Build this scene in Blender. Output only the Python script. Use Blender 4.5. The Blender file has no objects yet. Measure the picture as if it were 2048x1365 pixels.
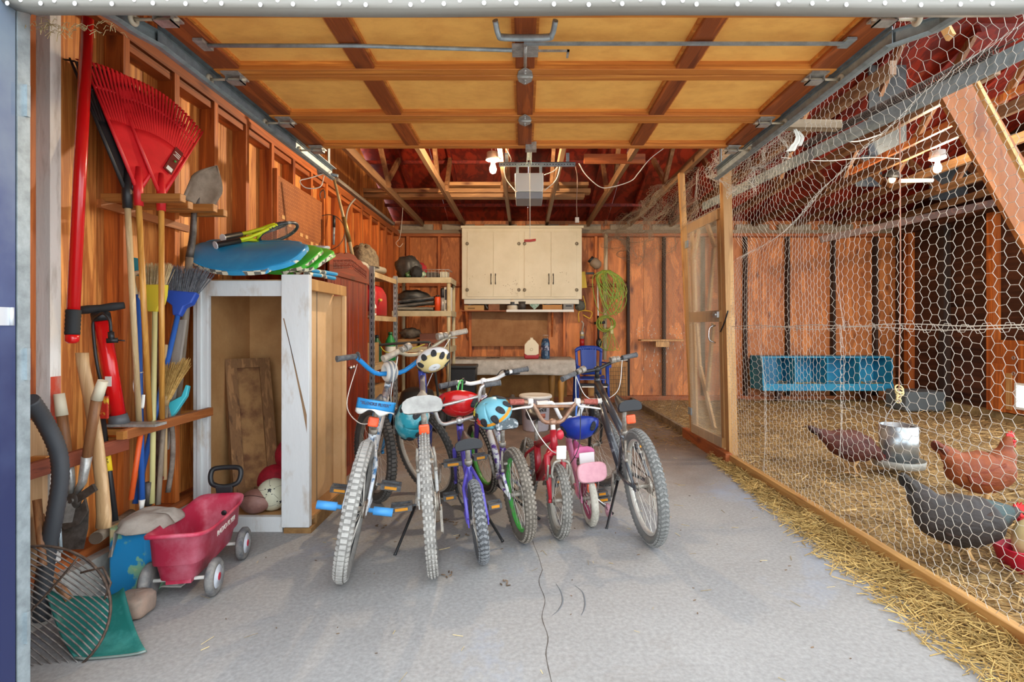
import bpy, math, random
from mathutils import Vector as V, Matrix, noise
SC = bpy.context.scene
# ------------------------------------------------------------ camera, sky, exposure
F, CX, CY, HC = 1050.0, 1048.0, 655.0, 1.15        # focal length and principal point in pixels of the 2048x1365 frame, eye height
cam_d = bpy.data.cameras.new('camera'); cam = bpy.data.objects.new('camera', cam_d); SC.collection.objects.link(cam)
cam_d.sensor_width = 36.0; cam_d.lens = 36.0 * F / 2048.0
cam_d.shift_x = -(CX - 1024.0) / 2048.0; cam_d.shift_y = (CY - 682.5) / 2048.0
cam_d.clip_start = 0.02
cam.location = (0, 0, HC); cam.rotation_euler = (math.pi / 2, 0, 0)
SC.camera = cam
w = bpy.data.worlds.new('sky'); SC.world = w; w.use_nodes = True
bgn = w.node_tree.nodes['Background']; bgn.inputs[0].default_value = (0.86, 0.93, 1.0, 1); bgn.inputs[1].default_value = 2.4
SC.view_settings.view_transform = 'Standard'; SC.view_settings.look = 'None'
SC.view_settings.gamma = 1.0; SC.view_settings.use_curve_mapping = False
SC.view_settings.exposure = 0.8
BULB = 1600.0            # emission of the two bare bulbs
# ------------------------------------------------------------ helpers
rnd = random.Random(7)
PI = math.pi
def R(a): return math.radians(a)
def P(px, py, d): return V(((px - CX) * d / F, d, HC - (py - CY) * d / F))
def PX(px, py, x): return P(px, py, x * F / (px - CX))
def PZ(px, py, z): return P(px, py, (HC - z) * F / (py - CY))
ORG = {}
def hexc(h):
    h = h.lstrip('#'); c = [int(h[i:i + 2], 16) / 255 for i in (0, 2, 4)]
    return tuple((x / 12.92 if x <= .04045 else ((x + .055) / 1.055) ** 2.4) for x in c) + (1,)
def frame(o, z, x=None):
    z = V(z).normalized(); x = V(x) if x is not None else (V((0, 0, 1)) if abs(z.z) < .9 else V((1, 0, 0)))
    x = (x - z * x.dot(z)).normalized(); y = z.cross(x)
    return Matrix(((x.x, y.x, z.x, o[0]), (x.y, y.y, z.y, o[1]), (x.z, y.z, z.z, o[2]), (0, 0, 0, 1)))
def T(x, y, z): return Matrix.Translation((x, y, z))
def RX(a): return Matrix.Rotation(R(a), 4, 'X')
def RY(a): return Matrix.Rotation(R(a), 4, 'Y')
def RZ(a): return Matrix.Rotation(R(a), 4, 'Z')
def smooth_path(pts, n=6):
    pts = [V(p) for p in pts]; out = []
    for i in range(len(pts) - 1):
        p0 = pts[i - 1] if i else pts[0] * 2 - pts[1]; p1, p2 = pts[i], pts[i + 1]
        p3 = pts[i + 2] if i + 2 < len(pts) else p2 * 2 - p1
        for k in range(n):
            t = k / n
            out.append(.5 * ((2 * p1) + (p2 - p0) * t + (2 * p0 - 5 * p1 + 4 * p2 - p3) * t * t + (3 * p1 - p0 - 3 * p2 + p3) * t ** 3))
    out.append(pts[-1]); return out
class MB:
    def __init__(s): s.v = []; s.f = []; s.s = []; s.org = None
    def add(s, vs, fs, sm=False, M=None):
        b = len(s.v)
        s.v += [tuple(M @ V(p)) for p in vs] if M is not None else [tuple(p) for p in vs]
        s.f += [tuple(b + i for i in f) for f in fs]; s.s += [sm] * len(fs); return s
    def box(s, lo, hi, M=None):
        a, b = lo, hi
        vs = [(x, y, z) for z in (a[2], b[2]) for y in (a[1], b[1]) for x in (a[0], b[0])]
        return s.add(vs, [(0, 2, 3, 1), (4, 5, 7, 6), (0, 1, 5, 4), (2, 6, 7, 3), (0, 4, 6, 2), (1, 3, 7, 5)], False, M)
    def cbox(s, c, sz, M=None):
        return s.box([c[i] - sz[i] / 2 for i in range(3)], [c[i] + sz[i] / 2 for i in range(3)], M)
    def beam(s, p0, p1, wd, ht, up=(0, 0, 1), taper=1):
        p0, p1 = V(p0), V(p1); z = p1 - p0; L = z.length
        M = frame(p0, z, up)      # local x = up
        a, b = ht / 2, wd / 2
        vs = [(-a, -b, 0), (a, -b, 0), (a, b, 0), (-a, b, 0), (-a * taper, -b * taper, L), (a * taper, -b * taper, L), (a * taper, b * taper, L), (-a * taper, b * taper, L)]
        return s.add(vs, [(3, 2, 1, 0), (4, 5, 6, 7), (0, 1, 5, 4), (1, 2, 6, 5), (2, 3, 7, 6), (3, 0, 4, 7)], False, M)
    def loft(s, rings, caps=True, sm=True, closed=False):
        n = len(rings[0]); b = len(s.v)
        for r in rings: s.v += [tuple(p) for p in r]
        m = len(rings)
        for i in range(m if closed else m - 1):
            j = (i + 1) % m
            for k in range(n):
                s.f.append((b + i * n + k, b + i * n + (k + 1) % n, b + j * n + (k + 1) % n, b + j * n + k)); s.s.append(sm)
        if caps and not closed:
            s.f.append(tuple(b + k for k in reversed(range(n)))); s.s.append(False)
            s.f.append(tuple(b + (m - 1) * n + k for k in range(n))); s.s.append(False)
        return s
    def tube(s, pts, r, n=8, closed=False, flat=1.0, caps=True):
        pts = [V(p) for p in pts]; m = len(pts); rs = r if isinstance(r, (list, tuple)) else [r] * m
        rings = []; prev = None
        for i, p in enumerate(pts):
            if closed: t = pts[(i + 1) % m] - pts[i - 1]
            else: t = pts[min(i + 1, m - 1)] - pts[max(i - 1, 0)]
            t = t.normalized() if t.length > 1e-9 else V((0, 0, 1))
            if prev is None:
                u = V((0, 0, 1)) if abs(t.z) < .9 else V((1, 0, 0))
            else: u = prev
            u = (u - t * u.dot(t))
            u = u.normalized() if u.length > 1e-6 else t.orthogonal().normalized()
            prev = u; w_ = t.cross(u)
            rings.append([p + (u * math.cos(2 * PI * k / n) * flat + w_ * math.sin(2 * PI * k / n)) * rs[i] for k in range(n)])
        return s.loft(rings, caps, True, closed)
    def lathe(s, prof, M=None, n=20, caps=True):
        rings = []
        for r, z in prof:
            ring = [V((r * math.cos(2 * PI * k / n), r * math.sin(2 * PI * k / n), z)) for k in range(n)]
            rings.append([M @ p for p in ring] if M is not None else ring)
        return s.loft(rings, caps)
    def torus(s, Rr, r, M=None, nR=36, nr=10, fx=1.0):
        rings = []
        for i in range(nR):
            a = 2 * PI * i / nR; c, sn = math.cos(a), math.sin(a); ring = []
            for k in range(nr):
                b = 2 * PI * k / nr; q = Rr + r * math.cos(b)
                p = V((q * c, q * sn, r * fx * math.sin(b))); ring.append(M @ p if M is not None else p)
            rings.append(ring)
        return s.loft(rings, False, True, True)
    def ball(s, c, r, M=None, nu=16, nv=10, a0=-90, a1=90):
        r = r if isinstance(r, (tuple, list)) else (r, r, r); rings = []
        for i in range(nv + 1):
            t = R(a0 + (a1 - a0) * i / nv); ct = max(math.cos(t), 1e-3)
            ring = [V((c[0] + r[0] * ct * math.cos(2 * PI * k / nu), c[1] + r[1] * ct * math.sin(2 * PI * k / nu), c[2] + r[2] * math.sin(t))) for k in range(nu)]
            rings.append([M @ p for p in ring] if M is not None else ring)
        return s.loft(rings, True)
    def prism(s, poly, th, M=None, sm=False):
        n = len(poly); vs = [(p[0], p[1], 0) for p in poly] + [(p[0], p[1], th) for p in poly]
        fs = [tuple(reversed(range(n))), tuple(range(n, 2 * n))] + [(i, (i + 1) % n, n + (i + 1) % n, n + i) for i in range(n)]
        return s.add(vs, fs, sm, M)
    def grid(s, fn, nu, nv, th=0.0, sm=True):
        b = len(s.v); pts = [[V(fn(i / nu, j / nv)) for j in range(nv + 1)] for i in range(nu + 1)]
        for row in pts: s.v += [tuple(p) for p in row]
        def idx(i, j): return b + i * (nv + 1) + j
        for i in range(nu):
            for j in range(nv): s.f.append((idx(i, j), idx(i + 1, j), idx(i + 1, j + 1), idx(i, j + 1))); s.s.append(sm)
        if th:
            b2 = len(s.v)
            for i in range(nu + 1):
                for j in range(nv + 1):
                    du = pts[min(i + 1, nu)][j] - pts[max(i - 1, 0)][j]; dv = pts[i][min(j + 1, nv)] - pts[i][max(j - 1, 0)]
                    nn = du.cross(dv); nn = nn.normalized() if nn.length > 1e-12 else V((0, 0, 1))
                    s.v.append(tuple(pts[i][j] - nn * th))
            def id2(i, j): return b2 + i * (nv + 1) + j
            for i in range(nu):
                for j in range(nv): s.f.append((id2(i, j), id2(i, j + 1), id2(i + 1, j + 1), id2(i + 1, j))); s.s.append(sm)
            for i in range(nu):
                s.f.append((idx(i, 0), id2(i, 0), id2(i + 1, 0), idx(i + 1, 0))); s.f.append((idx(i, nv), idx(i + 1, nv), id2(i + 1, nv), id2(i, nv))); s.s += [False] * 2
            for j in range(nv):
                s.f.append((idx(0, j), idx(0, j + 1), id2(0, j + 1), id2(0, j))); s.f.append((idx(nu, j), id2(nu, j), id2(nu, j + 1), idx(nu, j + 1))); s.s += [False] * 2
        return s
    def xf(s, M): s.v = [tuple(M @ V(p)) for p in s.v]; return s
    def build(s, name, m, parent=None, bevel=0, label=None, kind=None, solid=0):
        if parent is not None: org = ORG.get(parent.name, V((0, 0, 0)))
        else:
            xs = [p[0] for p in s.v]; ys = [p[1] for p in s.v]; zs = [p[2] for p in s.v]
            org = V(((min(xs) + max(xs)) / 2, (min(ys) + max(ys)) / 2, min(zs)))
        me = bpy.data.meshes.new(name)
        me.from_pydata([(p[0] - org.x, p[1] - org.y, p[2] - org.z) for p in s.v], [], s.f)
        me.polygons.foreach_set('use_smooth', s.s)
        me.materials.append(m); me.update()
        o = bpy.data.objects.new(name, me); SC.collection.objects.link(o)
        if parent is not None: o.parent = parent
        else: o.location = org
        ORG[o.name] = org
        if bevel:
            md = o.modifiers.new('soft', 'BEVEL'); md.width = bevel; md.segments = 2; md.limit_method = 'ANGLE'; md.angle_limit = R(40)
        if label: o['label'] = label
        if kind: o['kind'] = kind
        return o
def bx(lo, hi): return MB().box(lo, hi)
def tag(o, label, cat, group=None, kind=None):
    o['label'] = label; o['category'] = cat
    if group: o['group'] = group
    if kind: o['kind'] = kind
    return o
def thing(name, label, cat, loc=(0, 0, 0), group=None, rot=None, local=False):
    o = bpy.data.objects.new(name, None); SC.collection.objects.link(o); o.empty_display_size = .05
    o.location = loc
    if rot is not None: o.rotation_euler = rot
    ORG[o.name] = V((0, 0, 0)) if (local or rot is not None) else V(loc)
    return tag(o, label, cat, group)
def struct(o): o['kind'] = 'structure'; return o
def txt(name, body, size, M, m, parent, ext=.0006, align='CENTER', bold=0):
    c = bpy.data.curves.new(name, 'FONT'); c.body = body; c.size = size; c.extrude = ext; c.align_x = align; c.align_y = 'CENTER'; c.offset = bold
    c.resolution_u = 3
    t = bpy.data.objects.new(name + '_tmp', c); SC.collection.objects.link(t)
    dg = bpy.context.evaluated_depsgraph_get(); me = bpy.data.meshes.new_from_object(t.evaluated_get(dg))
    bpy.data.objects.remove(t); me.transform(M); org = ORG.get(parent.name, V((0, 0, 0)))
    me.transform(Matrix.Translation(-org)); me.materials.clear(); me.materials.append(m)
    o = bpy.data.objects.new(name, me); SC.collection.objects.link(o); o.parent = parent; ORG[o.name] = org
    return o
# ------------------------------------------------------------ materials
_M = {}
def _new(name):
    m = bpy.data.materials.new(name); m.use_nodes = True; nt = m.node_tree
    return m, nt, nt.nodes['Principled BSDF']
def mat(name, col, rough=.6, metal=0, col2=None, scale=8.0, amt=(.35, .65), stretch=(1, 1, 1), bump=0, bscale=None, emit=0, alpha=None, coat=0, detail=6, isl=0, trans=0):
    if name in _M: return _M[name]
    m, nt, b = _new(name); N = nt.nodes; L = nt.links
    b.inputs['Roughness'].default_value = rough; b.inputs['Metallic'].default_value = metal
    b.inputs['Base Color'].default_value = hexc(col)
    if coat: b.inputs['Coat Weight'].default_value = coat
    if trans: b.inputs['Transmission Weight'].default_value = trans
    if emit:
        b.inputs['Emission Color'].default_value = hexc(col); b.inputs['Emission Strength'].default_value = emit
    if col2 or bump or isl:
        tc = N.new('ShaderNodeTexCoord'); mp = N.new('ShaderNodeMapping'); mp.inputs['Scale'].default_value = stretch
        L.new(tc.outputs['Object'], mp.inputs[0])
        nz = N.new('ShaderNodeTexNoise'); nz.inputs['Scale'].default_value = scale; nz.inputs['Detail'].default_value = detail; nz.inputs['Roughness'].default_value = .65
        L.new(mp.outputs[0], nz.inputs['Vector'])
        if col2:
            rp = N.new('ShaderNodeValToRGB'); rp.color_ramp.elements[0].position = amt[0]; rp.color_ramp.elements[1].position = amt[1]
            rp.color_ramp.elements[0].color = hexc(col); rp.color_ramp.elements[1].color = hexc(col2)
            L.new(nz.outputs[0], rp.inputs[0]); out = rp.outputs[0]
            if isl:
                ge = N.new('ShaderNodeNewGeometry'); mm = N.new('ShaderNodeMath'); mm.operation = 'MULTIPLY_ADD'; mm.inputs[1].default_value = isl; mm.inputs[2].default_value = 1 - isl * .6
                L.new(ge.outputs['Random Per Island'], mm.inputs[0])
                hs = N.new('ShaderNodeHueSaturation'); L.new(out, hs.inputs['Color']); L.new(mm.outputs[0], hs.inputs['Value']); out = hs.outputs[0]
            L.new(out, b.inputs['Base Color'])
        if bump:
            nb = nz
            if bscale:
                nb = N.new('ShaderNodeTexNoise'); nb.inputs['Scale'].default_value = bscale; nb.inputs['Detail'].default_value = 4; L.new(mp.outputs[0], nb.inputs['Vector'])
            bp = N.new('ShaderNodeBump'); bp.inputs['Strength'].default_value = bump; bp.inputs['Distance'].default_value = .01
            L.new(nb.outputs[0], bp.inputs['Height']); L.new(bp.outputs[0], b.inputs['Normal'])
    _M[name] = m; return m
def wood(name, light, dark, ax='z', scale=14.0, stretch=.06, rough=.55, isl=.35, knots=True, bump=.25, knot='5a2410', wave=0.5):
    if name in _M: return _M[name]
    m, nt, b = _new(name); N = nt.nodes; L = nt.links
    b.inputs['Roughness'].default_value = rough
    tc = N.new('ShaderNodeTexCoord'); mp = N.new('ShaderNodeMapping')
    st = [1, 1, 1]; st['xyz'.index(ax)] = stretch; mp.inputs['Scale'].default_value = st
    ge = N.new('ShaderNodeNewGeometry'); sh = N.new('ShaderNodeVectorMath'); sh.operation = 'ADD'
    mu = N.new('ShaderNodeMath'); mu.operation = 'MULTIPLY'; mu.inputs[1].default_value = 37.0
    L.new(ge.outputs['Random Per Island'], mu.inputs[0]); L.new(tc.outputs['Object'], sh.inputs[0]); L.new(mu.outputs[0], sh.inputs[1]); L.new(sh.outputs[0], mp.inputs[0])
    nz = N.new('ShaderNodeTexNoise'); nz.inputs['Scale'].default_value = scale; nz.inputs['Detail'].default_value = 7; nz.inputs['Roughness'].default_value = .62; nz.inputs['Distortion'].default_value = .6
    L.new(mp.outputs[0], nz.inputs['Vector'])
    # growth rings: a sine of the stretched noise
    rg = N.new('ShaderNodeMath'); rg.operation = 'MULTIPLY'; rg.inputs[1].default_value = 34.0; L.new(nz.outputs[0], rg.inputs[0])
    sn = N.new('ShaderNodeMath'); sn.operation = 'SINE'; L.new(rg.outputs[0], sn.inputs[0])
    ma = N.new('ShaderNodeMath'); ma.operation = 'MULTIPLY_ADD'; ma.inputs[1].default_value = .12 * wave; L.new(sn.outputs[0], ma.inputs[0]); L.new(nz.outputs[0], ma.inputs[2])
    rp = N.new('ShaderNodeValToRGB'); rp.color_ramp.elements[0].position = .32; rp.color_ramp.elements[1].position = .66
    rp.color_ramp.elements[0].color = hexc(dark); rp.color_ramp.elements[1].color = hexc(light); L.new(ma.outputs[0], rp.inputs[0]); out = rp.outputs[0]
    if isl:
        mm = N.new('ShaderNodeMath'); mm.operation = 'MULTIPLY_ADD'; mm.inputs[1].default_value = isl; mm.inputs[2].default_value = 1 - isl * .55
        L.new(ge.outputs['Random Per Island'], mm.inputs[0]); hs = N.new('ShaderNodeHueSaturation'); L.new(out, hs.inputs['Color']); L.new(mm.outputs[0], hs.inputs['Value']); out = hs.outputs[0]
    if knots:
        mk = N.new('ShaderNodeMapping'); s2 = [1, 1, 1]; s2['xyz'.index(ax)] = .4; mk.inputs['Scale'].default_value = s2; L.new(sh.outputs[0], mk.inputs[0])
        vo = N.new('ShaderNodeTexVoronoi'); vo.inputs['Scale'].default_value = 5.5; L.new(mk.outputs[0], vo.inputs['Vector'])
        kr = N.new('ShaderNodeMapRange'); kr.inputs[1].default_value = .05; kr.inputs[2].default_value = .20; kr.inputs[3].default_value = .85; kr.inputs[4].default_value = 0; L.new(vo.outputs['Distance'], kr.inputs[0])
        mx = N.new('ShaderNodeMix'); mx.data_type = 'RGBA'; L.new(kr.outputs[0], mx.inputs[0]); L.new(out, mx.inputs[6]); mx.inputs[7].default_value = hexc(knot); out = mx.outputs[2]
    L.new(out, b.inputs['Base Color'])
    if bump:
        bp = N.new('ShaderNodeBump'); bp.inputs['Strength'].default_value = bump; bp.inputs['Distance'].default_value = .006; L.new(nz.outputs[0], bp.inputs['Height']); L.new(bp.outputs[0], b.inputs['Normal'])
    _M[name] = m; return m
# ------------------------------------------------------------ SETTING
XL = -2.0          # left sheathing plane; studs reach XS
XS = -1.905
YB = 8.12          # back sheathing plane
YBS = 8.03         # face of the back studs
XR = 5.75          # right wall of the coop
ZP0, ZP1 = 2.54, 2.68
w_sheath = wood('sheathing_wood', 'f0a656', 'a4541e', 'z', 15, .045, isl=.45, wave=1.0, bump=.4)
w_stud = wood('stud_wood', 'cf7430', '853c14', 'z', 18, .05, isl=.4, bump=.4)
w_plate = wood('plate_wood', 'b9642f', '7a3d1a', 'y', 16, .05, isl=.3)
w_back = wood('back_ply', 'dc8846', '9e5626', 'z', 6, .25, isl=.3, wave=.8)
w_platex = wood('plate_wood_back', 'b4642c', '7f3f18', 'x', 16, .05, isl=.3)
w_red = wood('roof_ply', '962a14', '5c1209', 'y', 4, .3, isl=.3, wave=1.2, knots=True, knot='8a3a1c')
w_truss = wood('truss_wood', '8f6a48', '60432a', 'y', 16, .06, isl=.35, knots=False)
w_web = wood('web_wood', '9c6f49', '6b4426', 'z', 16, .08, isl=.5, knots=False)
w_side = wood('siding_wood', '57321f', '2b140b', 'y', 12, .06, isl=.55, knots=False)
w_pale = wood('pale_timber', 'cfa064', 'a2713a', 'z', 16, .05, isl=.25, knot='8a5526')
w_paley = wood('pale_timber_long', 'c79757', '9b6c35', 'y', 16, .05, isl=.25, knot='8a5526')
m_galv = mat('galvanised', 'a9b5ba', .45, .4, '818c90', 22, (.3, .7))
m_galvd = mat('galvanised_dull', '9faaae', .5, .35, '788483', 18, (.3, .7))
m_black = mat('black_plastic', '1c1d1f', .45)
m_rubber = mat('black_rubber', '242526', .75)
m_steel = mat('steel', 'bab9b4', .35, .4, '8f8d88', 30)
m_chrome = mat('chrome', 'd8d8d6', .16, 1)
m_white = mat('white_paint', 'e3e1d8', .5)
m_rust = mat('rusty_steel', '6e5a4c', .7, .5, '3c312b', 30)
# floor
def floor_mat():
    m, nt, b = _new('concrete'); N = nt.nodes; L = nt.links; b.inputs['Roughness'].default_value = .78
    tc = N.new('ShaderNodeTexCoord')
    def nz(s, d=8, r=.6, dist=0):
        n = N.new('ShaderNodeTexNoise'); n.inputs['Scale'].default_value = s; n.inputs['Detail'].default_value = d; n.inputs['Roughness'].default_value = r; n.inputs['Distortion'].default_value = dist
        L.new(tc.outputs['Object'], n.inputs['Vector']); return n.outputs[0]
    def ramp(f, p0, c0, p1, c1):
        r = N.new('ShaderNodeValToRGB'); r.color_ramp.elements[0].position = p0; r.color_ramp.elements[1].position = p1
        r.color_ramp.elements[0].color = hexc(c0); r.color_ramp.elements[1].color = hexc(c1); L.new(f, r.inputs[0]); return r.outputs[0]
    def mix(f, a, c, mode='MIX'):
        x = N.new('ShaderNodeMix'); x.data_type = 'RGBA'; x.blend_type = mode
        L.new(f, x.inputs[0]) if not isinstance(f, float) else None
        if isinstance(f, float): x.inputs[0].default_value = f
        for i, q in ((6, a), (7, c)):
            if isinstance(q, str): x.inputs[i].default_value = hexc(q)
            else: L.new(q, x.inputs[i])
        return x.outputs[2]
    base = ramp(nz(1.3, 9), .3, '858482', .72, '9b9b99')
    fine = ramp(nz(60, 4), .3, '6e6c6a', .7, 'b2b1af'); base = mix(.35, base, fine)
    blue = ramp(nz(.9, 6, .7, .8), .56, '000000', .74, 'ffffff'); base = mix(blue, base, '909aaa')  # bluish patches: sky light painted into the concrete colour
    st = ramp(nz(2.6, 8, .7, 1.0), .58, '000000', .78, 'aaaaaa'); base = mix(st, base, '756b61')
    # trodden-in dirt of the back half, with a ragged edge of its own
    sp = N.new('ShaderNodeSeparateXYZ'); L.new(tc.outputs['Object'], sp.inputs[0])
    ad = N.new('ShaderNodeMath'); ad.operation = 'MULTIPLY_ADD'; ad.inputs[1].default_value = 2.2; L.new(nz(1.1, 8), ad.inputs[0]); L.new(sp.outputs[1], ad.inputs[2])
    mr = N.new('ShaderNodeMapRange'); mr.inputs[1].default_value = DIRT_Y; mr.inputs[2].default_value = DIRT_Y + 1.1; mr.inputs[4].default_value = .85; L.new(ad.outputs[0], mr.inputs[0])
    dirt = ramp(nz(5, 8), .3, '5d4a3e', .75, '86705f'); base = mix(mr.outputs[0], base, dirt)
    L.new(base, b.inputs['Base Color'])
    bp = N.new('ShaderNodeBump'); bp.inputs['Strength'].default_value = .18; bp.inputs['Distance'].default_value = .008; L.new(nz(35, 6), bp.inputs['Height']); L.new(bp.outputs[0], b.inputs['Normal'])
    return m
# the slab: object origin is its bottom centre, y centre = (Y0+Y1)/2
FY0, FY1 = -.4, 8.25
DIRT_Y = 4.9 - (FY0 + FY1) / 2
fl = struct(bx((XL - .15, FY0, -.2), (1.74, FY1, 0)).build('floor', floor_mat()))
cr = MB()
pts = [(1085, 1140), (1078, 1165), (1090, 1200), (1084, 1235), (1096, 1275), (1092, 1310), (1103, 1365)]
path = smooth_path([PZ(x, y, .0006) for x, y in pts], 4); cr.tube(path, [.0012 + .0012 * rnd.random() for _ in path], 4, flat=.3)
path = smooth_path([PZ(x, y, .0006) for x, y in [(1062, 1060), (1066, 1085), (1076, 1110), (1085, 1140)]], 4); cr.tube(path, .0012, 4, flat=.3)
sk = MB()
for arc in ([(1112, 1168), (1122, 1185), (1125, 1205), (1116, 1222), (1104, 1232)], [(1150, 1172), (1165, 1185), (1170, 1205), (1168, 1220), (1162, 1232)]):
    path = smooth_path([PZ(x, y, .0006) for x, y in arc], 5); sk.tube(path, [.001 + .0025 * math.sin(PI * i / (len(path) - 1)) for i in range(len(path))], 4, flat=.12)
sk.build('skid_mark', mat('skid_grey', '6f7275', .9), fl)
cr.build('crack', mat('crack_dark', '5d5650', .9), fl)
struct(bx((-14, -16, -.3), (16, 1.2, -.21)).build('ground', mat('driveway', 'd3d0c9', .9, 0, 'c2beb6', 3)))
# coop ground
m_litter = mat('straw_litter', '5c4226', .95, 0, 'b8965a', 30, (.36, .66), bump=1.0, bscale=60, detail=8)
def cg(u, v):
    x = 1.74 + u * (XR + .1 - 1.74); y = 1.0 + v * 7.2
    return (x, y, .035 + .03 * noise.noise((x * 2, y * 2, 3)) + .015 * noise.noise((x * 7, y * 7, 1)))
g = MB().grid(cg, 60, 100); g.box((1.75, 1.0, -.2), (XR + .1, 8.2, -.03)); struct(g.build('floor_coop', m_litter))
# left wall: sheathing planks, studs, plates
g = MB(); y = 1.46
def roofz(yy): return 2.76 + (min(yy, 9.6 - yy) - 1.5) * .34
while y < YB - .02:
    wd = rnd.choice((.2, .3, .3, .24)); y2 = min(y + wd, YB)
    vs = [(XL - .02, y, .14), (XL, y, .14), (XL, y2 - .004, .14), (XL - .02, y2 - .004, .14)]
    z1, z2 = roofz(y) , roofz(y2)
    vs += [(XL - .02, y, z1), (XL, y, z1), (XL, y2 - .004, z2), (XL - .02, y2 - .004, z2)]
    g.add(vs, [(3, 2, 1, 0), (4, 5, 6, 7), (0, 1, 5, 4), (1, 2, 6, 5), (2, 3, 7, 6), (3, 0, 4, 7)]); y = y2
g.box((XL - .05, 1.46, .1), (XL - .025, YB, 2.7))
wl = struct(g.build('wall_left', w_sheath))
sy = [2.15 + .367 * k for k in range(1, 17)]
m_whitewash = mat('whitewashed_wood', 'ece8e0', .75, 0, 'b9b0a2', 24, (.5, .75), (1, 1, .15), bump=.3)
for k, yy in enumerate(sy):
    bx((XL + .001, yy - .02, .19), (XS, yy + .02, ZP0)).build('stud', w_stud, wl)
st = bx((XL + .001, 2.11, .19), (XS, 2.16, ZP0)).build('stud', m_whitewash, wl, label='whitewashed stud')
sm_ = MB(); 
for (a, b_, wdt) in ((.95, .78, .046), (.78, .7, .038), (.7, .6, .03)): sm_.box((XS - .001, 2.135 - wdt / 2, b_), (XS + .0015, 2.135 + wdt / 2, a))
sm_.build('paint_smear', mat('red_smear', 'c8452a', .7, 0, 'bd8a78', 14, (.45, .7), (1, 1, .4)), st)
bx((XL + .001, 2.02, .19), (XS - .01, 2.06, ZP0)).build('stud', w_stud, wl)
bx((XL + .001, 1.46, ZP0), (XS, YBS, ZP0 + .038)).build('top_plate', w_plate, wl)
bx((XL + .001, 1.46, ZP0 + .042), (XS - .01, YBS, ZP1 - .06)).build('top_plate', w_plate, wl)
bx((XL + .001, 1.46, .15), (XS + .005, YBS, .188)).build('bottom_plate', w_plate, wl)
# blocking between the studs near the plate
for k in range(0, 14, 1):
    bx((XL + .001, sy[k] + .02, ZP0 - .045), (XS - .015, sy[k] + .347, ZP0 - .005)).build('blocking', w_plate, wl)
m_curb = mat('curb_concrete', '9b968e', .85, 0, 'c3bfb6', 9, (.3, .7), bump=.4, bscale=30)
struct(bx((XL - .12, 1.46, -.05), (XS + .055, YB, .15)).build('curb_left', m_curb))
# loose grey timber lying on the plate, below the roof
g = MB()
for (a, b_, zz) in ((2.1, 2.9, 0), (3.0, 3.75, .0), (3.9, 5.2, 0), (5.3, 7.6, 0)):
    o = MB().box((XS - .06, a, ZP1 - .055), (XS + .03, b_, ZP1 - .02)).build('plank', mat('grey_board', '9a8f80', .8, 0, '6d6256', 18, (.3, .7), (1, .1, 1)))
    tag(o, {2.1: 'grey weathered board lying on the wall plate above the red rake', 3.0: 'pale board on the wall plate above the upper tool rack', 3.9: 'grey board on the wall plate above the pegboard', 5.3: 'long grey board on the wall plate above the metal shelving'}[a], 'board', 'loose boards on the wall plate')
# back wall
g = MB(); xs = [XL]
x = XL
while x < XR:
    x2 = min(x + rnd.choice((.61, .61, .4)), XR); g.box((x + .002, YB, .05), (x2 - .002, YB + .02, 3.0)); x = x2
wb = struct(g.build('wall_back', w_back))
for x in (-1.78, -1.3, -.82, -.34, .14, .62, 1.1, 1.6, 2.15, 2.75, 3.4, 4.05, 4.75, 5.4):
    mt = w_stud if x < 1.3 else mat('dark_stud', '3f2a1e', .8, 0, '241711', 14, (.3, .7), (1, 1, .1))
    bx((x - .02, YBS, .1), (x + .02, YB - .001, ZP0)).build('stud', mt, wb)
for (a, b_) in ((-1.95, -.92), (.9, 1.6)):
    bx((a, YBS + .02, 1.78), (b_, YB - .001, 1.82)).build('blocking', w_platex, wb)
bx((XL, YBS - .01, ZP0), (XR, YB - .001, ZP0 + .045)).build('top_plate', w_platex, wb)
bx((XL, YBS, ZP0 + .05), (XR, YB - .001, ZP1 - .04)).build('top_plate', mat('grey_plate', '9d8b74', .8, 0, '78664f', 10, (.3, .7), (.1, 1, 1)), wb)
bx((XL, YBS - .01, 0), (XR, YB + .02, .1)).build('bottom_plate', w_platex, wb)
x = -1.9
k = 0
while x < 5.4:
    bx((x, YBS + .02, ZP1 - .035), (x + .5, YB - .001, ZP1 + .05)).build('eave_block', mat('eave_block_paint', 'a89a84', .8, 0, '857762', 8), wb); x += .645
bx((XL - .1, YB + .022, 0), (XR + .1, YB + .06, 3.0)).build('gap_light_block', mat('light_block_dark', '2a1a12', .9), wb)  # added unseen sheet, keeps sky light out of the plywood gaps
# low stained kick board at the back right corner of the bay
bx((.98, YBS - .012, .1), (1.58, YBS - .001, .62)).build('kick_board', wood('kick_wood', 'c08a48', '8f5f2c', 'z', 12, .1, isl=.2), wb)
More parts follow.
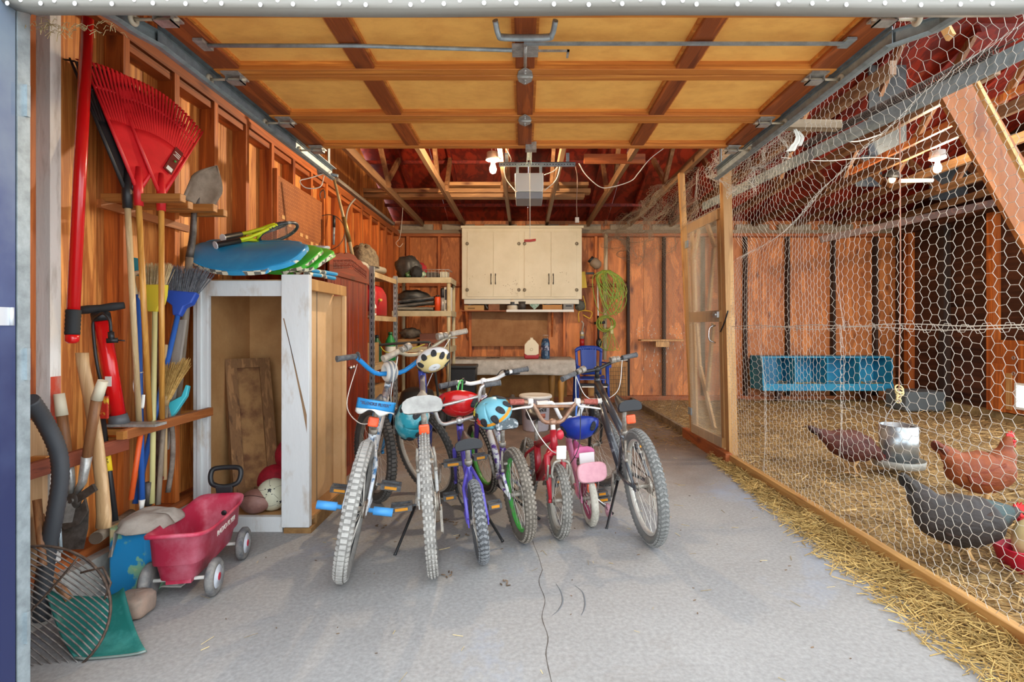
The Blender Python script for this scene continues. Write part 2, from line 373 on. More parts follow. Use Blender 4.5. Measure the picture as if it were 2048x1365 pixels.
# right wall: dark lapped siding between studs
g = MB(); z = .1
while z < 3.6:
    g.add([(XR, 5.2, z), (XR + .03, 5.2, z), (XR + .008, 5.2, z + .16), (XR - .012, 5.2, z + .16), (XR, YB, z), (XR + .03, YB, z), (XR + .008, YB, z + .16), (XR - .012, YB, z + .16)],
          [(0, 1, 2, 3), (7, 6, 5, 4), (0, 4, 5, 1), (1, 5, 6, 2), (2, 6, 7, 3), (3, 7, 4, 0)]); z += .145
wr = struct(g.build('wall_right', w_side))
for yy, m_ in ((7.75, w_stud), (7.1, mat('dark_stud', '3f2a1e')), (6.36, w_stud), (5.6, w_stud)):
    bx((XR - .11, yy - .045, .15), (XR - .013, yy + .045, ZP0)).build('stud', m_, wr)
bx((XR - .12, 5.2, ZP0), (XR - .013, YB - .02, ZP1)).build('top_plate', w_side, wr)
bx((XR - .14, 5.2, .0), (XR - .013, YB - .02, .15)).build('bottom_plate', mat('pale_sill', 'a08a5e', .8, 0, '6f5b38', 9), wr)
# front: blue jamb and exterior wall at the left of the opening
m_blue = mat('blue_gloss_paint', '222d5c', .5, 0, '36437a', 7, (.4, .75), (3, 3, .3), bump=.12, bscale=50)
m_bluepale = mat('blue_worn_paint', '6d7a90', .55, 0, '4f5f84', 8, (.35, .65), bump=.12, bscale=60)
def jamb_paint():  # blue jamb colour, paler towards the top with a mottled blend
    m, nt, b = _new('blue_paint_paler_up'); N = nt.nodes; L = nt.links; b.inputs['Roughness'].default_value = .5
    tc = N.new('ShaderNodeTexCoord'); sp = N.new('ShaderNodeSeparateXYZ'); L.new(tc.outputs['Object'], sp.inputs[0])
    nz = N.new('ShaderNodeTexNoise'); nz.inputs['Scale'].default_value = 9; nz.inputs['Detail'].default_value = 9; L.new(tc.outputs['Object'], nz.inputs['Vector'])
    ma = N.new('ShaderNodeMath'); ma.operation = 'MULTIPLY_ADD'; ma.inputs[1].default_value = .9; L.new(nz.outputs[0], ma.inputs[0]); L.new(sp.outputs[2], ma.inputs[2])
    rp = N.new('ShaderNodeValToRGB'); mr = N.new('ShaderNodeMapRange'); mr.inputs[1].default_value = 1.2; mr.inputs[2].default_value = 2.5; L.new(ma.outputs[0], mr.inputs[0]); L.new(mr.outputs[0], rp.inputs[0])
    rp.color_ramp.elements[0].color = hexc('222a52'); rp.color_ramp.elements[1].color = hexc('76838f'); e = rp.color_ramp.elements.new(.45); e.color = hexc('434f74')
    L.new(rp.outputs[0], b.inputs['Base Color']); return m
m_jamb = jamb_paint()
wf = struct(bx((-2.6, 1.3, -.02), (-1.452, 1.47, 2.05)).build('wall_front', m_blue))
bx((-1.4515, 1.28, -.02), (-1.422, 1.468, 2.3)).build('jamb', m_jamb, wf)
bx((-2.6, 1.3, 2.05), (-1.452, 1.47, 2.7)).build('upper_wall', m_bluepale, wf)
bx((1.60, 1.3, -.02), (1.74, 1.445, 2.7)).build('jamb', m_jamb, wf)
bx((-1.452, 1.3, 2.26), (1.60, 1.4, 2.7)).build('header', m_bluepale, wf)
g = bx((-1.4225, 1.40, 1.155), (-1.419, 1.462, 1.205)); g.tube([(-1.417, 1.452, 1.155), (-1.417, 1.452, 1.205)], .005, 8)
tag(g.build('strike_plate', mat('strike_white', 'c9cdd2', .45, .3)), 'white painted metal strike plate screwed to blue door jamb', 'strike plate')
# a pale lath standing behind the track
# roof
def slope(y0, z0, y1, z1, x0, x1, nx, th=.018):
    g = MB(); stepx = (x1 - x0) / nx
    for i in range(nx):
        for j in range(3):
            ta, tb = j / 3, (j + 1) / 3
            a = V((0, y0 + (y1 - y0) * ta, z0 + (z1 - z0) * ta)); b_ = V((0, y0 + (y1 - y0) * tb, z0 + (z1 - z0) * tb))
            xa, xb = x0 + i * stepx + .002, x0 + (i + 1) * stepx - .002
            vs = [(xa, a.y, a.z), (xb, a.y, a.z), (xb, b_.y, b_.z), (xa, b_.y, b_.z)]
            g.add(vs + [(p[0], p[1], p[2] + th) for p in vs], [(3, 2, 1, 0), (4, 5, 6, 7), (0, 1, 5, 4), (1, 2, 6, 5), (2, 3, 7, 6), (3, 0, 4, 7)])
    return g
g = slope(8.4, 2.70, 4.8, 3.93, -2.4, 6.2, 7)
rf = struct(g.build('roof', w_red))
g = slope(1.2, 2.70, 4.8, 3.93, -2.4, 1.72, 4); g.build('roof_panel', w_red, rf)
g = slope(3.3, 3.4175, 4.8, 3.93, 1.72, 6.2, 4); g.build('roof_panel', w_red, rf)
# roof trusses, front to back
tx = [-1.56 + .635 * k for k in range(0, 12)]; tx[2] = -.21
for k, x in enumerate(tx):
    e = bpy.data.objects.new('roof_truss', None); SC.collection.objects.link(e); e.location = (x, 4.8, 2.7); struct(e); ORG[e.name] = V(e.location)
    y0 = 1.6 if x < 1.9 else 3.2
    MB().beam((x, y0, 2.735), (x, 8.1, 2.735), .04, .085).build('bottom_chord', w_truss, e)
    for s in (1, -1):
        if s == -1 and x > 1.9: continue
        yy = 4.8 + s * 3.5
        MB().beam((x, yy, 2.72), (x, 4.8, 3.885), .04, .09, (0, 0, 1)).build('top_chord', w_red, e)
        MB().beam((x - .04 if k % 2 else x + .04, 4.8 + s * 1.12, 2.74), (x, 4.8 + s * .04, 3.86), .038, .07, (0, 1, 0)).build('web', w_web, e)
        MB().beam((x + .04 if k % 2 else x - .04, 4.8 + s * 1.2, 2.74), (x, 4.8 + s * 1.78, 3.26), .038, .07, (0, 1, 0)).build('web', w_web, e)
# grey sheets standing up in the trusses over the coop
m_gsheet = mat('grey_sheet', '5f666a', .7, 0, '474d50', 6)
for k, (a, b_, c, dd, lab) in enumerate(((1738, 130, 75, 180, 'grey sheet panel up in the trusses beside the door track'), (1712, 268, 52, 105, 'smaller grey sheet panel in the trusses over the feeder'), (1860, 330, 190, 70, 'grey sheet panel behind the bare coop bulb'))):
    d = (5.2, 6.6, 6.8)[k]; p = P(a, b_, d); q = P(a + c, b_ + dd, d)
    tag(bx((p.x, d, q.z), (q.x, d + .02, p.z)).build('grey_sheet', m_gsheet), lab, 'panel', 'grey panels in the trusses')
# purlin strips under the roof of the back slope
for yy, zz in ((7.55, 2.93), (6.6, 3.25)):
    struct(bx((-2.3, yy, zz - .04), (1.7, yy + .04, zz + .0)).build('roof_purlin', w_red))
# ------------------------------------------------------------ OVERHEAD DOOR, TRACKS, OPENER
ZT = 2.34; HW = 1.40
w_fieldm = mat('door_panel_board', 'f9bd62', .6, 0, 'dd9748', 7, (.42, .85), (1, 1.6, 1), bump=.1, bscale=60, detail=9)
w_rail = wood('door_rail_wood', 'e0933f', 'b05c1e', 'x', 22, .04, isl=.3, knots=False)
w_stile = wood('door_stile_wood', 'b05a24', '6e3012', 'y', 22, .06, isl=.4, knots=True, knot='3c160a')
gd = thing('garage_door', 'tan wooden overhead garage door raised open on its tracks', 'garage door', (0.005, 2.4, ZT))
xc = [-1.40, -.72, 0.005, .73, 1.41]
def section(y0, y1, z0, z1, first=False):
    """one door section; lies between (y0,z0) and (y1,z1); underside is the inside face"""
    dy, dz = y1 - y0, z1 - z0; L = math.hypot(dy, dz)
    M = Matrix(((1, 0, 0, 0), (0, dy / L, -dz / L, y0), (0, dz / L, dy / L, z0), (0, 0, 0, 1)))
    f = bx((-1.41, .0, .012), (1.42, L, .03)).xf(M).build('door_section', w_fieldm, gd)
    for (a, b_, hh) in ((.004, .052, -.022), (L - .052, L - .004, -.022)):
        MB().box((-1.41, a, hh), (1.42, b_, .012)).xf(M).build('rail', w_rail, f, bevel=.003)
    for i, x in enumerate(xc):
        wd = (.12 if i in (0, 4) else .085)
        a = x - wd / 2 if 0 < i < 4 else (-1.41 if i == 0 else 1.42 - wd)
        MB().box((a, .052, -.018), (a + wd, L - .052, .0118)).xf(M).build('stile', w_stile, f, bevel=.004)
    mo = MB()
    for i in range(4):      # thin moulding round each panel
        l = (-1.41 + .12) if i == 0 else xc[i] + .0425; r = (1.42 - .12) if i == 3 else xc[i + 1] - .0425
        for (p, q) in (((l, .052, -.004), (l + .012, L - .052, .0119)), ((r - .012, .052, -.004), (r, L - .052, .0119)), ((l + .012, .052, -.004), (r - .012, .064, .0119)), ((l + .012, L - .064, -.004), (r - .012, L - .052, .0119))): mo.box(p, q)
    mo.xf(M).build('moulding', w_rail, f)
    return f
bounds = [1.93, 2.435, 2.955, 3.44]
secs = [section(bounds[i], bounds[i + 1] - .003, ZT, ZT) for i in range(3)]
section(1.485, 1.925, 2.075, ZT - .005)
# bottom seal with nail heads
m_seal = mat('seal_vinyl', '89867f', .55, 0, '78736a', 7, (.4, .8), (.3, 4, 4))
g = MB(); pr = [(-.03, -.031), (-.036, -.02), (-.036, .014), (-.028, .03), (.0, .036), (.02, .034), (.02, -.02), (.01, -.032)]
vs0 = []
def sl(u, z): return z + .003 * math.sin(u * 5.0) - .006 * (1 - abs(u) ** 2) * 0
rings = []
for i in range(41):
    x = -1.435 + 2.87 * i / 40; e = min(1, (min(i, 40 - i) / 1.2 + .45)); dzz = .003 * math.sin(x * 4)
    rings.append([V((x, 1.46 + a, 2.053 + b_ * e + dzz)) for a, b_ in pr])
seal = g.loft(rings).build('bottom_seal', m_seal, gd)
g = MB()
for i in range(58):
    x = -1.41 + 2.83 * (i + rnd.uniform(-.3, .3)) / 57; zz = 2.0335 + (.006 if i % 2 else -.006) + rnd.uniform(-.003, .003)
    g.ball((x, 1.4235, zz), (.0062, .003, .0068), nu=8, nv=4)
g.build('nail_head', mat('nail_white', 'f4f4f2', .4), seal)
# hinges on the centre stile
g = None
for yy in (2.435, 2.955):
    M = T(.005, yy, ZT - .024)
    g = MB().prism([(0, -.085), (.03, -.05), (.037, 0), (.03, .05), (0, .085), (-.03, .05), (-.037, 0), (-.03, -.05)], -.003, M)
    g.tube([(-.03, yy, ZT - .028), (.04, yy, ZT - .028)], .008, 8)
    for a in (-.06, -.035, .035, .06): g.ball((.005, yy + a, ZT - .028), .006, nu=8, nv=5)
    g.build('hinge', m_steel, gd)
# roller hinges at both edges
rb = []
for sx in (-1, 1):
    for yy in (1.96, 2.435, 2.955, 3.41):
        x = .005 + sx * 1.345; g = MB()
        g.box((x - .04, yy - .05, ZT - .03), (x + .04, yy + .05, ZT - .023))
        g.box((x - .035, yy - .02, ZT - .055), (x + .035, yy + .03, ZT - .05)); g.box((x - .035, yy - .02, ZT - .055), (x - .031, yy + .03, ZT - .023)); g.box((x + .031, yy - .02, ZT - .055), (x + .035, yy + .03, ZT - .023))
        h = g.build('roller_bracket', m_steel, gd)
        g = MB().tube([(x - sx * .05, yy, ZT - .04), (x + sx * .12, yy, ZT - .04)], .006, 8)
        g.torus(.016, .009, frame((x + sx * .118, yy, ZT - .04), (1, 0, 0)), 16, 8)
        g.build('roller', mat('roller_nylon', 'c9bfa8', .5), h)
# lock bars, latch plate and lift handle
yb = 2.17
g = MB().tube([(-1.3, 2.16, ZT - .03), (-.7, 2.165, ZT - .028), (-.05, 2.185, ZT - .036)], .0085, 8); g.build('lock_bar', m_galv, gd)
g = MB().box((.0, 2.135, ZT - .034), (1.31, 2.155, ZT - .027)); g.box((1.3, 2.11, ZT - .032), (1.34, 2.18, ZT - .022)); g.build('lock_bar', m_galv, gd)
MB().box((-1.34, 2.12, ZT - .032), (-1.3, 2.2, ZT - .02)).build('lock_guide', m_steel, gd)
g = MB().box((-.05, 2.15, ZT - .032), (.06, 2.25, ZT - .026)); g.tube([(.005, 2.14, ZT - .04), (.005, 2.3, ZT - .045)], .008, 8); g.box((.06, 2.19, ZT - .036), (.19, 2.2, ZT - .03)); g.box((.18, 2.19, ZT - .036), (.19, 2.25, ZT - .03)); g.build('latch', m_steel, gd)
g = MB().tube(smooth_path([(-.11, 2.0, ZT - .02), (-.1, 2.04, ZT - .05), (-.075, 2.055, ZT - .055), (.085, 2.055, ZT - .055), (.11, 2.04, ZT - .05), (.12, 2.0, ZT - .02)], 5), .011, 8, flat=1.4); g.build('lift_handle', m_galv, gd)
# loose straw caught in the end of the seal
g = MB()
for i in range(70):
    p = V((-1.40 + rnd.uniform(-.02, .24) * (1 if i % 2 else .6), 1.49 + rnd.uniform(0, .03), 2.012 + rnd.uniform(-.012, .006))); q = p + V((rnd.uniform(-.035, .035), rnd.uniform(-.02, .02), rnd.uniform(-.018 if i % 9 else -.05, .01)))
    g.tube([p, (p + q) / 2 + V((0, 0, .008)), q], .0009, 3, caps=False)
tag(g.build('nest_straw', mat('straw', 'a08a60', .9)), 'wisps of dry straw caught under the door seal end', 'straw', kind='stuff')
# tracks: C channel, horizontal run, curve and vertical leg
def track(sx, label):
    x0 = .005 + sx * 1.455
    t = thing('door_track', label, 'door track', (x0, 3.0, ZT))
    xv = x0 - .03 if sx < 0 else x0 + .095
    path = [(x0, 4.0, ZT - .03), (x0, 2.1, ZT - .035)]
    for k in range(0, 9):
        a = PI / 2 * k / 8; path.append((xv, 2.0 - .475 * math.sin(a), ZT - .035 - .27 * (1 - math.cos(a))))
    path.append((xv, 1.523, 1.5)); path.append((xv, 1.52, .0))
    prof = [(.034, -.006), (.034, -.024), (.03, -.03), (-.03, -.03), (-.036, -.02), (-.036, .0), (-.03, .012)]     # (across, along wall normal)
    g = MB(); rings = []
    for i, p in enumerate(path):
        p = V(p); t0 = V(path[max(i - 1, 0)]); t1 = V(path[min(i + 1, len(path) - 1)]); d = (t1 - t0).normalized(); nrm = V((0, d.z, -d.y))     # in the plane of the track
        outer = [p + nrm * a + V((-sx * b_, 0, 0)) for a, b_ in prof]; inner = [p + nrm * a * .9 + V((-sx * (b_ + .003), 0, 0)) for a, b_ in reversed(prof)]
        rings.append(outer + inner)
    g.loft(rings, True, False).build('rail', m_galvd, t)
    # angle iron that stiffens the horizontal run
    g = MB().box((x0 + sx * .012, 2.1, ZT - .07), (x0 + sx * .016, 4.0, ZT + .02)); g.box((min(x0 - sx * .02, x0 + sx * .016), 2.1, ZT + .015), (max(x0 - sx * .02, x0 + sx * .016), 4.0, ZT + .019)); g.build('angle_iron', m_galv, t)
    bx((min(x0 + sx * .016, x0 + sx * .05), 2.9, ZT - .01), (max(x0 + sx * .016, x0 + sx * .05), 2.94, 2.692)).build('hanger_strap', m_galv, t); bx((min(x0 + sx * .016, x0 + sx * .02), 3.93, ZT - .03), (max(x0 + sx * .016, x0 + sx * .02), 3.97, 2.692)).build('hanger_strap', m_galv, t)
    return t
tl = track(-1, 'galvanised door track along the plank wall side, above the rakes')
g = MB().box((-1.498, 1.5, 0), (-1.424, 1.512, 2.05)); g.box((-1.424, 1.472, 0), (-1.42, 1.51, 2.05)); g.build('jamb_angle', m_galv, tl)
for zz in (.25, 1.0, 1.75): MB().box((-1.47, 1.49, zz), (-1.41, 1.5, zz + .09)).build('track_bracket', m_galv, tl)
track(1, 'galvanised door track along the chicken wire side')
# track and spring of the second door, behind the wire
t = thing('spare_door_track', 'dull grey steel track running behind the chicken wire', 'door track', (2.0, 3.2, ZT))
a, b_ = P(2060, 95, 2.3), P(1500, 372, 4.6); b2 = P(1405, 415, 5.3)
MB().beam(a, b2, .012, .075).build('rail', m_galvd, t); MB().beam(a + V((.02, 0, .04)), b2 + V((.02, 0, .04)), .05, .006).build('flange', m_galvd, t)
e = thing('extension_spring', 'long brown coil spring stretched above the grey track behind the wire', 'spring', (2.0, 3.0, ZT + .1))
g = MB(); pa, pb = P(2035, 78, 2.35), P(1500, 345, 4.5); pts = []
fr = frame(pa, pb - pa); LL = (pb - pa).length; n = 95
for i in range(n * 8 + 1):
    tt = i / 8 / n; ang = 2 * PI * i / 8; pts.append(fr @ V((.022 * math.cos(ang), .022 * math.sin(ang), LL * tt * .62 + .1)))
g.tube(pts, .0042, 4); g.build('coil', m_rust, e)
MB().tube([pa, fr @ V((0, 0, .1))], .004, 6).build('hook_rod', m_rust, e); MB().tube([fr @ V((0, 0, .1 + LL * .62)), pb], .004, 6).build('hook_rod', m_rust, e)
# cable pulley at the far end of the track by the wire
# short grey timber block tied to the track
a = P(1505, 252, 3.55)
tag(MB().beam(P(1560, 250, 3.3), P(1678, 252, 3.3), .07, .05).build('timber_block', mat('grey_board2', 'a08c72', .8, 0, '7a6750', 18, (.3, .7), (.1, 1, 1))), 'short weathered timber block fixed between door track and wire', 'timber')
g = MB()
pth = smooth_path([P(1590, 258, 3.28), P(1597, 275, 3.27), P(1590, 290, 3.26), P(1580, 304, 3.26)], 5)
g.grid(lambda u, v: pth[int(u * 15)] + V(((v - .5) * (.022 + .03 * u), .006 * math.sin(v * 7), .004 * math.sin(u * 20))), 15, 4, .002)
pth2 = smooth_path([P(1597, 262, 3.29), P(1606, 275, 3.28), P(1600, 292, 3.27)], 5)
g.grid(lambda u, v: pth2[int(u * 10)] + V(((v - .5) * .02, .004 * math.sin(v * 7), 0)), 10, 3, .002)
tag(g.build('rag', mat('white_rag', 'dcd8cc', .9)), 'torn white rag tied to the timber block by the track', 'rag')
# opener
oc = P(1058, 368, 4.75)
op = thing('garage_door_opener', 'white box garage door opener hung from perforated angle iron', 'garage door opener', (oc.x, 4.7, 2.4))
m_opw = mat('opener_white', 'd6d3c8', .45); m_opg = mat('opener_grey', '8b8d90', .5)
x0, x1 = P(1030, 368, 4.5).x, P(1087, 368, 4.5).x; zt, zm, zb = P(0, 346, 4.5).z, P(0, 383, 4.5).z, P(0, 397, 4.5).z
g = MB().prism([(x0, zt), (x1, zt), (x1, zm + .02), (x1 - .02, zm), (x0 + .02, zm), (x0, zm + .02)], .3, Matrix(((1, 0, 0, 0), (0, 0, 1, 4.5), (0, 1, 0, 0), (0, 0, 0, 1)))); g.build('housing', m_opw, op, bevel=.006)
MB().box((x0 + .006, 4.51, zb), (x1 - .006, 4.79, zm + .0)).build('light_cover', m_opg, op, bevel=.006)
g = MB()
za = P(0, 329, 4.62).z
xa, xb = P(998, 329, 4.62).x, P(1151, 329, 4.62).x
g.box((xa, 4.62, za - .02), (xb, 4.624, za + .022)); g.box((xa, 4.62, za + .018), (xb, 4.66, za + .022)); ai = g.build('angle_iron', m_galv, op)
g = MB()
for i in range(26): g.ball((xa + .02 + i * (xb - xa - .04) / 25, 4.6195, za), (.005, .001, .005), nu=8, nv=4)
g.build('hole', m_black, ai)
for x in (x0 + .02, x1 - .02): bx((x - .012, 4.6, zt), (x + .012, 4.604, za)).build('hanger_strap', m_galv, op)
for x in (xa + .05, xb - .08): bx((x, 4.66, za), (x + .03, 4.664, 2.7)).build('hanger_strap', m_galv, op)
xr = (x0 + x1) / 2 - .0
g = MB().box((xr - .02, 3.35, za - .0), (xr - .016, 4.62, za + .04)); g.box((xr + .016, 3.35, za), (xr + .02, 4.62, za + .04)); g.box((xr - .02, 3.35, za + .036), (xr + .02, 4.62, za + .04)); g.build('drive_rail', m_galv, op)
g = MB().box((xr - .03, 3.55, za - .05), (xr + .03, 3.75, za + .0)); g.beam((xr, 3.6, za - .02), (xr, 3.40, ZT - .03), .02, .03); g.box((xr - .035, 3.36, ZT - .05), (xr + .035, 3.42, ZT - .0)); g.build('trolley', m_steel, op)
g = MB()
for i in range(9): g.torus(.012, .004, frame((xr - .012, 3.8 + i * .022, za - .012), (1, 0, 0)), 10, 6)
g.build('drive_chain', m_rubber, op)
# pull cord and red handle
cx = P(1060, 400, 4.3)
pc = thing('release_cord', 'white pull cord with red handle hanging from opener rail', 'pull cord', (cx.x, 4.3, 1.8))
top = V((cx.x, 4.3, za + .037)); bot = P(1060, 480, 4.3)
MB().tube([top, bot], .0028, 6).build('cord', mat('cord_white', 'd9d0b8', .8), pc)
g = MB().loft([[V((bot.x + t * .048, 4.3 + a, bot.z - .008 + b_ + .012 * t * .3 + .004 * abs(t))) for a, b_ in ((-.008, -.01), (.008, -.01), (.008, .01), (-.008, .01))] for t in (-1, -.5, 0, .5, 1)]); g.build('handle', mat('red_plastic_dull', 'b2301f', .45), pc, bevel=.003)
# bare bulb by the opener
def bulb(px, py, d, label, power, sock='d9d6cf'):
    p = P(px, py, d)
    t = thing('bare_bulb_light', label, 'light', (p.x, d, p.z))
    g = MB().lathe([(.058, .12), (.058, .075), (.066, .07), (.066, .052), (.05, .046), (.03, .04)], T(p.x, d, p.z)); g.build('lamp_holder', mat('ceramic_white', sock, .4), t)
    MB().lathe([(.017, .046), (.018, .02)], T(p.x, d, p.z)).build('bulb_base', m_steel, t)
    MB().lathe([(.014, .022), (.02, .008), (.03, -.02), (.031, -.04), (.024, -.06), (.008, -.07)], T(p.x, d, p.z), 16).build('bulb', mat('bulb_glow_%d' % power, 'ffe3bc', .3, emit=power), t)
    g = MB().tube([(p.x - .01, d, p.z + .12), (p.x - .015, d, p.z + .2)], .004, 6); g.tube([(p.x + .02, d, p.z + .12), (p.x + .025, d, p.z + .2)], .004, 6); g.build('wire', m_white, t)
    return t
bulb(986, 332, 4.8, 'lit bare bulb in white ceramic holder beside the opener', BULB)
bulb(1875, 330, 4.6, 'lit bare bulb hanging in the coop behind chicken wire', BULB * .65)
# lumber laid in the trusses
for k, (a, b_, c, dd, lab) in enumerate((((706, 384), (1180, 388), 6.6, .05, 'long rough board stored across the trusses, uppermost'), ((706, 395), (1168, 396), 6.62, .045, 'long rough board stored across the trusses, under another'), ((885, 384), (1176, 392), 6.5, .04, 'shorter pale board stored across the trusses by the opener'))):
    p, q = P(*a, c), P(*b_, c); q.z = p.z = 2.80 + (.055 if k == 0 else (0 if k == 1 else .112)); 
    tag(MB().beam(p, q, .14, dd, (0, 0, 1)).build('stored_board', wood('stored_board_wood', 'c08d58', '7d5330', 'x', 16, .06, isl=.3)), lab, 'board', 'boards stored in the trusses')
tag(MB().beam(P(1168, 318, 4.9), P(1290, 318, 4.9), .03, .085).build('cleat_board', wood('cleat_wood', 'b5602a', '803d16', 'x', 16, .06)), 'orange brown board nailed across two trusses by the cable', 'board')
# cables
def cable(pts, r, m, name, label, n=6):
    g = MB().tube(smooth_path(pts, n), r, 6); return tag(g.build(name, m), label, 'cable')
m_wire = mat('white_wire', 'd8d2c4', .6)
cable([P(1158, 327, 4.7), P(1172, 350, 4.75), P(1200, 374, 4.8), P(1225, 374, 4.8), P(1262, 362, 4.9), P(1277, 346, 4.95), P(1300, 318, 5.0), P(1330, 295, 5.1)], .004, m_wire, 'electric_cable', 'white electric cable sagging between trusses toward the netting')
cable([P(1010, 292, 4.6), P(1022, 320, 4.62), P(1009, 335, 4.64), P(1012, 358, 4.66), P(1030, 382, 4.66)], .004, m_wire, 'electric_cable', 'white cable drooping from lamp holder to the opener box')
cable([P(1089, 350, 4.66), P(1108, 342, 4.66), P(1120, 330, 4.68), P(1112, 360, 4.7), P(1089, 381, 4.66)], .004, m_wire, 'electric_cable', 'white cable looping off the opener toward the wire side')
g = MB().tube(smooth_path([V((xb - .002, 4.617, za)), P(1155, 360, 4.6), P(1153, 400, 4.6), P(1154, 436, 4.6)], 4), .004, 6)
t_ = tag(g.build('hanging_cord', mat('brown_cord', '8b6a55', .7)), 'brown hanging cord with an inline switch near its end', 'cord')
MB().box(P(1150, 446, 4.6) + V((0, -.01, 0)), P(1158, 435, 4.6) + V((0, .01, 0))).build('switch', mat('switch_pale', 'c9b9a6', .5), t_, bevel=.004)
cable([P(663, 343, 3.9), P(620, 356, 3.8), P(600, 362, 3.75), P(612, 376, 3.75), P(640, 374, 3.8), P(648, 352, 3.85)], .004, m_wire, 'electric_cable', 'white cable loop hanging under the end of the door track')
cable([P(806, 412, 6.77), P(804, 440, 6.77), P(800, 475, 6.77), P(792, 486, 6.77), P(799, 494, 6.77), P(806, 487, 6.77)], .0022, m_wire, 'wire_hook', 'thin white wire with a hooked end hanging from a truss')
# pipe and conduit at the end of the track
tag(MB().tube([P(637, 330, 3.98), P(640, 348, 3.98)], .02, 10).tube([P(640, 345, 3.98), P(676, 352, 3.99)], .012, 8).build('conduit_fitting', m_galv), 'grey conduit fitting under the end of the door track', 'conduit')
# ------------------------------------------------------------ CHICKEN WIRE FENCE, GATE, STRAW
def fx(d):
    if d < 5.4: return 1.755 + (1.72 - 1.755) * (d - 1.8) / 3.6
    return 1.72 + (1.64 - 1.72) * (d - 5.4) / 2.5
m_net = mat('galvanised_wire', 'cfc7b9', .5, .15)
m_net2 = mat('old_netting', '968876', .6, .15)
def hexnet(u0, u1, v0, v1, fn, name, parent, s=.029, rad=.00115, m=None):
    h = math.sqrt(3) * s; pts = {}; E = []
    nj = int((v1 - v0) / (h / 2)); nk = int((u1 - u0) / (3 * s)) + 2
    def pt(k, j, sd):
        key = (k, j, sd)
        if key not in pts:
            x = u0 + k * 3 * s + (1.5 * s if j % 2 else 0) + sd * s / 2 - 1.5 * s; z = v0 + j * h / 2
            if x > u1 or x < u0: pts[key] = None
            else:
                jx = .005 * noise.noise((x * 9, z * 9, 4.1)) + rnd.uniform(-.002, .002); jz = .006 * noise.noise((x * 8, z * 8, 9.7)) + rnd.uniform(-.002, .002)
                pts[key] = fn(x + jx, z + jz)
        return pts[key]
    for j in range(nj + 1):
        for k in range(nk):
            l, r = pt(k, j, -1), pt(k, j, 1)
            if l and r: E.append((l, r))
            k2 = k + (1 if j % 2 else 0)
            if r:
                if j < nj:
                    q = pt(k2, j + 1, -1)
                    if q: E.append((r, q))
                if j > 0:
                    q = pt(k2, j - 1, -1)
                    if q: E.append((r, q))
    g = MB()
    for a, b in E:
        d = (b - a)
        if d.length < 1e-6: continue
        d.normalize(); u = d.orthogonal().normalized(); w_ = d.cross(u)
        rr = rad
        o3 = [u * rr, (u * -.5 + w_ * .866) * rr, (u * -.5 - w_ * .866) * rr]
        g.add([a + o for o in o3] + [b + o for o in o3], [(0, 1, 4, 3), (1, 2, 5, 4), (2, 0, 3, 5)], True)
    return g.build(name, m or m_net, parent)
fc = thing('chicken_wire_fence', 'tall chicken wire fence on a wooden sill between garage bay and coop', 'fence', (1.74, 3.2, 0))
def wav(d, z):
    x = fx(d) + .05 * noise.noise((d * 1.3, z * 1.1, 2.2)) + .02 * noise.noise((d * 4, z * 2.5, 5.5))
    x += .07 * math.exp(-((d - 2.95) / .05) ** 2) * math.exp(-((z - .9) / .45) ** 2)
    x += .06 * math.exp(-((d - 3.9) / .06) ** 2) * math.exp(-((z - .5) / .5) ** 2)
    return x
def f_low(d, z): return V((wav(d, z), d, z))
hexnet(1.485, 4.42, .085, 1.17, f_low, 'netting', fc)
def f_up(d, z):
    k = max(0, (z - 1.9) / .8)
    cr = math.exp(-((z - (2.25 - .16 * (d - 2.0)) + .1 * math.sin(d * 2)) / .07) ** 2)
    return V((wav(d, z) + .02 + .10 * k * noise.noise((d * 2.5, z * 2, 7)) + .09 * cr, d + .03 * k * noise.noise((d * 3, z * 3, 1)), z - .025 * cr + .04 * k * noise.noise((d * 2, z * 4, 3))))
hexnet(1.485, 4.45, 1.13, 2.69, f_up, 'netting', fc)
hexnet(4.4, 5.3, 2.18, 2.69, f_up, 'netting', fc)
hexnet(5.2, 7.95, .08, 2.66, lambda d, z: V((wav(d, z) - .02, d, z)), 'netting', fc, s=.031, rad=.0010, m=m_net2)
g = MB(); g.tube(smooth_path([f_low(1.5 + i * .2, 1.16 + .006 * math.sin(i * 1.7)) for i in range(15)], 4), .0022, 5); g.tube(smooth_path([f_up(1.5 + i * .2, 1.145 + .008 * math.sin(i * 1.3)) for i in range(15)], 4), .0018, 5); g.build('seam_wire', m_net, fc)
g = MB().tube([f_low(1.5 + i * .3, .62 + .1 * math.sin(i * .4)) - V((.004, 0, 0)) for i in range(10)], .0012, 4); g.build('tie_wire', m_net, fc)
def sill(d0, d1):
    return MB().beam((fx(d0) - .005, d0, .045), (fx(d1) - .005, d1, .045), .045, .09)
sill(1.475, 4.35).build('sill_board', w_paley, fc, bevel=.003)
MB().beam((fx(4.35) - .03, 4.35, .05), (fx(5.5) - .03, 5.5, .05), .06, .1).build('sill_board', w_plate, fc, bevel=.004)
MB().beam((fx(5.5), 5.5, .04), (fx(7.99), 7.99, .04), .04, .08).build('sill_board', mat('weathered_kerb', '8a7355', .9, 0, '5e4c38', 12), fc)
pb_, pt_ = PZ(1464, 905, .09), None
MB().beam(V((1.765, 4.45, .0)), V((1.70, 4.45, 2.70)), .075, .075, (0, 1, 0)).build('post', w_pale, fc, bevel=.003)
MB().beam(V((1.71, 5.28, .0)), V((1.58, 5.28, 2.70)), .055, .055, (0, 1, 0)).build('post', w_pale, fc, bevel=.003)
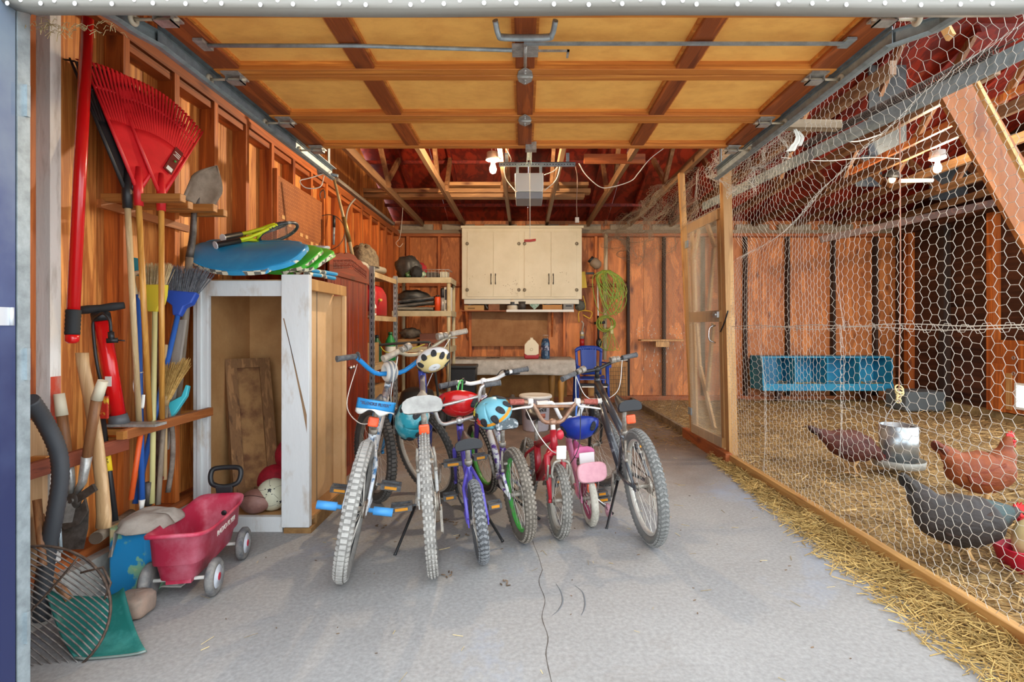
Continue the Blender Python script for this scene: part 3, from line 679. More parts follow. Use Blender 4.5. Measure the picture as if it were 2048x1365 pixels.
# gate
gt = thing('coop_gate', 'wood braced gate covered with fine wire cloth beside the tall post', 'gate', (1.7, 4.85, .1))
G0, G1 = V((1.70, 5.22, .11)), V((1.74, 4.53, .11))        # hinge side, latch side at the bottom
GU = V((-.045, 0, 2.07))
def gp(a, b, off=0): return G0 + (G1 - G0) * a + GU * b + V((-off, 0, 0))
bd = w_pale
def gboard(a0, b0, a1, b1, wd, off=0.0, m=None):
    return MB().beam(gp(a0, b0, off), gp(a1, b1, off), .02, wd, (0, 1, .01) if abs(a1 - a0) < .3 else (0, 0, 1))
for (a, b) in ((.05, .05), (.95, .95)): gboard(a, 0, b, 1, .075).build('stile', bd, gt)
for b, wd in ((.02, .085), (.55, .1), (.975, .085)): gboard(0, b, 1, b, wd, .021).build('cross_rail', bd, gt)
for (a0, b0, a1, b1) in ((.12, .82, .35, .95), (.6, .97, .86, .84), (.17, .58, .16, .82), (.82, .84, .62, .58), (.2, .52, .28, .32), (.28, .32, .72, .06), (.75, .52, .52, .22)):
    gboard(a0, b0, a1, b1, .055, .012).build('brace', bd, gt)
g = MB()
n1, n2 = 56, 150
for i in range(n1 + 1):
    a = gp(i / n1, 0, .036); b = gp(i / n1, 1, .036); g.beam(a, b, .0016, .0016)
for j in range(n2 + 1):
    a = gp(0, j / n2, .036); b = gp(1, j / n2, .036); g.beam(a, b, .0016, .0016)
g.build('wire_cloth', mat('hardware_cloth', 'b3a78f', .6, .1), gt)
q = gp(.97, .555, .05)
g = MB().cbox(q, (.02, .1, .05)); g.tube([q + V((-.02, .03, 0)), q + V((-.02, -.05, 0))], .008, 8); g.build('latch', m_steel, gt)
q = gp(.93, .5, .045)
MB().tube(smooth_path([q + V((0, 0, .02)), q + V((-.05, 0, -.0)), q + V((-.055, 0, -.1)), q + V((0, 0, -.13))], 5), .007, 8).build('pull_handle', m_chrome, gt)
for b in (.1, .9):
    q = gp(0, b, .045); MB().cbox(q, (.012, .09, .07)).build('hinge', m_galv, gt)
MB().tube(smooth_path([PX(1456, 622, 1.70), PX(1449, 645, 1.69), PX(1441, 664, 1.685)], 4), .006, 6).build('latch_cord', m_black, gt)
# loose netting slumped from the trusses above the back of the fence
ln = thing('loose_netting', 'bunched old chicken wire slumping from the trusses over the fence corner', 'netting', (1.5, 6.3, 2.3))
def slump(a, b, drop, sd):
    a, b = V(a), V(b)
    def f(u, v):
        p = a.lerp(b, max(0, min(1, u))); d = drop * (.6 + .4 * math.sin(u * 3.1))
        q = p + V((.16 * noise.noise((u * 4, v * 3, sd)) + .08 * noise.noise((u * 11, v * 9, sd)), .2 * noise.noise((u * 4, v * 3, sd + 5)), -v * d + .08 * noise.noise((u * 7, v * 6, sd + 9))))
        q.z = min(q.z, 2.69); return q
    return f
for k, (a, b, dr) in enumerate((((1.62, 5.0, 2.68), (1.35, 7.6, 2.66), .75), ((1.5, 5.6, 2.68), (1.2, 7.7, 2.64), .5), ((1.75, 3.3, 2.66), (1.62, 4.6, 2.66), .5))):
    f = slump(a, b, dr, 3.3 + k * 8)
    hexnet(0, 1.0, 0, 1.0, f, 'netting_fold', ln, s=.0145 if k < 2 else .019, rad=.0011, m=m_net2 if k < 2 else m_net)
# strip of netting hanging down the back wall
f = lambda u, v: V((1.18 + .42 * u + .1 * noise.noise((u * 4, v * 3, 1)), 7.9 - .2 * u + .06 * noise.noise((u * 5, v * 5, 8)), 2.62 - v * .5 * (1 - .7 * math.sin(PI * u)) + .05 * noise.noise((u * 6, v * 6, 4))))
hexnet(0, 1.0, 0, 1.0, f, 'netting_fold', ln, s=.03, rad=.0011, m=m_net2)
# straw
def straw(name, label, n, posf, col, col2, lmin, lmax, r=.0016, tilt=.25):
    g = MB()
    for i in range(n):
        p = V(posf(i)); a = rnd.uniform(0, 2 * PI); t = rnd.gauss(0, tilt); L = rnd.uniform(lmin, lmax)
        d = V((math.cos(a) * math.cos(t), math.sin(a) * math.cos(t), math.sin(t))); q0, q1 = p - d * L / 2, p + d * L / 2
        q0.z = max(q0.z, .002); q1.z = max(q1.z, .002)
        u = d.orthogonal().normalized(); w_ = d.cross(u); rr = r * rnd.uniform(.6, 1.4)
        o3 = [u * rr, (u * -.5 + w_ * .866) * rr, (u * -.5 - w_ * .866) * rr]
        g.add([q0 + o for o in o3] + [q1 + o for o in o3], [(0, 1, 4, 3), (1, 2, 5, 4), (2, 0, 3, 5)])
    return tag(g.build(name, mat('straw_' + col, col, .85, 0, col2, 3, (.3, .7), isl=.8)), label, 'straw', kind='stuff')
def sp1(i):
    d = 1.35 + 3.3 * rnd.random() ** 1.4; wd = (.26 if d < 2.6 else .26 - .09 * (d - 2.6)); u = rnd.random() ** 1.3
    return (fx(d) - .03 - u * wd * rnd.uniform(.6, 1.1), d, .004 + (.062 if d < 3.2 else .04) * (1 - u) * rnd.random() + .004 * rnd.random())
g = MB().grid(lambda u, v: (fx(1.35 + 3.2 * u) - .028 - v * .15 * (1 - .55 * u), 1.35 + 3.2 * u, max(.0015, .05 * (1 - v) ** 1.5 * (1 - .4 * u) + .012 * noise.noise((u * 30, v * 4, 0)) - .008 * v)), 60, 6)
tag(g.build('chaff', m_litter), 'fine chaff banked against the fence sill on the concrete', 'chaff', kind='stuff')
straw('loose_straw', 'golden straw spilling along the sill onto the concrete', 5200, sp1, 'd9b873', 'a98a4c', .025, .11, .0017, .3)
def sp2(i):
    d = 1.3 + 6.7 * rnd.random() ** 1.5; return (1.80 + min(rnd.random() * (.3 + d * .62), 3.72), min(d, 7.9), .052 + .03 * noise.noise((d * 2, d, 3)) + rnd.uniform(-.012, .02))
straw('bedding_straw', 'thick bed of trampled straw over the coop floor', 9000, sp2, 'cfab70', '5a3f22', .04, .15, .0028, .25)
def sp3(i):
    d = 1.6 + 5.5 * rnd.random() ** 1.2; return (rnd.uniform(-1.5, 1.7) if i % 3 else 1.7 - rnd.random() ** 2 * 1.0, d, .003)
straw('stray_straw', 'stray straws scattered over the concrete floor', 190, sp3, 'd8c393', 'b09a62', .02, .06, .0011, .02)
def sp4(i):
    d = 5.0 + 3.0 * rnd.random(); return (fx(d) - .03 - rnd.random() ** 2 * .5, d, .004 + .02 * rnd.random())
straw('back_straw', 'straw strewn beside the kerb beyond the gate', 700, sp4, 'a98856', '6d4f2c', .03, .1, .0017, .2)
g = MB()
for i in range(60):
    d = rnd.uniform(1.8, 5.5); x = rnd.uniform(-1.3, 1.5); a = rnd.uniform(0, PI); s = rnd.uniform(.003, .008)
    pts = [(s * (1 + .4 * rnd.random()) * math.cos(t), s * .45 * math.sin(t)) for t in [k * PI / 3 for k in range(6)]]
    g.prism(pts, .002, T(x, d, .0005) @ Matrix.Rotation(a, 4, 'Z'))
for (px, py) in ((895, 1040), (880, 1045), (905, 1048), (760, 1055), (900, 1150), (700, 1085), (925, 1075), (1010, 1170)):
    q = PZ(px, py, 0)
    for k in range(5): g.prism([(.011 * math.cos(t), .004 * math.sin(t)) for t in [k2 * PI / 3 for k2 in range(6)]], .003, T(q.x + rnd.uniform(-.03, .03), q.y + rnd.uniform(-.03, .03), .0005 + k * .0012) @ RZ(rnd.uniform(0, 180)))
tag(g.build('dead_leaf_litter', mat('leaf_bits', '86705a', .9, 0, '5e4c3c', 30, isl=.8)), 'crumbs of dead leaf scattered on the concrete', 'leaf litter', kind='stuff')
# ------------------------------------------------------------ LEFT WALL: TOOL RACKS AND TOOLS
w_rack = wood('rack_wood', 'c98a45', '8f551f', 'x', 18, .06, isl=.25, knots=False)
w_racky = wood('rack_wood_long', 'b9703a', '7e4118', 'y', 18, .06, isl=.25, knots=False)
w_handle = wood('handle_wood', 'd29a4b', 'a86f28', 'z', 20, .05, isl=.2, knots=False, rough=.4)
w_handlep = wood('pale_handle_wood', 'd8bf94', 'a98c60', 'z', 24, .05, isl=.2, knots=False)
w_handled = wood('brown_handle_wood', '9c6b43', '664024', 'z', 20, .06, isl=.2, knots=False)
w_greyh = wood('grey_handle_wood', '9a8a76', '6a5c4c', 'z', 20, .06, isl=.2, knots=False)
m_red = mat('red_plastic', 'e0252c', .4, 0, 'c81c22', 5); m_redp = mat('red_gloss', 'd31416', .25, coat=.4)
m_dsteel = mat('dark_steel', '6d6660', .55, .6, '453e38', 20)
# upper rack: two arms standing out from the wall
def arm(px0, px1, py, x_w, d0, label):
    p, q = P(px0, py, d0), P(px1, py, d0); p.x = x_w
    return MB().box((p.x, d0, p.z - .016), (q.x, d0 + .035, p.z + .016))
ur = thing('tool_rack', 'upper wooden tool rack with arms holding up the red rakes', 'tool rack', (-1.9, 2.6, 1.75))
z1, z2 = 1.735, 1.785
bx((XS, 2.36, z1 - .018), (-1.545, 2.40, z1 + .018)).build('arm', w_rack, ur, bevel=.003)
bx((XS, 2.50, z1 - .018), (-1.60, 2.54, z1 + .018)).build('arm', w_rack, ur, bevel=.003)
bx((XS, 2.78, z2 - .02), (-1.645, 2.82, z2 + .02)).build('arm', w_rack, ur, bevel=.003)
bx((XS, 2.90, z2 - .018), (-1.66, 2.94, z2 + .018)).build('arm', w_rack, ur, bevel=.003)
bx((XS, 2.34, z1 - .05), (XS + .02, 2.96, z1 - .012)).build('back_rail', w_racky, ur)
# lower ledgers along the wall
lr = thing('tool_ledger', 'lower wooden ledger holding tool handles and the red bicycle pump', 'tool rack', (-1.85, 2.6, .68))
bx((-1.775, 2.31, .655), (-1.745, 2.95, .70)).build('ledger', w_racky, lr, bevel=.003)
bx((-1.775, 2.285, .66), (-1.745, 2.31, .695)).build('ledger_end', w_rack, lr)
for yy in (2.36, 2.88): bx((XS, yy, .665), (-1.775, yy + .035, .69)).build('spacer', w_rack, lr)
l2 = thing('low_tool_ledger', 'reddish low board nailed across studs in front of the loppers', 'tool rack', (-1.85, 2.1, .6))
MB().beam((-1.835, 1.9, .615), (-1.80, 2.38, .625), .025, .06).build('ledger', wood('ledger_red', 'a5573a', '6f3220', 'y', 18, .06), l2, bevel=.003)
bx((XS, 2.36, .60), (-1.815, 2.385, .65)).build('spacer', w_rack, l2); bx((XS - .03, 2.02, .60), (-1.84, 2.045, .65)).build('spacer', w_rack, l2)
# rakes
def rake(label, off, m, hm, h_end, sticker=False):
    ap = V((-1.70, 2.46, 1.757)) + V(off); a = (V((-.175, -.07, .53))); b_ = V((-.045, .41, .485))
    R_ = .60; up = (a.normalized() + b_.normalized()).normalized(); sd = (b_ - a); sd = (sd - up * sd.dot(up)).normalized(); nn = sd.cross(up)
    if nn.x < 0: nn = -nn
    t = thing('leaf_rake', label, 'rake', ap, 'leaf rakes standing in the upper rack')
    ha = R(24.5)
    def fp(ang, rad, out=0): return ap + up * (rad * math.cos(ang)) + sd * (rad * math.sin(ang)) + nn * (out + .05 * (rad / R_) ** 2 * (1 - (ang / ha) ** 2) * .5)
    g = MB(); g.grid(lambda u, v: fp(-ha + 2 * ha * u, .035 + .30 * v), 16, 8, .005)
    for (ra, rb_) in ((.335, .345), (.47, .485)): g.grid(lambda u, v: fp(-ha + 2 * ha * u, ra + (rb_ - ra) * v, .001), 24, 1, .007)
    for i in range(27):
        ang = -ha + 2 * ha * i / 26; w_ = .0052; pts = [fp(ang, .33), fp(ang, .44), fp(ang, .54), fp(ang, .59), fp(ang, .605, -.03)]
        rings = [[p + sd * w_ + nn * .0025, p - sd * w_ + nn * .0025, p - sd * w_ - nn * .0025, p + sd * w_ - nn * .0025] for p in pts]; g.loft(rings, True, False)
    for s in (-1, 1): g.tube([fp(s * ha, .03), fp(s * ha, .33), fp(s * ha, .6)], [.009, .007, .004], 6)
    hd = g.build('rake_head', m, t)
    if sticker:
        M = frame(fp(ha * .60, .25, .004), nn, (fp(ha * .60, .35) - fp(ha * .60, .2)).normalized()) @ RZ(-8)
        def lab(x0, y0, x1, y1, m_, nm, zz=.002): MB().box((x0, y0, 0), (x1, y1, zz), M).build(nm, m_, hd)
        lab(-.09, -.022, .09, .022, mat('sticker_maroon', '6d1b18', .4), 'sticker')
        for k in range(3): MB().box((.03 + .012 * k, -.017, .002), (.034 + .012 * k, .016 - .008 * (k % 2), .003), M).build('print_line', m_white, hd)
        MB().box((-.08, -.016, .002), (-.055, .014, .0028), M).build('bar_code', m_white, hd)
        MB().ball(M @ V((-.0, -.006, .002)), .007, nu=10, nv=4).build('print_dot', mat('print_green', '4d8a3a', .5), hd)
    so = ap + up * .05
    MB().tube([ap + up * .13, ap + up * .02, V(ap) - (V(ap) - V(h_end)).normalized() * .06], [.013, .02, .019], 10).build('socket', m, t)
    MB().tube([V(ap) - (V(ap) - V(h_end)).normalized() * .055, h_end], .0125, 10).build('rake_handle', hm, t)
    return t
rake('red plastic leaf rake with label, frontmost of the fanned heads', (0, .0, 0), m_red, w_handle, V((-1.765, 2.56, .703)), True)
rake('red plastic leaf rake half hidden behind the labelled red rake', (-.035, -.10, .0), m_red, w_handle, V((-1.79, 2.51, .705)))
rake('black leaf rake edge behind the two red rakes', (-.055, -.14, -.02), m_black, w_handlep, V((-1.80, 2.455, .705)))
# long red pole hanging
t = thing('extension_pole', 'long red pole with black ribbed grip hanging by the garage opening', 'pole', (-1.8, 2.12, 1.1))
p0, p1 = P(175, 38, 2.17), P(146, 640, 2.10); MB().tube([p0, p1], .022, 14).build('shaft', m_redp, t)
dd = (p1 - p0).normalized(); q = p1 - dd * .04
MB().tube([q + dd * .1 * i / 12 for i in range(13)], [.0245 + (.0015 if i % 2 else 0) for i in range(13)], 14).build('grip', m_rubber, t)
MB().tube([q + dd * .1, q + dd * .125, q + dd * .135], [.024, .023, .012], 12).build('end_cap', m_redp, t)
# bicycle pump on the ledger
t = thing('floor_pump', 'red bicycle floor pump standing on the lower tool ledger', 'pump', (-1.74, 2.4, .70))
base, top = P(237, 838, 2.40), P(203, 640, 2.36)
MB().tube([base, top], .031, 20).build('barrel', m_redp, t); d = (top - base).normalized()
MB().tube([top - d * .005, top + d * .03, top + d * .045], [.036, .036, .02], 18).build('cap', m_black, t)
MB().tube([base - d * .03, base + d * .02], [.042, .036], 16).build('foot', mat('pump_grey', '55575a', .5), t)
bx((-1.90, 2.36, .7005), (-1.66, 2.44, .712)).xf(Matrix.Translation((0, 0, 0))).build('foot_plate', m_steel, t)
hc = P(201, 617, 2.34); MB().tube([top + d * .04, hc], .006, 8).build('plunger', m_steel, t)
l, r_ = P(150, 622, 2.30), P(249, 611, 2.38); MB().tube([l, l.lerp(hc, .5), hc, hc.lerp(r_, .5), r_], [.017, .019, .016, .019, .015], 12).build('handle', m_rubber, t)
MB().tube(smooth_path([base + V((-.04, 0, .02)), P(196, 740, 2.33), P(187, 670, 2.33), P(188, 640, 2.33), P(205, 627, 2.30), P(219, 640, 2.30), P(222, 665, 2.30)], 5), .0065, 8).build('hose', m_black, t)
MB().tube([P(213, 682, 2.29), P(236, 681, 2.31)], .011, 10).tube([P(222, 664, 2.30), P(223, 682, 2.30)], .012, 8).tube([P(236, 681, 2.31), P(250, 682, 2.32)], .003, 6).build('valve_head', m_black, t)
q = P(222, 762, 2.355); bx((-.014, -.001, -.022), (.014, .001, .022)).xf(T(q.x + .012, q.y - .031, q.z)).build('sticker', m_white, t)
# loppers
t = thing('loppers', 'rusty bolt loppers with wooden handles hanging behind the low board', 'loppers', (-1.84, 2.15, .3))
J = P(148, 1000, 2.13)
for (a, b_, c_, nm) in (((118, 788), (124, 832), (141, 958), 0), ((206, 762), (193, 800), (166, 958), 1)):
    A, B, C = P(*a, 2.11), P(*b_, 2.11), P(*c_, 2.12)
    MB().tube([B.lerp(C, -.02), B.lerp(C, .3), C], [.019, .0185, .015], 12).build('handle', w_handled, t)
    MB().tube([A, B], [.0185, .021], 12).build('hand_grip', mat('cream_grip', 'd6ccb2', .6), t)
    MB().tube([B.lerp(C, .72), C + (C - B) * .05, J + V((.012 if nm else -.01, 0, .03))], [.0185, .015, .012], 10).build('ferrule', m_steel, t)
g = MB(); g.ball(J, (.03, .012, .035), nu=12, nv=8); g.beam(J, P(140, 1045, 2.12), .012, .05); g.beam(J + V((.01, 0, .0)), P(190, 975, 2.12), .012, .03); g.tube([J + V((0, -.02, 0)), J + V((0, .02, 0))], .01, 8); g.build('jaw', m_dsteel, t)
g = MB(); Mx = frame(P(133, 1048, 2.13), (0, -1, .15), (1, 0, .6)); g.prism([(-.01, -.02), (.05, -.03), (.1, .0), (.11, .05), (.08, .03), (.03, .04), (-.02, .03)], .01, Mx); g.build('blade', m_dsteel, t)
# long axe handle
def stick(name, label, cat, pts, r, m, n=10, flat=1.0, group=None, extra=None):
    o = MB().tube(pts, r, n, flat=flat).build(name, m); return tag(o, label, cat, group)
tag(MB().loft([[V(p) + V((math.cos(a) * w_, math.sin(a) * .017, 0)) for a in [2 * PI * k / 14 for k in range(14)]] for p, w_ in ((P(164, 706, 2.22), .026), (P(166, 730, 2.22), .025), (P(180, 800, 2.215), .026), (P(193, 880, 2.21), .027), (P(203, 960, 2.20), .027), (P(208, 1030, 2.19), .030), (P(207, 1056, 2.18), .032))]).build('axe_handle', wood('ash_wood', 'd3ae80', 'b08758', 'z', 24, .04, isl=0, knots=False)), 'pale unfinished axe handle leaning beside the loppers', 'tool handle')
ah = SC.objects['axe_handle']
# crowbar / level with yellow tape
t = thing('pry_bar', 'black metal bar with yellow numbered tape standing beside the axe handle', 'bar', (-1.82, 2.3, .2))
a, b_ = P(200, 800, 2.36), P(231, 1043, 2.26); MB().tube([a, b_], .0115, 8).build('shaft', m_black, t)
p, q = a.lerp(b_, .40), a.lerp(b_, .60); MB().tube([p, q], .0135, 12).build('tape_label', mat('tape_yellow', 'e7c51c', .5), t)
dd = (q - p).normalized(); xx = V((0, -1, 0)); Mx = frame(p.lerp(q, .55) + V((0.003, -.0142, 0)), (0.1, -1, 0), dd)
txt('printed_number', '30', .024, Mx, m_black, t, .0004)
MB().cbox(P(209, 815, 2.33), (.03, .012, .10)).build('hang_tag', mat('tag_red', 'b92a22', .5, 0, 'd8b23a', 30, (.5, .6)), t)
# shovel with steel blade up
t = thing('digging_shovel', 'pointed steel shovel stored blade up in the upper rack', 'shovel', (-1.70, 2.86, 1.8))
ap = V((-1.795, 2.86, 1.81)); tip = P(428, 334, 2.95)
ax_ = (tip - ap).normalized(); sd = ax_.cross(V((.80, -.55, .1))).normalized(); nn = sd.cross(ax_)
def sb(u, v):
    L = (tip - ap).length; w_ = .088 * (.86 + .2 * u if u < .5 else .96 * max(.02, 1 - ((u - .5) / .5) ** 1.5)); x = (v - .5) * 2
    return ap + ax_ * (L * u) + sd * (w_ * x) + nn * (.03 * x * x * (1 - u * .7) + .03 * u)
MB().grid(sb, 14, 8, .003).build('blade', mat('worn_steel', '94836f', .5, .3, '6f5d4b', 9), t)
pp = [ap + ax_ * .07, ap - V((0, 0, .03)), P(388, 425, 2.84), P(386, 470, 2.84), P(379, 515, 2.83), P(370, 640, 2.83), P(352, 830, 2.82)]
MB().tube(smooth_path(pp[:5], 4), [.010 + .009 * i / 16 for i in range(17)], 10).build('socket', m_dsteel, t)
MB().tube(pp[4:], .019, 10).build('handle', w_greyh, t)
# brooms and poles
t = thing('push_broom', 'blue headed broom with grey bristles stored upside down', 'broom', (-1.72, 2.6, .2))
hd_, be = P(357, 625, 2.74), P(270, 1008, 2.50)
MB().tube([hd_, be], .0125, 10).build('handle', mat('broom_blue', '2f62b5', .4), t)
u_ = (hd_ - be).normalized(); s_ = V((.93, .2, .32)); s_ = (s_ - u_ * s_.dot(u_)).normalized(); n_ = u_.cross(s_)
MB().loft([[hd_ + u_ * z + s_ * (w_ * cx) + n_ * (.022 * cy * k) for cx, cy in ((-1, -1), (1, -1), (1, 1), (-1, 1))] for z, w_, k in ((-.02, .018, .8), (.03, .03, 1), (.05, .062, 1), (.10, .075, 1), (.112, .075, .9))], True, False).build('broom_head', mat('broom_head_blue', '2a50b0', .45), t, bevel=.006)
g = MB()
for i in range(420):
    a, b_ = rnd.uniform(-1, 1), rnd.uniform(-1, 1); p = hd_ + u_ * .108 + s_ * (.07 * a) + n_ * (.018 * b_); e = hd_ + u_ * (.24 + rnd.uniform(-.02, .015)) + s_ * (.098 * a + rnd.gauss(0, .008) + .02 * max(0, a)) + n_ * (.03 * b_)
    g.tube([p, p.lerp(e, .6) + s_ * rnd.gauss(0, .003), e], [.0014, .0012, .0008], 3, caps=False)
br = g.build('bristles', mat('bristle_grey', '53565c', .9, 0, '7c7f84', 60), t); br['kind'] = 'stuff'
t = thing('yellow_broom', 'upside down broom with yellow head and tan bristles behind rake handles', 'broom', (-1.8, 2.6, .6))
hd_, be = P(310, 600, 2.62), P(304, 1008, 2.5)
MB().tube([hd_, be], .012, 10).build('handle', mat('cream_handle', 'd9d08f', .5), t)
MB().loft([[hd_ + V((w_ * cx, .022 * cy, z)) for cx, cy in ((-1, -1), (1, -1), (1, 1), (-1, 1))] for z, w_ in ((-.06, .02), (-.02, .04), (.02, .05), (.075, .055))], True, False).build('broom_head', mat('head_yellow', 'e3cf3a', .5), t, bevel=.004)
g = MB()
for i in range(260):
    a, b_ = rnd.uniform(-1, 1), rnd.uniform(-1, 1); p = hd_ + V((.05 * a, .018 * b_, .07)); g.tube([p, p + V((.018 * a + .015, .01 * b_, .10 + rnd.uniform(-.015, .015)))], [.0014, .0009], 3, caps=False)
br = g.build('bristles', mat('bristle_tan', 'b59a6a', .9, 0, 'd2bd92', 60), t); br['kind'] = 'stuff'
MB().tube([P(296, 965, 2.5), P(296, 1012, 2.5)], .016, 10).build('spring_end', m_dsteel, t)
t = thing('corn_broom', 'natural corn broom with fanned straw behind the rake handles', 'broom', (-1.80, 2.6, .5))
q, be = P(330, 800, 2.63), P(316, 1010, 2.55); MB().tube([q, be], .012, 8).build('handle', w_greyh, t)
g = MB()
for i in range(320):
    a, b_ = rnd.uniform(-1, 1), rnd.uniform(-1, 1); p = q + V((.022 * a, .014 * b_, 0)); e = q + V((.045 + .06 * a, .02 * b_ + .03, .17 + .02 * a * 0 + rnd.uniform(-.03, .02) + (.02 if a > .3 else 0)))
    g.tube([p, p.lerp(e, .5) + V((-.004 * a, 0, .004)), e], [.0018, .0014, .001], 3, caps=False)
br = g.build('bristles', mat('corn_straw', 'cfa862', .9, 0, 'a47c3c', 60), t); br['kind'] = 'stuff'
MB().tube([q + V((0, 0, -.03)), q + V((0, 0, .02))], [.016, .026], 10).build('binding', mat('binding', 'a8895c', .8), t)
# loose poles
t = thing('plastic_handle_tool', 'blue shafted garden tool with cream D-handle at its top', 'garden tool', (-1.82, 2.5, .2))
a, b_ = P(276, 590, 2.56), P(284, 1000, 2.47); MB().tube([a, b_], .013, 10).build('shaft', mat('broom_blue', '2f62b5', .4), t)
MB().tube(smooth_path([a + V((0, 0, -.03)), P(266, 566, 2.56), P(268, 549, 2.56), P(281, 547, 2.56), P(287, 566, 2.56), a + V((.004, 0, -.03))], 4), .011, 8).build('handle', mat('cream_plastic', 'd9c9a4', .5), t)
MB().tube([b_, b_ + V((0, -.004, -.05))], [.0135, .009], 8).build('tip', m_white, t)
tag(MB().prism([(-.03, -.03), (.035, -.03), (.04, .05), (-.01, .06), (-.035, .03)], .02, frame(P(274, 540, 2.60), (0, -1, 0), (1, 0, 0))).build('plastic_scoop', mat('teal_plastic', '3ba7b4', .45)), 'small teal plastic scoop hooked above the cream D-handle', 'scoop')
stick('orange_pole', 'orange pole standing between ledger and concrete curb', 'pole', [P(284, 850, 2.42), P(262, 1000, 2.36)], .011, mat('pole_orange', 'd8571f', .5))
stick('brown_pole', 'brown rusty pole standing in the lower ledger', 'pole', [P(321, 600, 2.74), P(316, 1010, 2.58)], .012, mat('pole_brown', '7a5a4a', .7, 0, '55392c', 24))
stick('crooked_stick', 'grey crooked branch standing last in the lower ledger', 'stick', smooth_path([P(332, 800, 2.72), P(344, 860, 2.7), P(345, 920, 2.69), P(336, 985, 2.68)], 5), .012, mat('bark_grey', '8d8074', .9, 0, '6a5d52', 30))
stick('red_tipped_stake', 'pale stake splashed with red paint standing in the ledger', 'stake', [P(331, 690, 2.68), P(329, 960, 2.62)], .011, mat('stake_paint', 'c9a878', .8, 0, 'b3282a', 6, (.6, .64)))
tag(MB().loft([[p + V((w_ * cx, .008 * cy, 0)) for cx, cy in ((-1, -1), (1, -1), (1, 1), (-1, 1))] for p, w_ in ((P(364, 640, 2.76), .022), (P(350, 740, 2.75), .022), (P(333, 860, 2.74), .02), (P(331, 900, 2.73), .014))], True, False).build('grey_paddle', mat('weathered_paddle', 'a8a097', .85, 0, '857b70', 16, (.3, .7), (1, 1, .2))), 'weathered grey wooden paddle leaning behind the blue broom', 'paddle')
tag(MB().prism([(-.05, -.06), (-.02, -.085), (.0, -.06), (.045, .03), (.05, .085), (.035, .09), (.02, .03), (-.045, -.01)], .03, frame(P(357, 805, 2.75), (0.2, -1, .2), (1, 0, 0))).build('plastic_scraper', mat('cyan_plastic', '43b9c6', .4), bevel=.004), 'bright turquoise plastic scraper wedged above the lower ledger', 'scraper')
g = MB(); pth = smooth_path([P(285, 745, 2.48), P(272, 750, 2.48), P(268, 775, 2.47), P(275, 800, 2.46), P(284, 816, 2.45), P(287, 790, 2.45)], 6)
tag(g.tube(pth, .008, 6, flat=.3).build('strap_loop', m_white), 'white plastic strap loop hooked round the blue shaft', 'strap')
# hoe blade, plank, lower odds and ends
Mx = frame(P(158, 1052, 2.14), (.2, -1, .1), (1, .1, .25))
t = thing('hoe', 'rusty broad hoe leaning by the curb under the loppers', 'hoe', (-1.85, 2.12, .15))
MB().prism([(-.10, -.07), (.0, -.095), (.03, -.02), (.045, .045), (.02, .075), (-.03, .04), (-.09, .02)], .005, Mx).build('blade', m_dsteel, t)
MB().tube([P(131, 1010, 2.15), P(137, 1100, 2.13)], .012, 8).build('socket', m_dsteel, t); MB().tube([P(126, 900, 2.2), P(131, 1012, 2.15)], .014, 8).build('handle', w_greyh, t)
stick('steel_rod', 'thin steel rod standing against the curb behind the black hose', 'rod', [P(115, 980, 2.12), P(122, 1105, 2.02)], .006, m_galv)
t = thing('sledge_handle', 'grey weathered round handle lying on the curb behind the blue bin', 'tool handle', (-1.82, 2.3, .16))
MB().tube([P(192, 1077, 2.22), P(262, 1028, 2.52)], [.026, .022], 14).build('shaft', w_greyh, t)
MB().tube([P(190.5, 1078, 2.214), P(192, 1077, 2.22)], .024, 14).build('end_grain', mat('end_grain', '5b4a3b', .9), t)
tag(bx((-1.93, 2.02, .15), (-1.905, 2.10, .79)).build('plank_offcut', wood('offcut_wood', 'c9a27a', '9c7448', 'z', 16, .06, isl=0)), 'upright plank offcut standing at the wall behind the black hose', 'plank')
# thick black corrugated hose
pth = smooth_path([P(60, 800, 1.80), P(90, 845, 1.88), P(115, 900, 1.92), P(121, 955, 1.93), P(110, 1030, 1.93), P(96, 1100, 1.94), P(86, 1180, 1.94), P(84, 1240, 1.94)], 14)
tag(MB().tube(pth, [.0255 + (.0022 if i % 2 else 0) for i in range(len(pth))], 14).build('vacuum_hose', mat('hose_black', '3c3e42', .6)), 'thick black ribbed hose curving down beside the door track', 'hose')
# wire bedding fork
t = thing('bedding_fork', 'rusty round wire bedding fork with many parallel tines by the track', 'fork', (-1.66, 1.85, .02))
C = V((-1.69, 1.80, .165)); ex = V((.76, .05, -.56)).normalized(); ey = V((.52, .40, .72)); ey = (ey - ex * ey.dot(ex)).normalized()
def fk(a, b_, dz=0): return C + ex * a + ey * b_ + ex.cross(ey) * (dz - .05 * (1 - min(1, (a * a + b_ * b_) / .06)))
ring = [fk(  .245 * math.cos(2 * PI * i / 48), .205 * math.sin(2 * PI * i / 48)) for i in range(48)]
MB().tube(ring, .0048, 6, True).build('hoop', m_rust, t)
for i in range(26):
    b_ = -.198 + .396 * i / 25; a = .245 * math.sqrt(max(0, 1 - (b_ / .205) ** 2))
    MB().tube([fk(-a + 2 * a * k / 8, b_) for k in range(9)], .0027, 5).build('tine', mat('tine_steel', '8a8480', .5, .4, '57504b', 40), t)
MB().tube([fk(-.02, -.2 + .4 * k / 8, .006) for k in range(9)], .004, 6).build('cross_wire', m_rust, t)
q = fk(.02, .16); MB().tube([q, fk(.07, .215), fk(.13, .19), fk(.15, .14)], .004, 6).build('wire_bracket', m_rust, t)
MB().tube([fk(-.2, .05), P(86, 1130, 1.9), P(74, 1000, 1.94)], .014, 8).build('handle', w_handled, t)
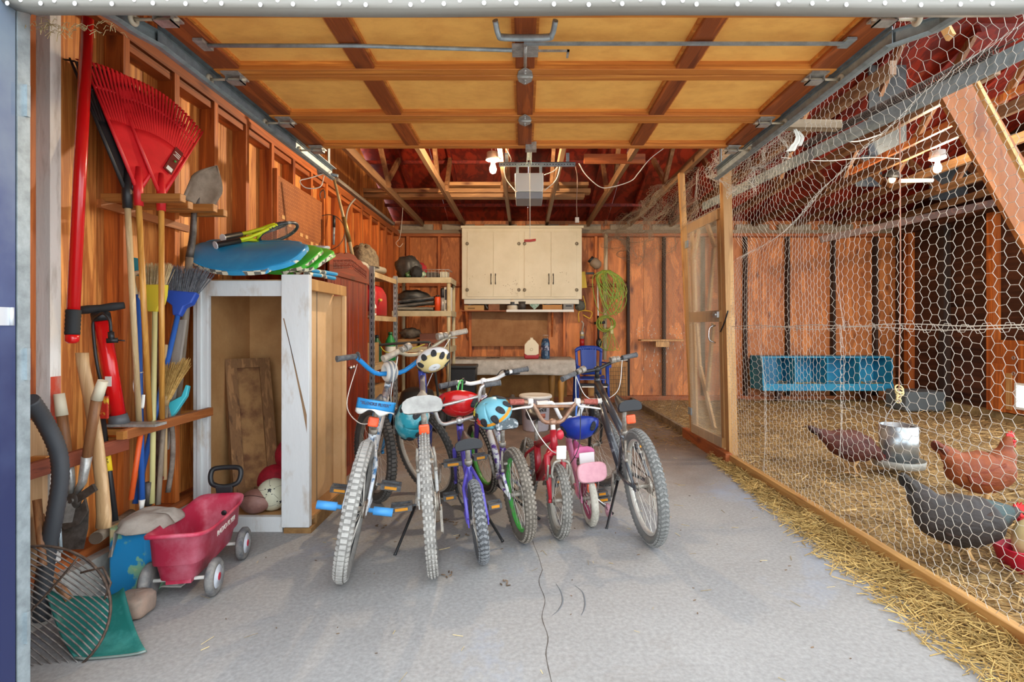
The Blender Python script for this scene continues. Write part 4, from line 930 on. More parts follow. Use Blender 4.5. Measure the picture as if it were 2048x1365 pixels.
# teal scoop shovel on the floor
t = thing('scoop_shovel', 'big dusty teal plastic scoop shovel lying behind the wire fork', 'shovel', (-1.55, 1.95, 0))
def sc(u, v):    # u across, v from edge to back
    p0, p1 = PZ(150, 1322, .006), PZ(293, 1308, .006); b0, b1 = PZ(88, 1190, .16), P(246, 1196, 2.02)
    e = p0.lerp(p1, u); k = b0.lerp(b1, u); x = (u - .5) * 2
    p = e.lerp(k, v); p.z += -.035 * math.sin(PI * v) + .03 * x ** 4 * (.3 + v) + (-.0 if v else 0); p.z = max(p.z, .005); return p
MB().grid(sc, 16, 10, .004).build('scoop', mat('teal_scoop', '12625b', .45, 0, '4d9a92', 6, (.5, .8)), t)
MB().tube([sc(.3, .95), P(100, 1150, 2.0), P(80, 1030, 2.03)], .014, 8).build('handle', w_handled, t)
p0, p1 = sc(0, .0), sc(1, 0); MB().tube([sc(k / 8, 0.005) for k in range(9)], .0045, 6).build('edge_strip', mat('edge_grey', '7d8a83', .5, .4), t)
# stone by the curb
g = MB(); q = PZ(246, 1248, 0)
def stone(u, v):
    th, ph = 2 * PI * u, PI * (v - .5); n_ = 1 + .12 * noise.noise((3 * math.cos(th), 3 * math.sin(th), 3 * math.sin(ph)))
    f = lambda c: math.copysign(abs(c) ** .45, c)
    return V((q.x + .062 * n_ * f(math.cos(th)) * abs(math.cos(ph)) ** .6, q.y + .06 + .06 * n_ * f(math.sin(th)) * abs(math.cos(ph)) ** .6,   .045 + .045 * f(math.sin(ph)) * n_))
g.grid(stone, 24, 14); tag(g.build('stone', mat('stone_brown', '7d7064', .9, 0, '9a8170', 14, bump=.4)), 'rough grey brown stone on the floor by the blue bin', 'stone')
# blue tin bin with map picture and cloth
t = thing('storage_bin', 'bright blue bin printed with a faded map, grey cloth over it', 'bin', (-1.68, 2.38, 0))
def map_mat():
    m, nt, b = _new('map_print'); N = nt.nodes; L = nt.links; b.inputs['Roughness'].default_value = .45
    tc = N.new('ShaderNodeTexCoord'); nz = N.new('ShaderNodeTexNoise'); nz.inputs['Scale'].default_value = 7; nz.inputs['Detail'].default_value = 7; L.new(tc.outputs['Object'], nz.inputs['Vector'])
    rp = N.new('ShaderNodeValToRGB'); cr = rp.color_ramp; cr.elements[0].position = .0; cr.elements[0].color = hexc('1b86c0'); cr.elements[1].position = 1; cr.elements[1].color = hexc('d9a37f')
    for p, c in ((.53, '1f8cc6'), (.55, '7fb79e'), (.60, '8dbb8e'), (.63, 'd8c79a'), (.68, 'e0cf9c')): e = cr.elements.new(p); e.color = hexc(c)
    L.new(nz.outputs[0], rp.inputs[0]); L.new(rp.outputs[0], b.inputs['Base Color']); return m
x0, x1, y0, y1 = -1.785, -1.60, 2.24, 2.46
g = MB(); poly = [(x0, y0 + .02), (x0 + .02, y0), (x1 - .02, y0), (x1, y0 + .02), (x1 - .01, y1), (x0 - .02, y1)]
g.loft([[V((x, y, z)) for x, y in poly] for z in (0, .29)], True, False); g.build('body', map_mat(), t)
g = MB()
cx, cy = (x0 + x1) / 2 + .01, (y0 + y1) / 2
def cl_(u, v):
    th = 2 * PI * u; rr = .02 + .98 * v; f = lambda c: math.copysign(abs(c) ** .7, c)
    hx, hy = (x1 - x0) / 2 + .026, (y1 - y0) / 2 + .026
    x = cx + hx * min(rr, 1) * f(math.cos(th)); y = cy + hy * min(rr, 1) * f(math.sin(th))
    z = .318 - .016 * rr ** 2 + .012 * noise.noise((x * 14, y * 14, 0)) - (.0 if v < .72 else (v - .72) / .28 * (.03 + .03 * noise.noise((th * 1.2, 2, 5)) + (.10 if math.cos(th) < -.3 and math.sin(th) < .5 else 0)))
    return V((x, y, z))
g.grid(cl_, 48, 16, .004); g.build('cloth_cover', mat('grey_cloth', 'b6ada2', .95, 0, '978d82', 8, bump=.3, bscale=30), t)
tag(MB().grid(lambda u, v: (PZ(350, 1168, 0).x + (u - .5) * .11, 2.35 + (v - .5) * .08, .006 + .02 * abs(noise.noise((u * 5, v * 5, 2))) * math.sin(PI * u) * math.sin(PI * v) * 2), 14, 10, .002).build('crumpled_rag', mat('rag_white', 'c7c3bb', .95)), 'crumpled whitish rag on the floor under the red wagon', 'rag')
# ------------------------------------------------------------ RED WAGON
wg = thing('toy_wagon', 'small dusty red plastic toy wagon with black handle', 'wagon', (-1.485, 2.40, 0), rot=(0, 0, R(10)))
m_wag = mat('wagon_red', 'b82a48', .5, 0, 'dc8a9a', 5, (.46, .8), detail=8); m_wagi = m_wag
m_whl = mat('wagon_tire', '54565a', .8, 0, '8a8680', 20)
W2, L2 = .108, .27
def rr_(hx, hy, z, ex=.32, n=36):
    return [V((hx * math.copysign(abs(math.cos(2 * PI * k / n)) ** ex, math.cos(2 * PI * k / n)), hy * math.copysign(abs(math.sin(2 * PI * k / n)) ** ex, math.sin(2 * PI * k / n)), z)) for k in range(n)]
def zz(p, ): p = V(p); p.z += .028 * (p.y / L2) ** 2 * 1.0; return p
def up_(rg): return [V((p.x, p.y, p.z + .022 * abs(p.y / L2) ** 3)) for p in rg]
g = MB(); g.loft([rr_(W2 * .62, L2 * .80, .095), rr_(W2 * .68, L2 * .84, .10), rr_(W2 * .80, L2 * .88, .165), rr_(W2 * .92, L2 * .92, .17), up_(rr_(W2 * .98, L2 * .95, .265)), up_(rr_(W2 * 1.1, L2 * 1.02, .268)), up_(rr_(W2 * 1.12, L2 * 1.03, .28)), up_(rr_(W2 * 1.08, L2 * 1.0, .286)), up_(rr_(W2 * .93, L2 * .91, .27)), rr_(W2 * .78, L2 * .85, .165), rr_(W2 * .66, L2 * .81, .115)], True, True)
tub = g.build('tub', m_wag, wg)
txt('printed_name', 'RADIO FLYER', .036, T(W2 * .955, .035, .225) @ RY(7) @ RZ(90) @ RX(90), m_white, tub, .0012)
MB().ball((0.02, L2 * .885, .215), (.016, .006, .016), nu=14, nv=6).build('hole_plug', m_black, tub)
for (x, y) in ((-1, -.165), (1, -.165), (-1, .19), (1, .19)):
    fr = frame((x * (W2 + .018), y, .077), (x, 0, 0)); g = MB().lathe([(.02, -.016), (.066, -.017), (.077, -.008), (.077, .008), (.066, .017), (.05, .016), (.048, .012)], fr, 28); wo = g.build('wheel', m_whl, wg)
    MB().lathe([(.0495, .0105), (.047, .014), (.018, .0165), (.017, .02)], fr, 24).build('hub_disc', mat('hub_white', 'c9ced6', .4), wo); MB().lathe([(.0175, .017), (.016, .021), (.006, .0225)], fr, 16).build('hub_cap', mat('hub_red', 'b0223a', .4), wo)
for y in (-.165, .19): MB().tube([(-W2 - .03, y, .077), (W2 + .03, y, .077)], .008, 8).build('axle', m_white, wg)
MB().box((-W2 * .45, -.2, .072), (W2 * .45, .22, .098)).build('under_frame', m_wag, wg)
g = MB(); hx = .045; pth = smooth_path([(-.033, L2 + .03, .335), (-.062, L2 + .035, .35), (-.072, L2 + .045, .385), (-.064, L2 + .055, .415), (-.03, L2 + .06, .422), (.03, L2 + .06, .422), (.064, L2 + .055, .415), (.072, L2 + .045, .385), (.062, L2 + .035, .35), (.033, L2 + .03, .335)], 4)
g.tube(pth + [V((0, L2 + .03, .331))], .0125, 10, True); g.loft([[V((sx * .04 * k, L2 + .028 + sy * .012, z)) for sx, sy in ((-1, -1), (1, -1), (1, 1), (-1, 1))] for z, k in ((.335, 1), (.28, .82), (.12, .72))], True, False)
g.build('pull_handle', m_black, wg, bevel=.004)
tag(MB().grid(lambda u, v: V((-1.49 + (u - .5) * .12 - .06 * (v - .5), 2.36 + (v - .5) * .22, .133 + .05 * abs(noise.noise((u * 4, v * 4, 8))))), 14, 12, .002).build('crumpled_bag', mat('bag_blue', '8f9bd0', .5, 0, 'b79ab5', 9)), 'crumpled bluish bag lying inside the red wagon', 'bag')
# ------------------------------------------------------------ BICYCLES
def tire_m(col, col2): return mat('tire_' + col, col, .9, 0, col2, 14, (.35, .68))
def paint(col, col2=None, sc=30, amt=(.5, .62)): return mat('paint_' + col + (col2 or ''), col, .32, 0, col2, sc, amt, coat=.3) if col2 else mat('paint_' + col, col, .32, coat=.3)
m_spoke = mat('spoke_steel', 'd4d0c6', .35, .5)
m_dusty = mat('dusty_steel', 'b5aea2', .6, .45, '857d72', 40)
m_grip = mat('grip_rubber', '4a4b4d', .8, 0, '6e6f70', 40)
m_seatblk = mat('saddle_black', '26272a', .4)
m_orange = mat('reflector_orange', 'e2491d', .25, 0, 'f0653a', 30)
m_amber = mat('reflector_amber', 'e89a25', .3)
def wheel(c, r, tr, par, tread, tm, rimm, nsp, nk, Mx=None, disc=None, km=None):
    """tyre with tread blocks, rim, hub and spokes in the YZ plane round c"""
    def pt(th, rho, x): return V((c[0] + x, c[1] + rho * math.cos(th), c[2] + rho * math.sin(th)))
    g0 = MB(); fr = frame(c, (1, 0, 0)); g0.torus(r - tr - .003, tr, fr, 56, 12)
    if Mx is not None: g0.xf(Mx)
    wo = g0.build('wheel', tm, par); g = MB()
    def block(th, x, wx, wt, hh, skew=0, rr=None):
        rr = rr if rr is not None else r - .004
        ex = V((1, 0, 0)); et = V((0, -math.sin(th), math.cos(th))); er = V((0, math.cos(th), math.sin(th)))
        a = math.asin(max(-.95, min(.95, x / tr))); er2 = (er * math.cos(a) + ex * math.sin(a)); ex2 = (ex * math.cos(a) - er * math.sin(a))
        ex3 = ex2 * math.cos(skew) + et * math.sin(skew); et3 = et * math.cos(skew) - ex2 * math.sin(skew)
        o = pt(th, r - tr - .003, 0) + er2 * tr
        vs = [o + ex3 * (wx * i) + et3 * (wt * j) + er2 * k for k in (-.003, hh) for j in (-1, 1) for i in (-1, 1)]
        g.add(vs, [(0, 2, 3, 1), (4, 5, 7, 6), (0, 1, 5, 4), (2, 6, 7, 3), (0, 4, 6, 2), (1, 3, 7, 5)])
    for i in range(nk):
        th = 2 * PI * i / nk; st = PI * r / nk
        if tread == 'bar':
            block(th, 0, tr * .42, st * .62, .004); block(th + PI / nk, tr * .72, tr * .22, st * .5, .004); block(th + PI / nk, -tr * .72, tr * .22, st * .5, .004)
        elif tread == 'chev':
            block(th, tr * .33, tr * .36, st * .4, .003, .6); block(th, -tr * .33, tr * .36, st * .4, .003, -.6); block(th + PI / nk, tr * .85, tr * .16, st * .5, .003); block(th + PI / nk, -tr * .85, tr * .16, st * .5, .003)
        elif tread == 'knob':
            for x in (-.8, -.28, .28, .8): block(th + (PI / nk if abs(x) < .5 else 0), tr * x, tr * .17, st * .5, .005)
        else:
            block(th, tr * .3, tr * .2, st * .45, .0015, .4); block(th, -tr * .3, tr * .2, st * .45, .0015, -.4)
    if Mx is not None: g.xf(Mx)
    g.build('tread_blocks', km or tm, wo)
    rr = r - 2 * tr - .001
    g = MB(); rings = []
    for i in range(48):
        th = 2 * PI * i / 48; rings.append([pt(th, rr + a, x) for a, x in ((.008, -.013), (.008, .013), (-.008, .012), (-.014, .005), (-.014, -.005), (-.008, -.012))])
    g.loft(rings, False, False, True)
    if Mx is not None: g.xf(Mx)
    g.build('rim', rimm, wo)
    hw = .032 if r > .25 else .026
    g = MB().tube([pt(0, 0, -hw - .012) , pt(0, 0, hw + .012)], .012, 10); g.tube([pt(0, 0, -hw), pt(0, 0, -hw + .004)], .024, 12); g.tube([pt(0, 0, hw - .004), pt(0, 0, hw)], .024, 12)
    if Mx is not None: g.xf(Mx)
    g.build('hub', m_dusty, wo)
    g = MB()
    for i in range(nsp):
        th = 2 * PI * i / nsp; s = 1 if i % 2 else -1; off = (.42 if (i // 2) % 2 else -.42)
        g.tube([pt(th + off, .022, s * hw), pt(th, rr - .008, s * .003)], .0012, 4, caps=False)
    if Mx is not None: g.xf(Mx)
    g.build('spokes', m_spoke, wo)
    if disc:
        g = MB(); 
        for i in range(8):
            t0 = 2 * PI * i / 8; g.loft([[pt(t0 + .1, rr - .01, a) for a in (-.008, .008)] + [pt(t0 + .68, rr - .01, a) for a in (.008, -.008)], [pt(t0 + .12, rr * .62, a) for a in (-.008, .008)] + [pt(t0 + .66, rr * .62, a) for a in (.008, -.008)]], True, False)
        if Mx is not None: g.xf(Mx)
        g.build('spoke_guard', disc, wo)
    return wo
def saddle(p, L, W, m, name, par, th=.05, m2=None, horn=.5):
    """p = rear top centre"""
    g = MB(); rings = []
    for i in range(13):
        t = i / 12; wd = W * (1 - .84 * (t ** .75)) * (1 if t > .1 else .82 + 1.8 * t); wd = max(wd, .036 * (1 if t < .97 else .7)); hh = th * (1 - .35 * t); z = -.012 * math.sin(PI * t) + .006 * t + (.012 if t < .12 else 0)
        ring = []
        for k in range(14):
            a = 2 * PI * k / 14; cx = math.copysign(abs(math.cos(a)) ** .7, math.cos(a)); sz = math.copysign(abs(math.sin(a)) ** .6, math.sin(a))
            groove = -.012 * math.exp(-(cx / .22) ** 2) * (1 if sz > .3 else 0) * (1 - t)
            ring.append(V(p) + V((wd / 2 * cx, L * t, z + hh * .5 * (sz - 1) * (1.0 if sz > 0 else 1.0) - .014 * cx * cx + groove)))
        rings.append(ring)
    g.loft(rings)
    return g.build(name, m, par)
def bike(name, label, loc, yaw, lean, c):
    b = thing(name, label, 'bicycle', loc, 'bicycles parked on the concrete', rot=(0, R(lean), R(yaw)))
    r, tr, wb = c['r'], c['tr'], c['wb']; fm = c['frame']; fk = c.get('fork', fm); k = r / .31
    rax = V((0, 0, r)); fax = V((0, wb, r))
    wheel(rax, r, tr, b, c['tread'], c['tire'], c['rim'], c.get('nsp', 28), c.get('nk', 64), None, c.get('disc'), c.get('km'))
    e = V((0, -math.sin(R(19)), math.cos(R(19)))); H0 = fax - V((0, .035 * k, 0))
    St = Matrix.Translation(H0) @ Matrix.Rotation(R(c.get('steer', 0)), 4, e) @ Matrix.Translation(-H0)
    wheel(fax, r, tr, b, c['tread'], c.get('tiref', c['tire']), c.get('rimf', c['rim']), c.get('nsp', 28), c.get('nk', 64), St, c.get('disc'), c.get('kmf', c.get('km')))
    def ax(z): return H0 + e * ((z - r) / e.z)
    zc = 2 * r + .03 + tr * .6; zht = c.get('zht', zc + .12); zst = c['zst']
    # fork
    g = MB()
    cr = ax(zc)
    for s in (-1, 1):
        xo = s * (tr + .022)
        g.tube([cr + V((s * .012, 0, 0)), cr + V((xo, .004, -.02)), V((xo, (cr.y + fax.y) / 2 - .004, (cr.z + r) / 2)), V((xo, fax.y, r))], [.014 * c.get('ft', 1), .014 * c.get('ft', 1), .0125 * c.get('ft', 1), .009], 8)
        g.tube([V((xo - s * .004, fax.y, r)), V((xo + s * .012, fax.y, r))], .012, 8)
    g.ball(cr, (.03, .022, .02), nu=10, nv=6)
    g.xf(St).build('fork', fk, b)
    MB().tube([ax(zht), ax(zst)], .0145, 10).xf(St).build('stem', c.get('stem_m', m_dusty), b)
    # frame
    bbz = r - .03 * k if r > .25 else r + .01; BB = V((0, .40 * wb, bbz)); stt = V((0, .27 * wb if r > .25 else .3 * wb, c['zseat_t']))
    hb, ht = ax(zc + .025), ax(zht); ft = c.get('tube', .017)
    g = MB(); g.tube([hb - e * .012, ht + e * .012], .021, 12)
    if c.get('step'):
        g.tube(smooth_path([ax(zht - .03), BB.lerp(ht, .45) + V((0, -.02, -.02)), BB.lerp(stt, .42)], 6), ft, 10)
    else: g.tube([ht - e * .02, stt - V((0, 0, .02))], ft, 10)
    g.tube([hb + e * .015, BB], ft * 1.15, 10); g.tube([BB, stt], ft, 10); g.tube([BB - V((.035, 0, 0)), BB + V((.035, 0, 0))], .021, 10)
    for s in (-1, 1):
        xo = s * (tr + .022)
        g.tube([stt - V((0, 0, .035)) + V((s * .012, 0, 0)), V((xo * .95, stt.y * .55, (stt.z - .035) * .62 + r * .38 if False else (stt.z - .035 + r) / 2 + .03)), V((xo, 0, r))], [.0095, .0095, .008], 8)
        g.tube([BB + V((s * .02, 0, 0)), V((xo, .45 * BB.y, (BB.z + r) / 2)), V((xo, 0, r))], [.012, .0105, .009], 8); g.cbox((xo, 0, r), (.006, .035, .04))
    fo = g.build('frame', fm, b)
    if c.get('bridge'):   # brake bridge with V-brake arms
        g = MB()
        for s in (-1, 1):
            xo = s * (tr + .022); p = V((xo, stt.y * .48, (stt.z + r) / 2 + .06)); g.tube([p + V((0, -.02, -.07)), p + V((0, -.03, .0)), p + V((-s * .006, -.03, .05))], .007, 6); g.ball(p + V((0, -.025, -.06)), .011, nu=8, nv=6); g.cbox(p + V((-s * .018, -.02, -.02)), (.02, .04, .012))
        g.build('brake_arms', m_dusty, b)
        g = MB()
        for s in (-1, 1):
            xo = s * (tr + .03); p = H0 + e * ((2 * r - .05 - r) / e.z); g.tube([p + V((xo, .03, -.05)), p + V((xo, .04, .04))], .007, 6); g.cbox(p + V((xo - s * .015, .03, -.02)), (.02, .04, .012))
        g.xf(St).build('brake_arms', m_dusty, b)
    # seat post and saddle
    zs = c['zs']; spy = stt.y - (zs - stt.z) * .28
    MB().tube([stt - V((0, 0, .02)), V((0, spy, zs - .035))], .0135, 10).build('seat_post', c.get('post_m', m_dusty), b)
    MB().tube([stt - V((0, 0, .012)), stt + V((0, -.004, .012))], .021, 10).build('seat_clamp', m_dusty, b)
    sl, sw = c.get('sl', .26), c.get('sw', .16)
    sd = saddle((0, spy - sl * .45, zs + .0), sl, sw, c['saddle'], 'saddle', b, c.get('sth', .06))
    g = MB()
    for s in (-1, 1):
        g.tube(smooth_path([(s * .035, spy - sl * .34, zs - .04), (s * .022, spy - .02, zs - .05), (s * .02, spy + .05, zs - .048), (s * .01, spy + sl * .42, zs - .03)], 4), .0035, 6)
        if c.get('coil'):
            pts = [(s * .05 + .016 * math.cos(t * .7), spy - sl * .3 + .016 * math.sin(t * .7), zs - .085 + .0016 * t) for t in range(0, 28)]; g.tube(pts, .003, 5)
    g.cbox((0, spy, zs - .045), (.05, .03, .02)); g.build('saddle_rails', m_dusty, sd)
    if c.get('saddle_trim'): c['saddle_trim'](sd, (0, spy - sl * .45, zs), sl, sw)
    # crank, pedals, chain
    al = .165 * k * .97; ph = R(c.get('crank', 60)); g = MB(); cd = V((0, math.cos(ph), math.sin(ph)))
    xr = .055 * max(k, .8)
    g.tube([BB + V((xr, 0, 0)), BB + V((xr + .012, 0, 0)) + cd * al], .009, 8); g.tube([BB - V((xr, 0, 0)), BB - V((xr + .012, 0, 0)) - cd * al], .009, 8)
    g.tube([BB + V((xr - .012, 0, 0)), BB + V((xr - .008, 0, 0))], .075 * k, 24); g.tube([BB - V((xr, 0, 0)), BB + V((xr, 0, 0))], .012, 8)
    g.build('crank', c.get('crank_m', m_dusty), b)
    for s in (1, -1):
        q = BB + V((s * (xr + .012), 0, 0)) + cd * al * s; g = MB(); pw = .1 * max(k, .7); g.tube([q, q + V((s * pw, 0, 0))], .006, 6)
        for dy in (-.036, .036): g.cbox(q + V((s * (.02 + pw / 2), dy * max(k, .8), 0)), (pw, .012, .028))
        g.cbox(q + V((s * (.024), 0, 0)), (.01, .07 * k, .024)); g.cbox(q + V((s * (.016 + pw), 0, 0)), (.01, .07 * k, .024)); g.cbox(q + V((s * (.02 + pw / 2), 0, 0)), (pw, .02, .02))
        po = g.build('pedal', c.get('pedal_m', m_grip), b)
        MB().cbox(q + V((s * (.02 + pw / 2), -.044 * max(k, .8), 0)), (pw * .6, .004, .014)).build('pedal_reflector', m_amber, po)
    g = MB(); pts = []; R1, R2 = .07 * k, .034 * k; xc_ = xr - .01
    for i in range(13): a = -PI / 2 + PI * i / 12; pts.append(V((xc_, BB.y + R1 * math.cos(a), BB.z + R1 * math.sin(a))))
    for i in range(9): a = PI / 2 + PI * i / 8; pts.append(V((xc_, R2 * math.cos(a), r + R2 * math.sin(a))))
    g.tube(pts, .005, 5, True).build('chain', c.get('chain_m', m_rust), b)
    g = MB().tube([V((xc_ - .012, 0, r)), V((xc_ + .006, 0, r))], R2 + .003, 18)
    if c.get('gears'): g.tube([V((xc_ - .02, 0, r)), V((xc_ - .012, 0, r))], R2 * 1.35, 18); g.cbox((xc_ + .006, .005, r - .08), (.012, .03, .12)); g.tube([(xc_ + .006, .02, r - .14), (xc_ + .012, .02, r - .14)], .02, 10)
    g.build('sprocket', m_dusty, b)
    # bars
    clamp = ax(zst); bp = [clamp + V(p) for p in c['bar']]
    if len(bp) > 3: bp = smooth_path(bp, c.get('bsm', 4))
    g = MB().tube(bp, c.get('barr', .0115), 10)
    if c.get('crossbar'): a_, b2_ = c['crossbar']; g.tube([clamp + V(a_), clamp + V(b2_)], .009, 8)
    g.ball(clamp, (.026, .022, .022), nu=10, nv=6)
    hbo = g.xf(St).build('handlebar', c['bar_m'], b)
    for (p_end, p_in) in ((bp[0], bp[1]), (bp[-1], bp[-2])):
        d = (p_in - p_end).normalized(); gl = c.get('gl', .115); g = MB()
        n = 9; g.tube([p_end - d * .008 + d * gl * i / n for i in range(n + 1)], [.0165 + (.0012 if i % 2 else 0) for i in range(n + 1)], 10); g.tube([p_end - d * .01, p_end - d * .002], .019, 10)
        if c.get('flange'): g.tube([p_end + d * gl, p_end + d * (gl + .006)], .026, 12)
        g.xf(St).build('grip', c['grip_m'], b)
        if c.get('levers'):
            q = p_end + d * (gl + .03); g = MB(); g.tube([q - d * .014, q + d * .014], .019, 10); fw = V((0, .05, -.025)); g.tube(smooth_path([q, q + fw * .8, q + fw - d * .06, q + fw * 1.25 - d * .12], 3), [.009, .009, .009, .008, .008, .008, .007, .007, .007, .006], 6, flat=.7)
            if c.get('shifter'): g.tube([q + d * .02, q + d * .055], .023, 12)
            g.xf(St).build('brake_lever', c.get('lever_m', m_dusty), b)
    if c.get('cables'):
        for (i, q0, mid, q1) in c['cables']:
            p0 = St @ (bp[0 if i == 0 else -1].lerp(clamp, .35)); p1 = (St @ (ax(zc) + V((0, .03, 0)))) if q1 is None else V(q1)
            MB().tube(smooth_path([p0, p0.lerp(p1, .35) + V(mid), p0.lerp(p1, .75) + V(mid) * .7, p1], 6), .0026, 6).build('brake_cable', q0, b)
    if c.get('pegs'):
        for s in (-1, 1):
            MB().tube([V((s * (tr + .03), 0, r)), V((s * (tr + .05), 0, r)), V((s * (tr + .052), 0, r)), V((s * (tr + .14), 0, r))], [.01, .01, .0195, .0195], 14).build('axle_peg', c['pegs'], b)
    if c.get('refl'):
        z = c['refl']; yy = c.get('refly', spy - .02); MB().cbox((0, yy - .03, z), (.052, .02, .05)).build('reflector', m_orange, b, bevel=.008)
    if c.get('stand'):
        s = c['stand']; a = V((s * .05, BB.y - .08 * k, BB.z - .03)); t_ = V(c.get('stand_to', (s * .17, BB.y - .2 * k, .012)))
        MB().tube([a, a.lerp(t_, .96), t_ + V((0, -.006, 0))], [.008, .007, .009], 8).build('kickstand', m_black, b)
    return b, St, clamp, bp, sd
# -- blue handled BMX cruiser
def blk_trim(sd, p, sl, sw):
    # blue rear flap with the printed name
    g = MB(); W = .175
    def f(u, v):
        x = (u - .5) * W; return V((x, p[1] - .012 - .02 * math.cos(x / W * PI) * 1.0 + .03 * (x / W) ** 2 * 4, p[2] + .008 - v * (.042 + .018 * abs(x) / W) - .10 * x * x / W))
    g.grid(f, 16, 4, .008); fl_ = g.build('saddle_cover', mat('cover_blue', '2e8fce', .35), sd)
    g = MB(); g.grid(lambda u, v: f(u, 1 + v * (.34 + .25 * math.sin(u * 12))) + V((0, -.001, 0)), 24, 2, .008); g.build('white_edge', m_white, sd)
    txt('printed_name', '"BLOCKS FLYER"', .0195, T(0, p[1] - .0435, p[2] - .010) @ RX(84), mat('print_navy', '12204a', .5), sd, .0012, bold=.0006)
bikes = {}
bikes['blk'] = bike('bmx_bicycle', 'silver bicycle with bright blue BMX handlebar, blue saddle flap and blue axle pegs', (-.835, 2.42, 0), 10.5, 10, dict(
    r=.315, tr=.031, wb=1.08, tread='bar', nk=74, tire=tire_m('8f8c86', '74716c'), km=tire_m('b3b0a9', '8f8c87'), tiref=tire_m('4f4c49', '3b3936'), kmf=tire_m('77736e', '55524e'), rim=mat('rim_black', '2b2c2e', .45, .3), rimf=mat('rim_grey', '8a8781', .5, .4), nsp=32,
    frame=paint('c9cdd0', '3d6f9a', 26, (.52, .6)), fork=paint('2f8fd0'), ft=1.15, zst=.875, zht=.80, zseat_t=.62, zs=.80, saddle=mat('saddle_blue', '3e4a55', .5), saddle_trim=blk_trim, sl=.25, sw=.17, steer=29, crank=155,
    bar=[(-.34, -.06, .11), (-.27, -.05, .115), (-.225, -.04, .11), (-.1, 0, .01), (0, 0, 0), (.1, 0, .01), (.225, -.04, .11), (.27, -.05, .115), (.34, -.06, .11)], bsm=3, barr=.0145, bar_m=mat('bar_blue', '2590dc', .35), grip_m=m_grip, flange=1, gl=.12,
    pegs=mat('peg_blue', '4a9bdc', .5), refl=.69, refly=.2, tube=.021, cables=[(0, m_white, (-.06, -.05, -.12), (0.0, .3, .66))]))
b, St, cl, bp, _ = bikes['blk']
g = MB().torus(.046, .02, frame(cl + V((0, -.0, .01)), (1, 0, 0)), 20, 8, 1.9).xf(St); pd_ = g.build('bar_pad', mat('pad_white', 'd9d7cf', .6), b)
MB().torus(.0665, .004, frame(cl + V((.012, 0, .01)), (1, 0, 0)), 20, 6, 1.5).torus(.0665, .004, frame(cl + V((-.014, 0, .01)), (1, 0, 0)), 20, 6, 1.5).xf(St).build('pad_stripe', mat('stripe_grey', '8d949b', .6), pd_)
# -- blue and silver hybrid with the wide grey saddle
bikes['hyb'] = bike('hybrid_bicycle', 'dusty silver and blue bicycle with wide grey sprung saddle, white helmet on its bar', (-.425, 2.47, 0), 10.5, -4, dict(
    r=.325, tr=.022, wb=1.06, tread='knob', nk=70, tire=tire_m('98948d', '6b6863'), km=tire_m('b5b1a9', '7d7a75'), tiref=tire_m('4f4d4a', '393734'), kmf=tire_m('6a6864', '45433f'), rim=mat('rim_dusty', 'bdb7ab', .6, .3), nsp=32, frame=paint('a9a8a2', '6b6d72', 40, (.5, .7)), fork=paint('3046a0'), ft=1.2,
    zst=.99, zht=.87, zseat_t=.58, zs=.81, saddle=mat('saddle_grey', 'b5b3ad', .5, 0, '8f8d88', 10), sl=.27, sw=.24, sth=.085, coil=1, steer=36, crank=20, stem_m=m_chrome,
    bar=[(-.30, -.10, .055), (-.2, -.08, .06), (-.1, -.02, .02), (0, 0, 0), (.1, -.02, .02), (.2, -.08, .06), (.30, -.10, .055)], bar_m=mat('bar_dusty', 'b3a890', .5, .4), grip_m=mat('grip_tan', '8f857a', .8, 0, 'b3a692', 30), levers=1, shifter=1, bridge=1, gears=1, refl=.645, refly=.17, stand=-1, stand_to=(-.19, .22, .012),
    cables=[(0, m_white, (-.1, -.04, -.16), None), (1, m_white, (.02, -.06, .06), None), (1, m_black, (.03, -.05, -.12), (0, .55, .62))]))
_b, _S, _c, _p, _s = bikes['hyb']
_hd = V((0, 1.06 - .035 * .325 / .31, .325)); _e = V((0, -math.sin(R(19)), math.cos(R(19))))
MB().tube([_hd + _e * ((z - .325) / _e.z) for z in (.74, .885)], .0235, 14).build('head_tube', paint('2c3f9c', '7f86b5', 40, (.6, .7)), _b, label='blue head tube')
# -- purple kid's bike
bikes['pur'] = bike('kids_bicycle', 'small purple bicycle with black saddle and silver U-shaped handlebar', (-.205, 2.58, 0), 12, -6, dict(
    r=.2, tr=.026, wb=.72, tread='chev', nk=44, tire=tire_m('434446', '5a5b5c'), km=tire_m('686a6c', '8b8d8e'), rim=mat('rim_tan', 'a39c90', .6, .3), nsp=20, frame=paint('5a4fb4', 'c4bfe6', 22, (.62, .72)), zst=.60, zht=.56, zseat_t=.44, zs=.585, saddle=m_seatblk, sl=.24, sw=.17, sth=.055, steer=14, crank=185, tube=.016,
    bar=[(-.27, -.05, .17), (-.16, -.03, .165), (-.12, -.01, .02), (-.04, 0, 0), (.04, 0, 0), (.12, -.01, .02), (.16, -.03, .165), (.27, -.05, .17)], crossbar=((-.15, -.02, .115), (.15, -.02, .115)), bar_m=mat('bar_silver', 'd5d4d0', .3, .6), grip_m=m_grip, gl=.1, stem_m=m_black, stand=1, stand_to=(.13, .16, .01), post_m=m_dusty))
b = bikes['pur'][0]
MB().torus(.19, .012, frame((0, 0, .2), (1, 0, 0)), 30, 8, 1.0) 
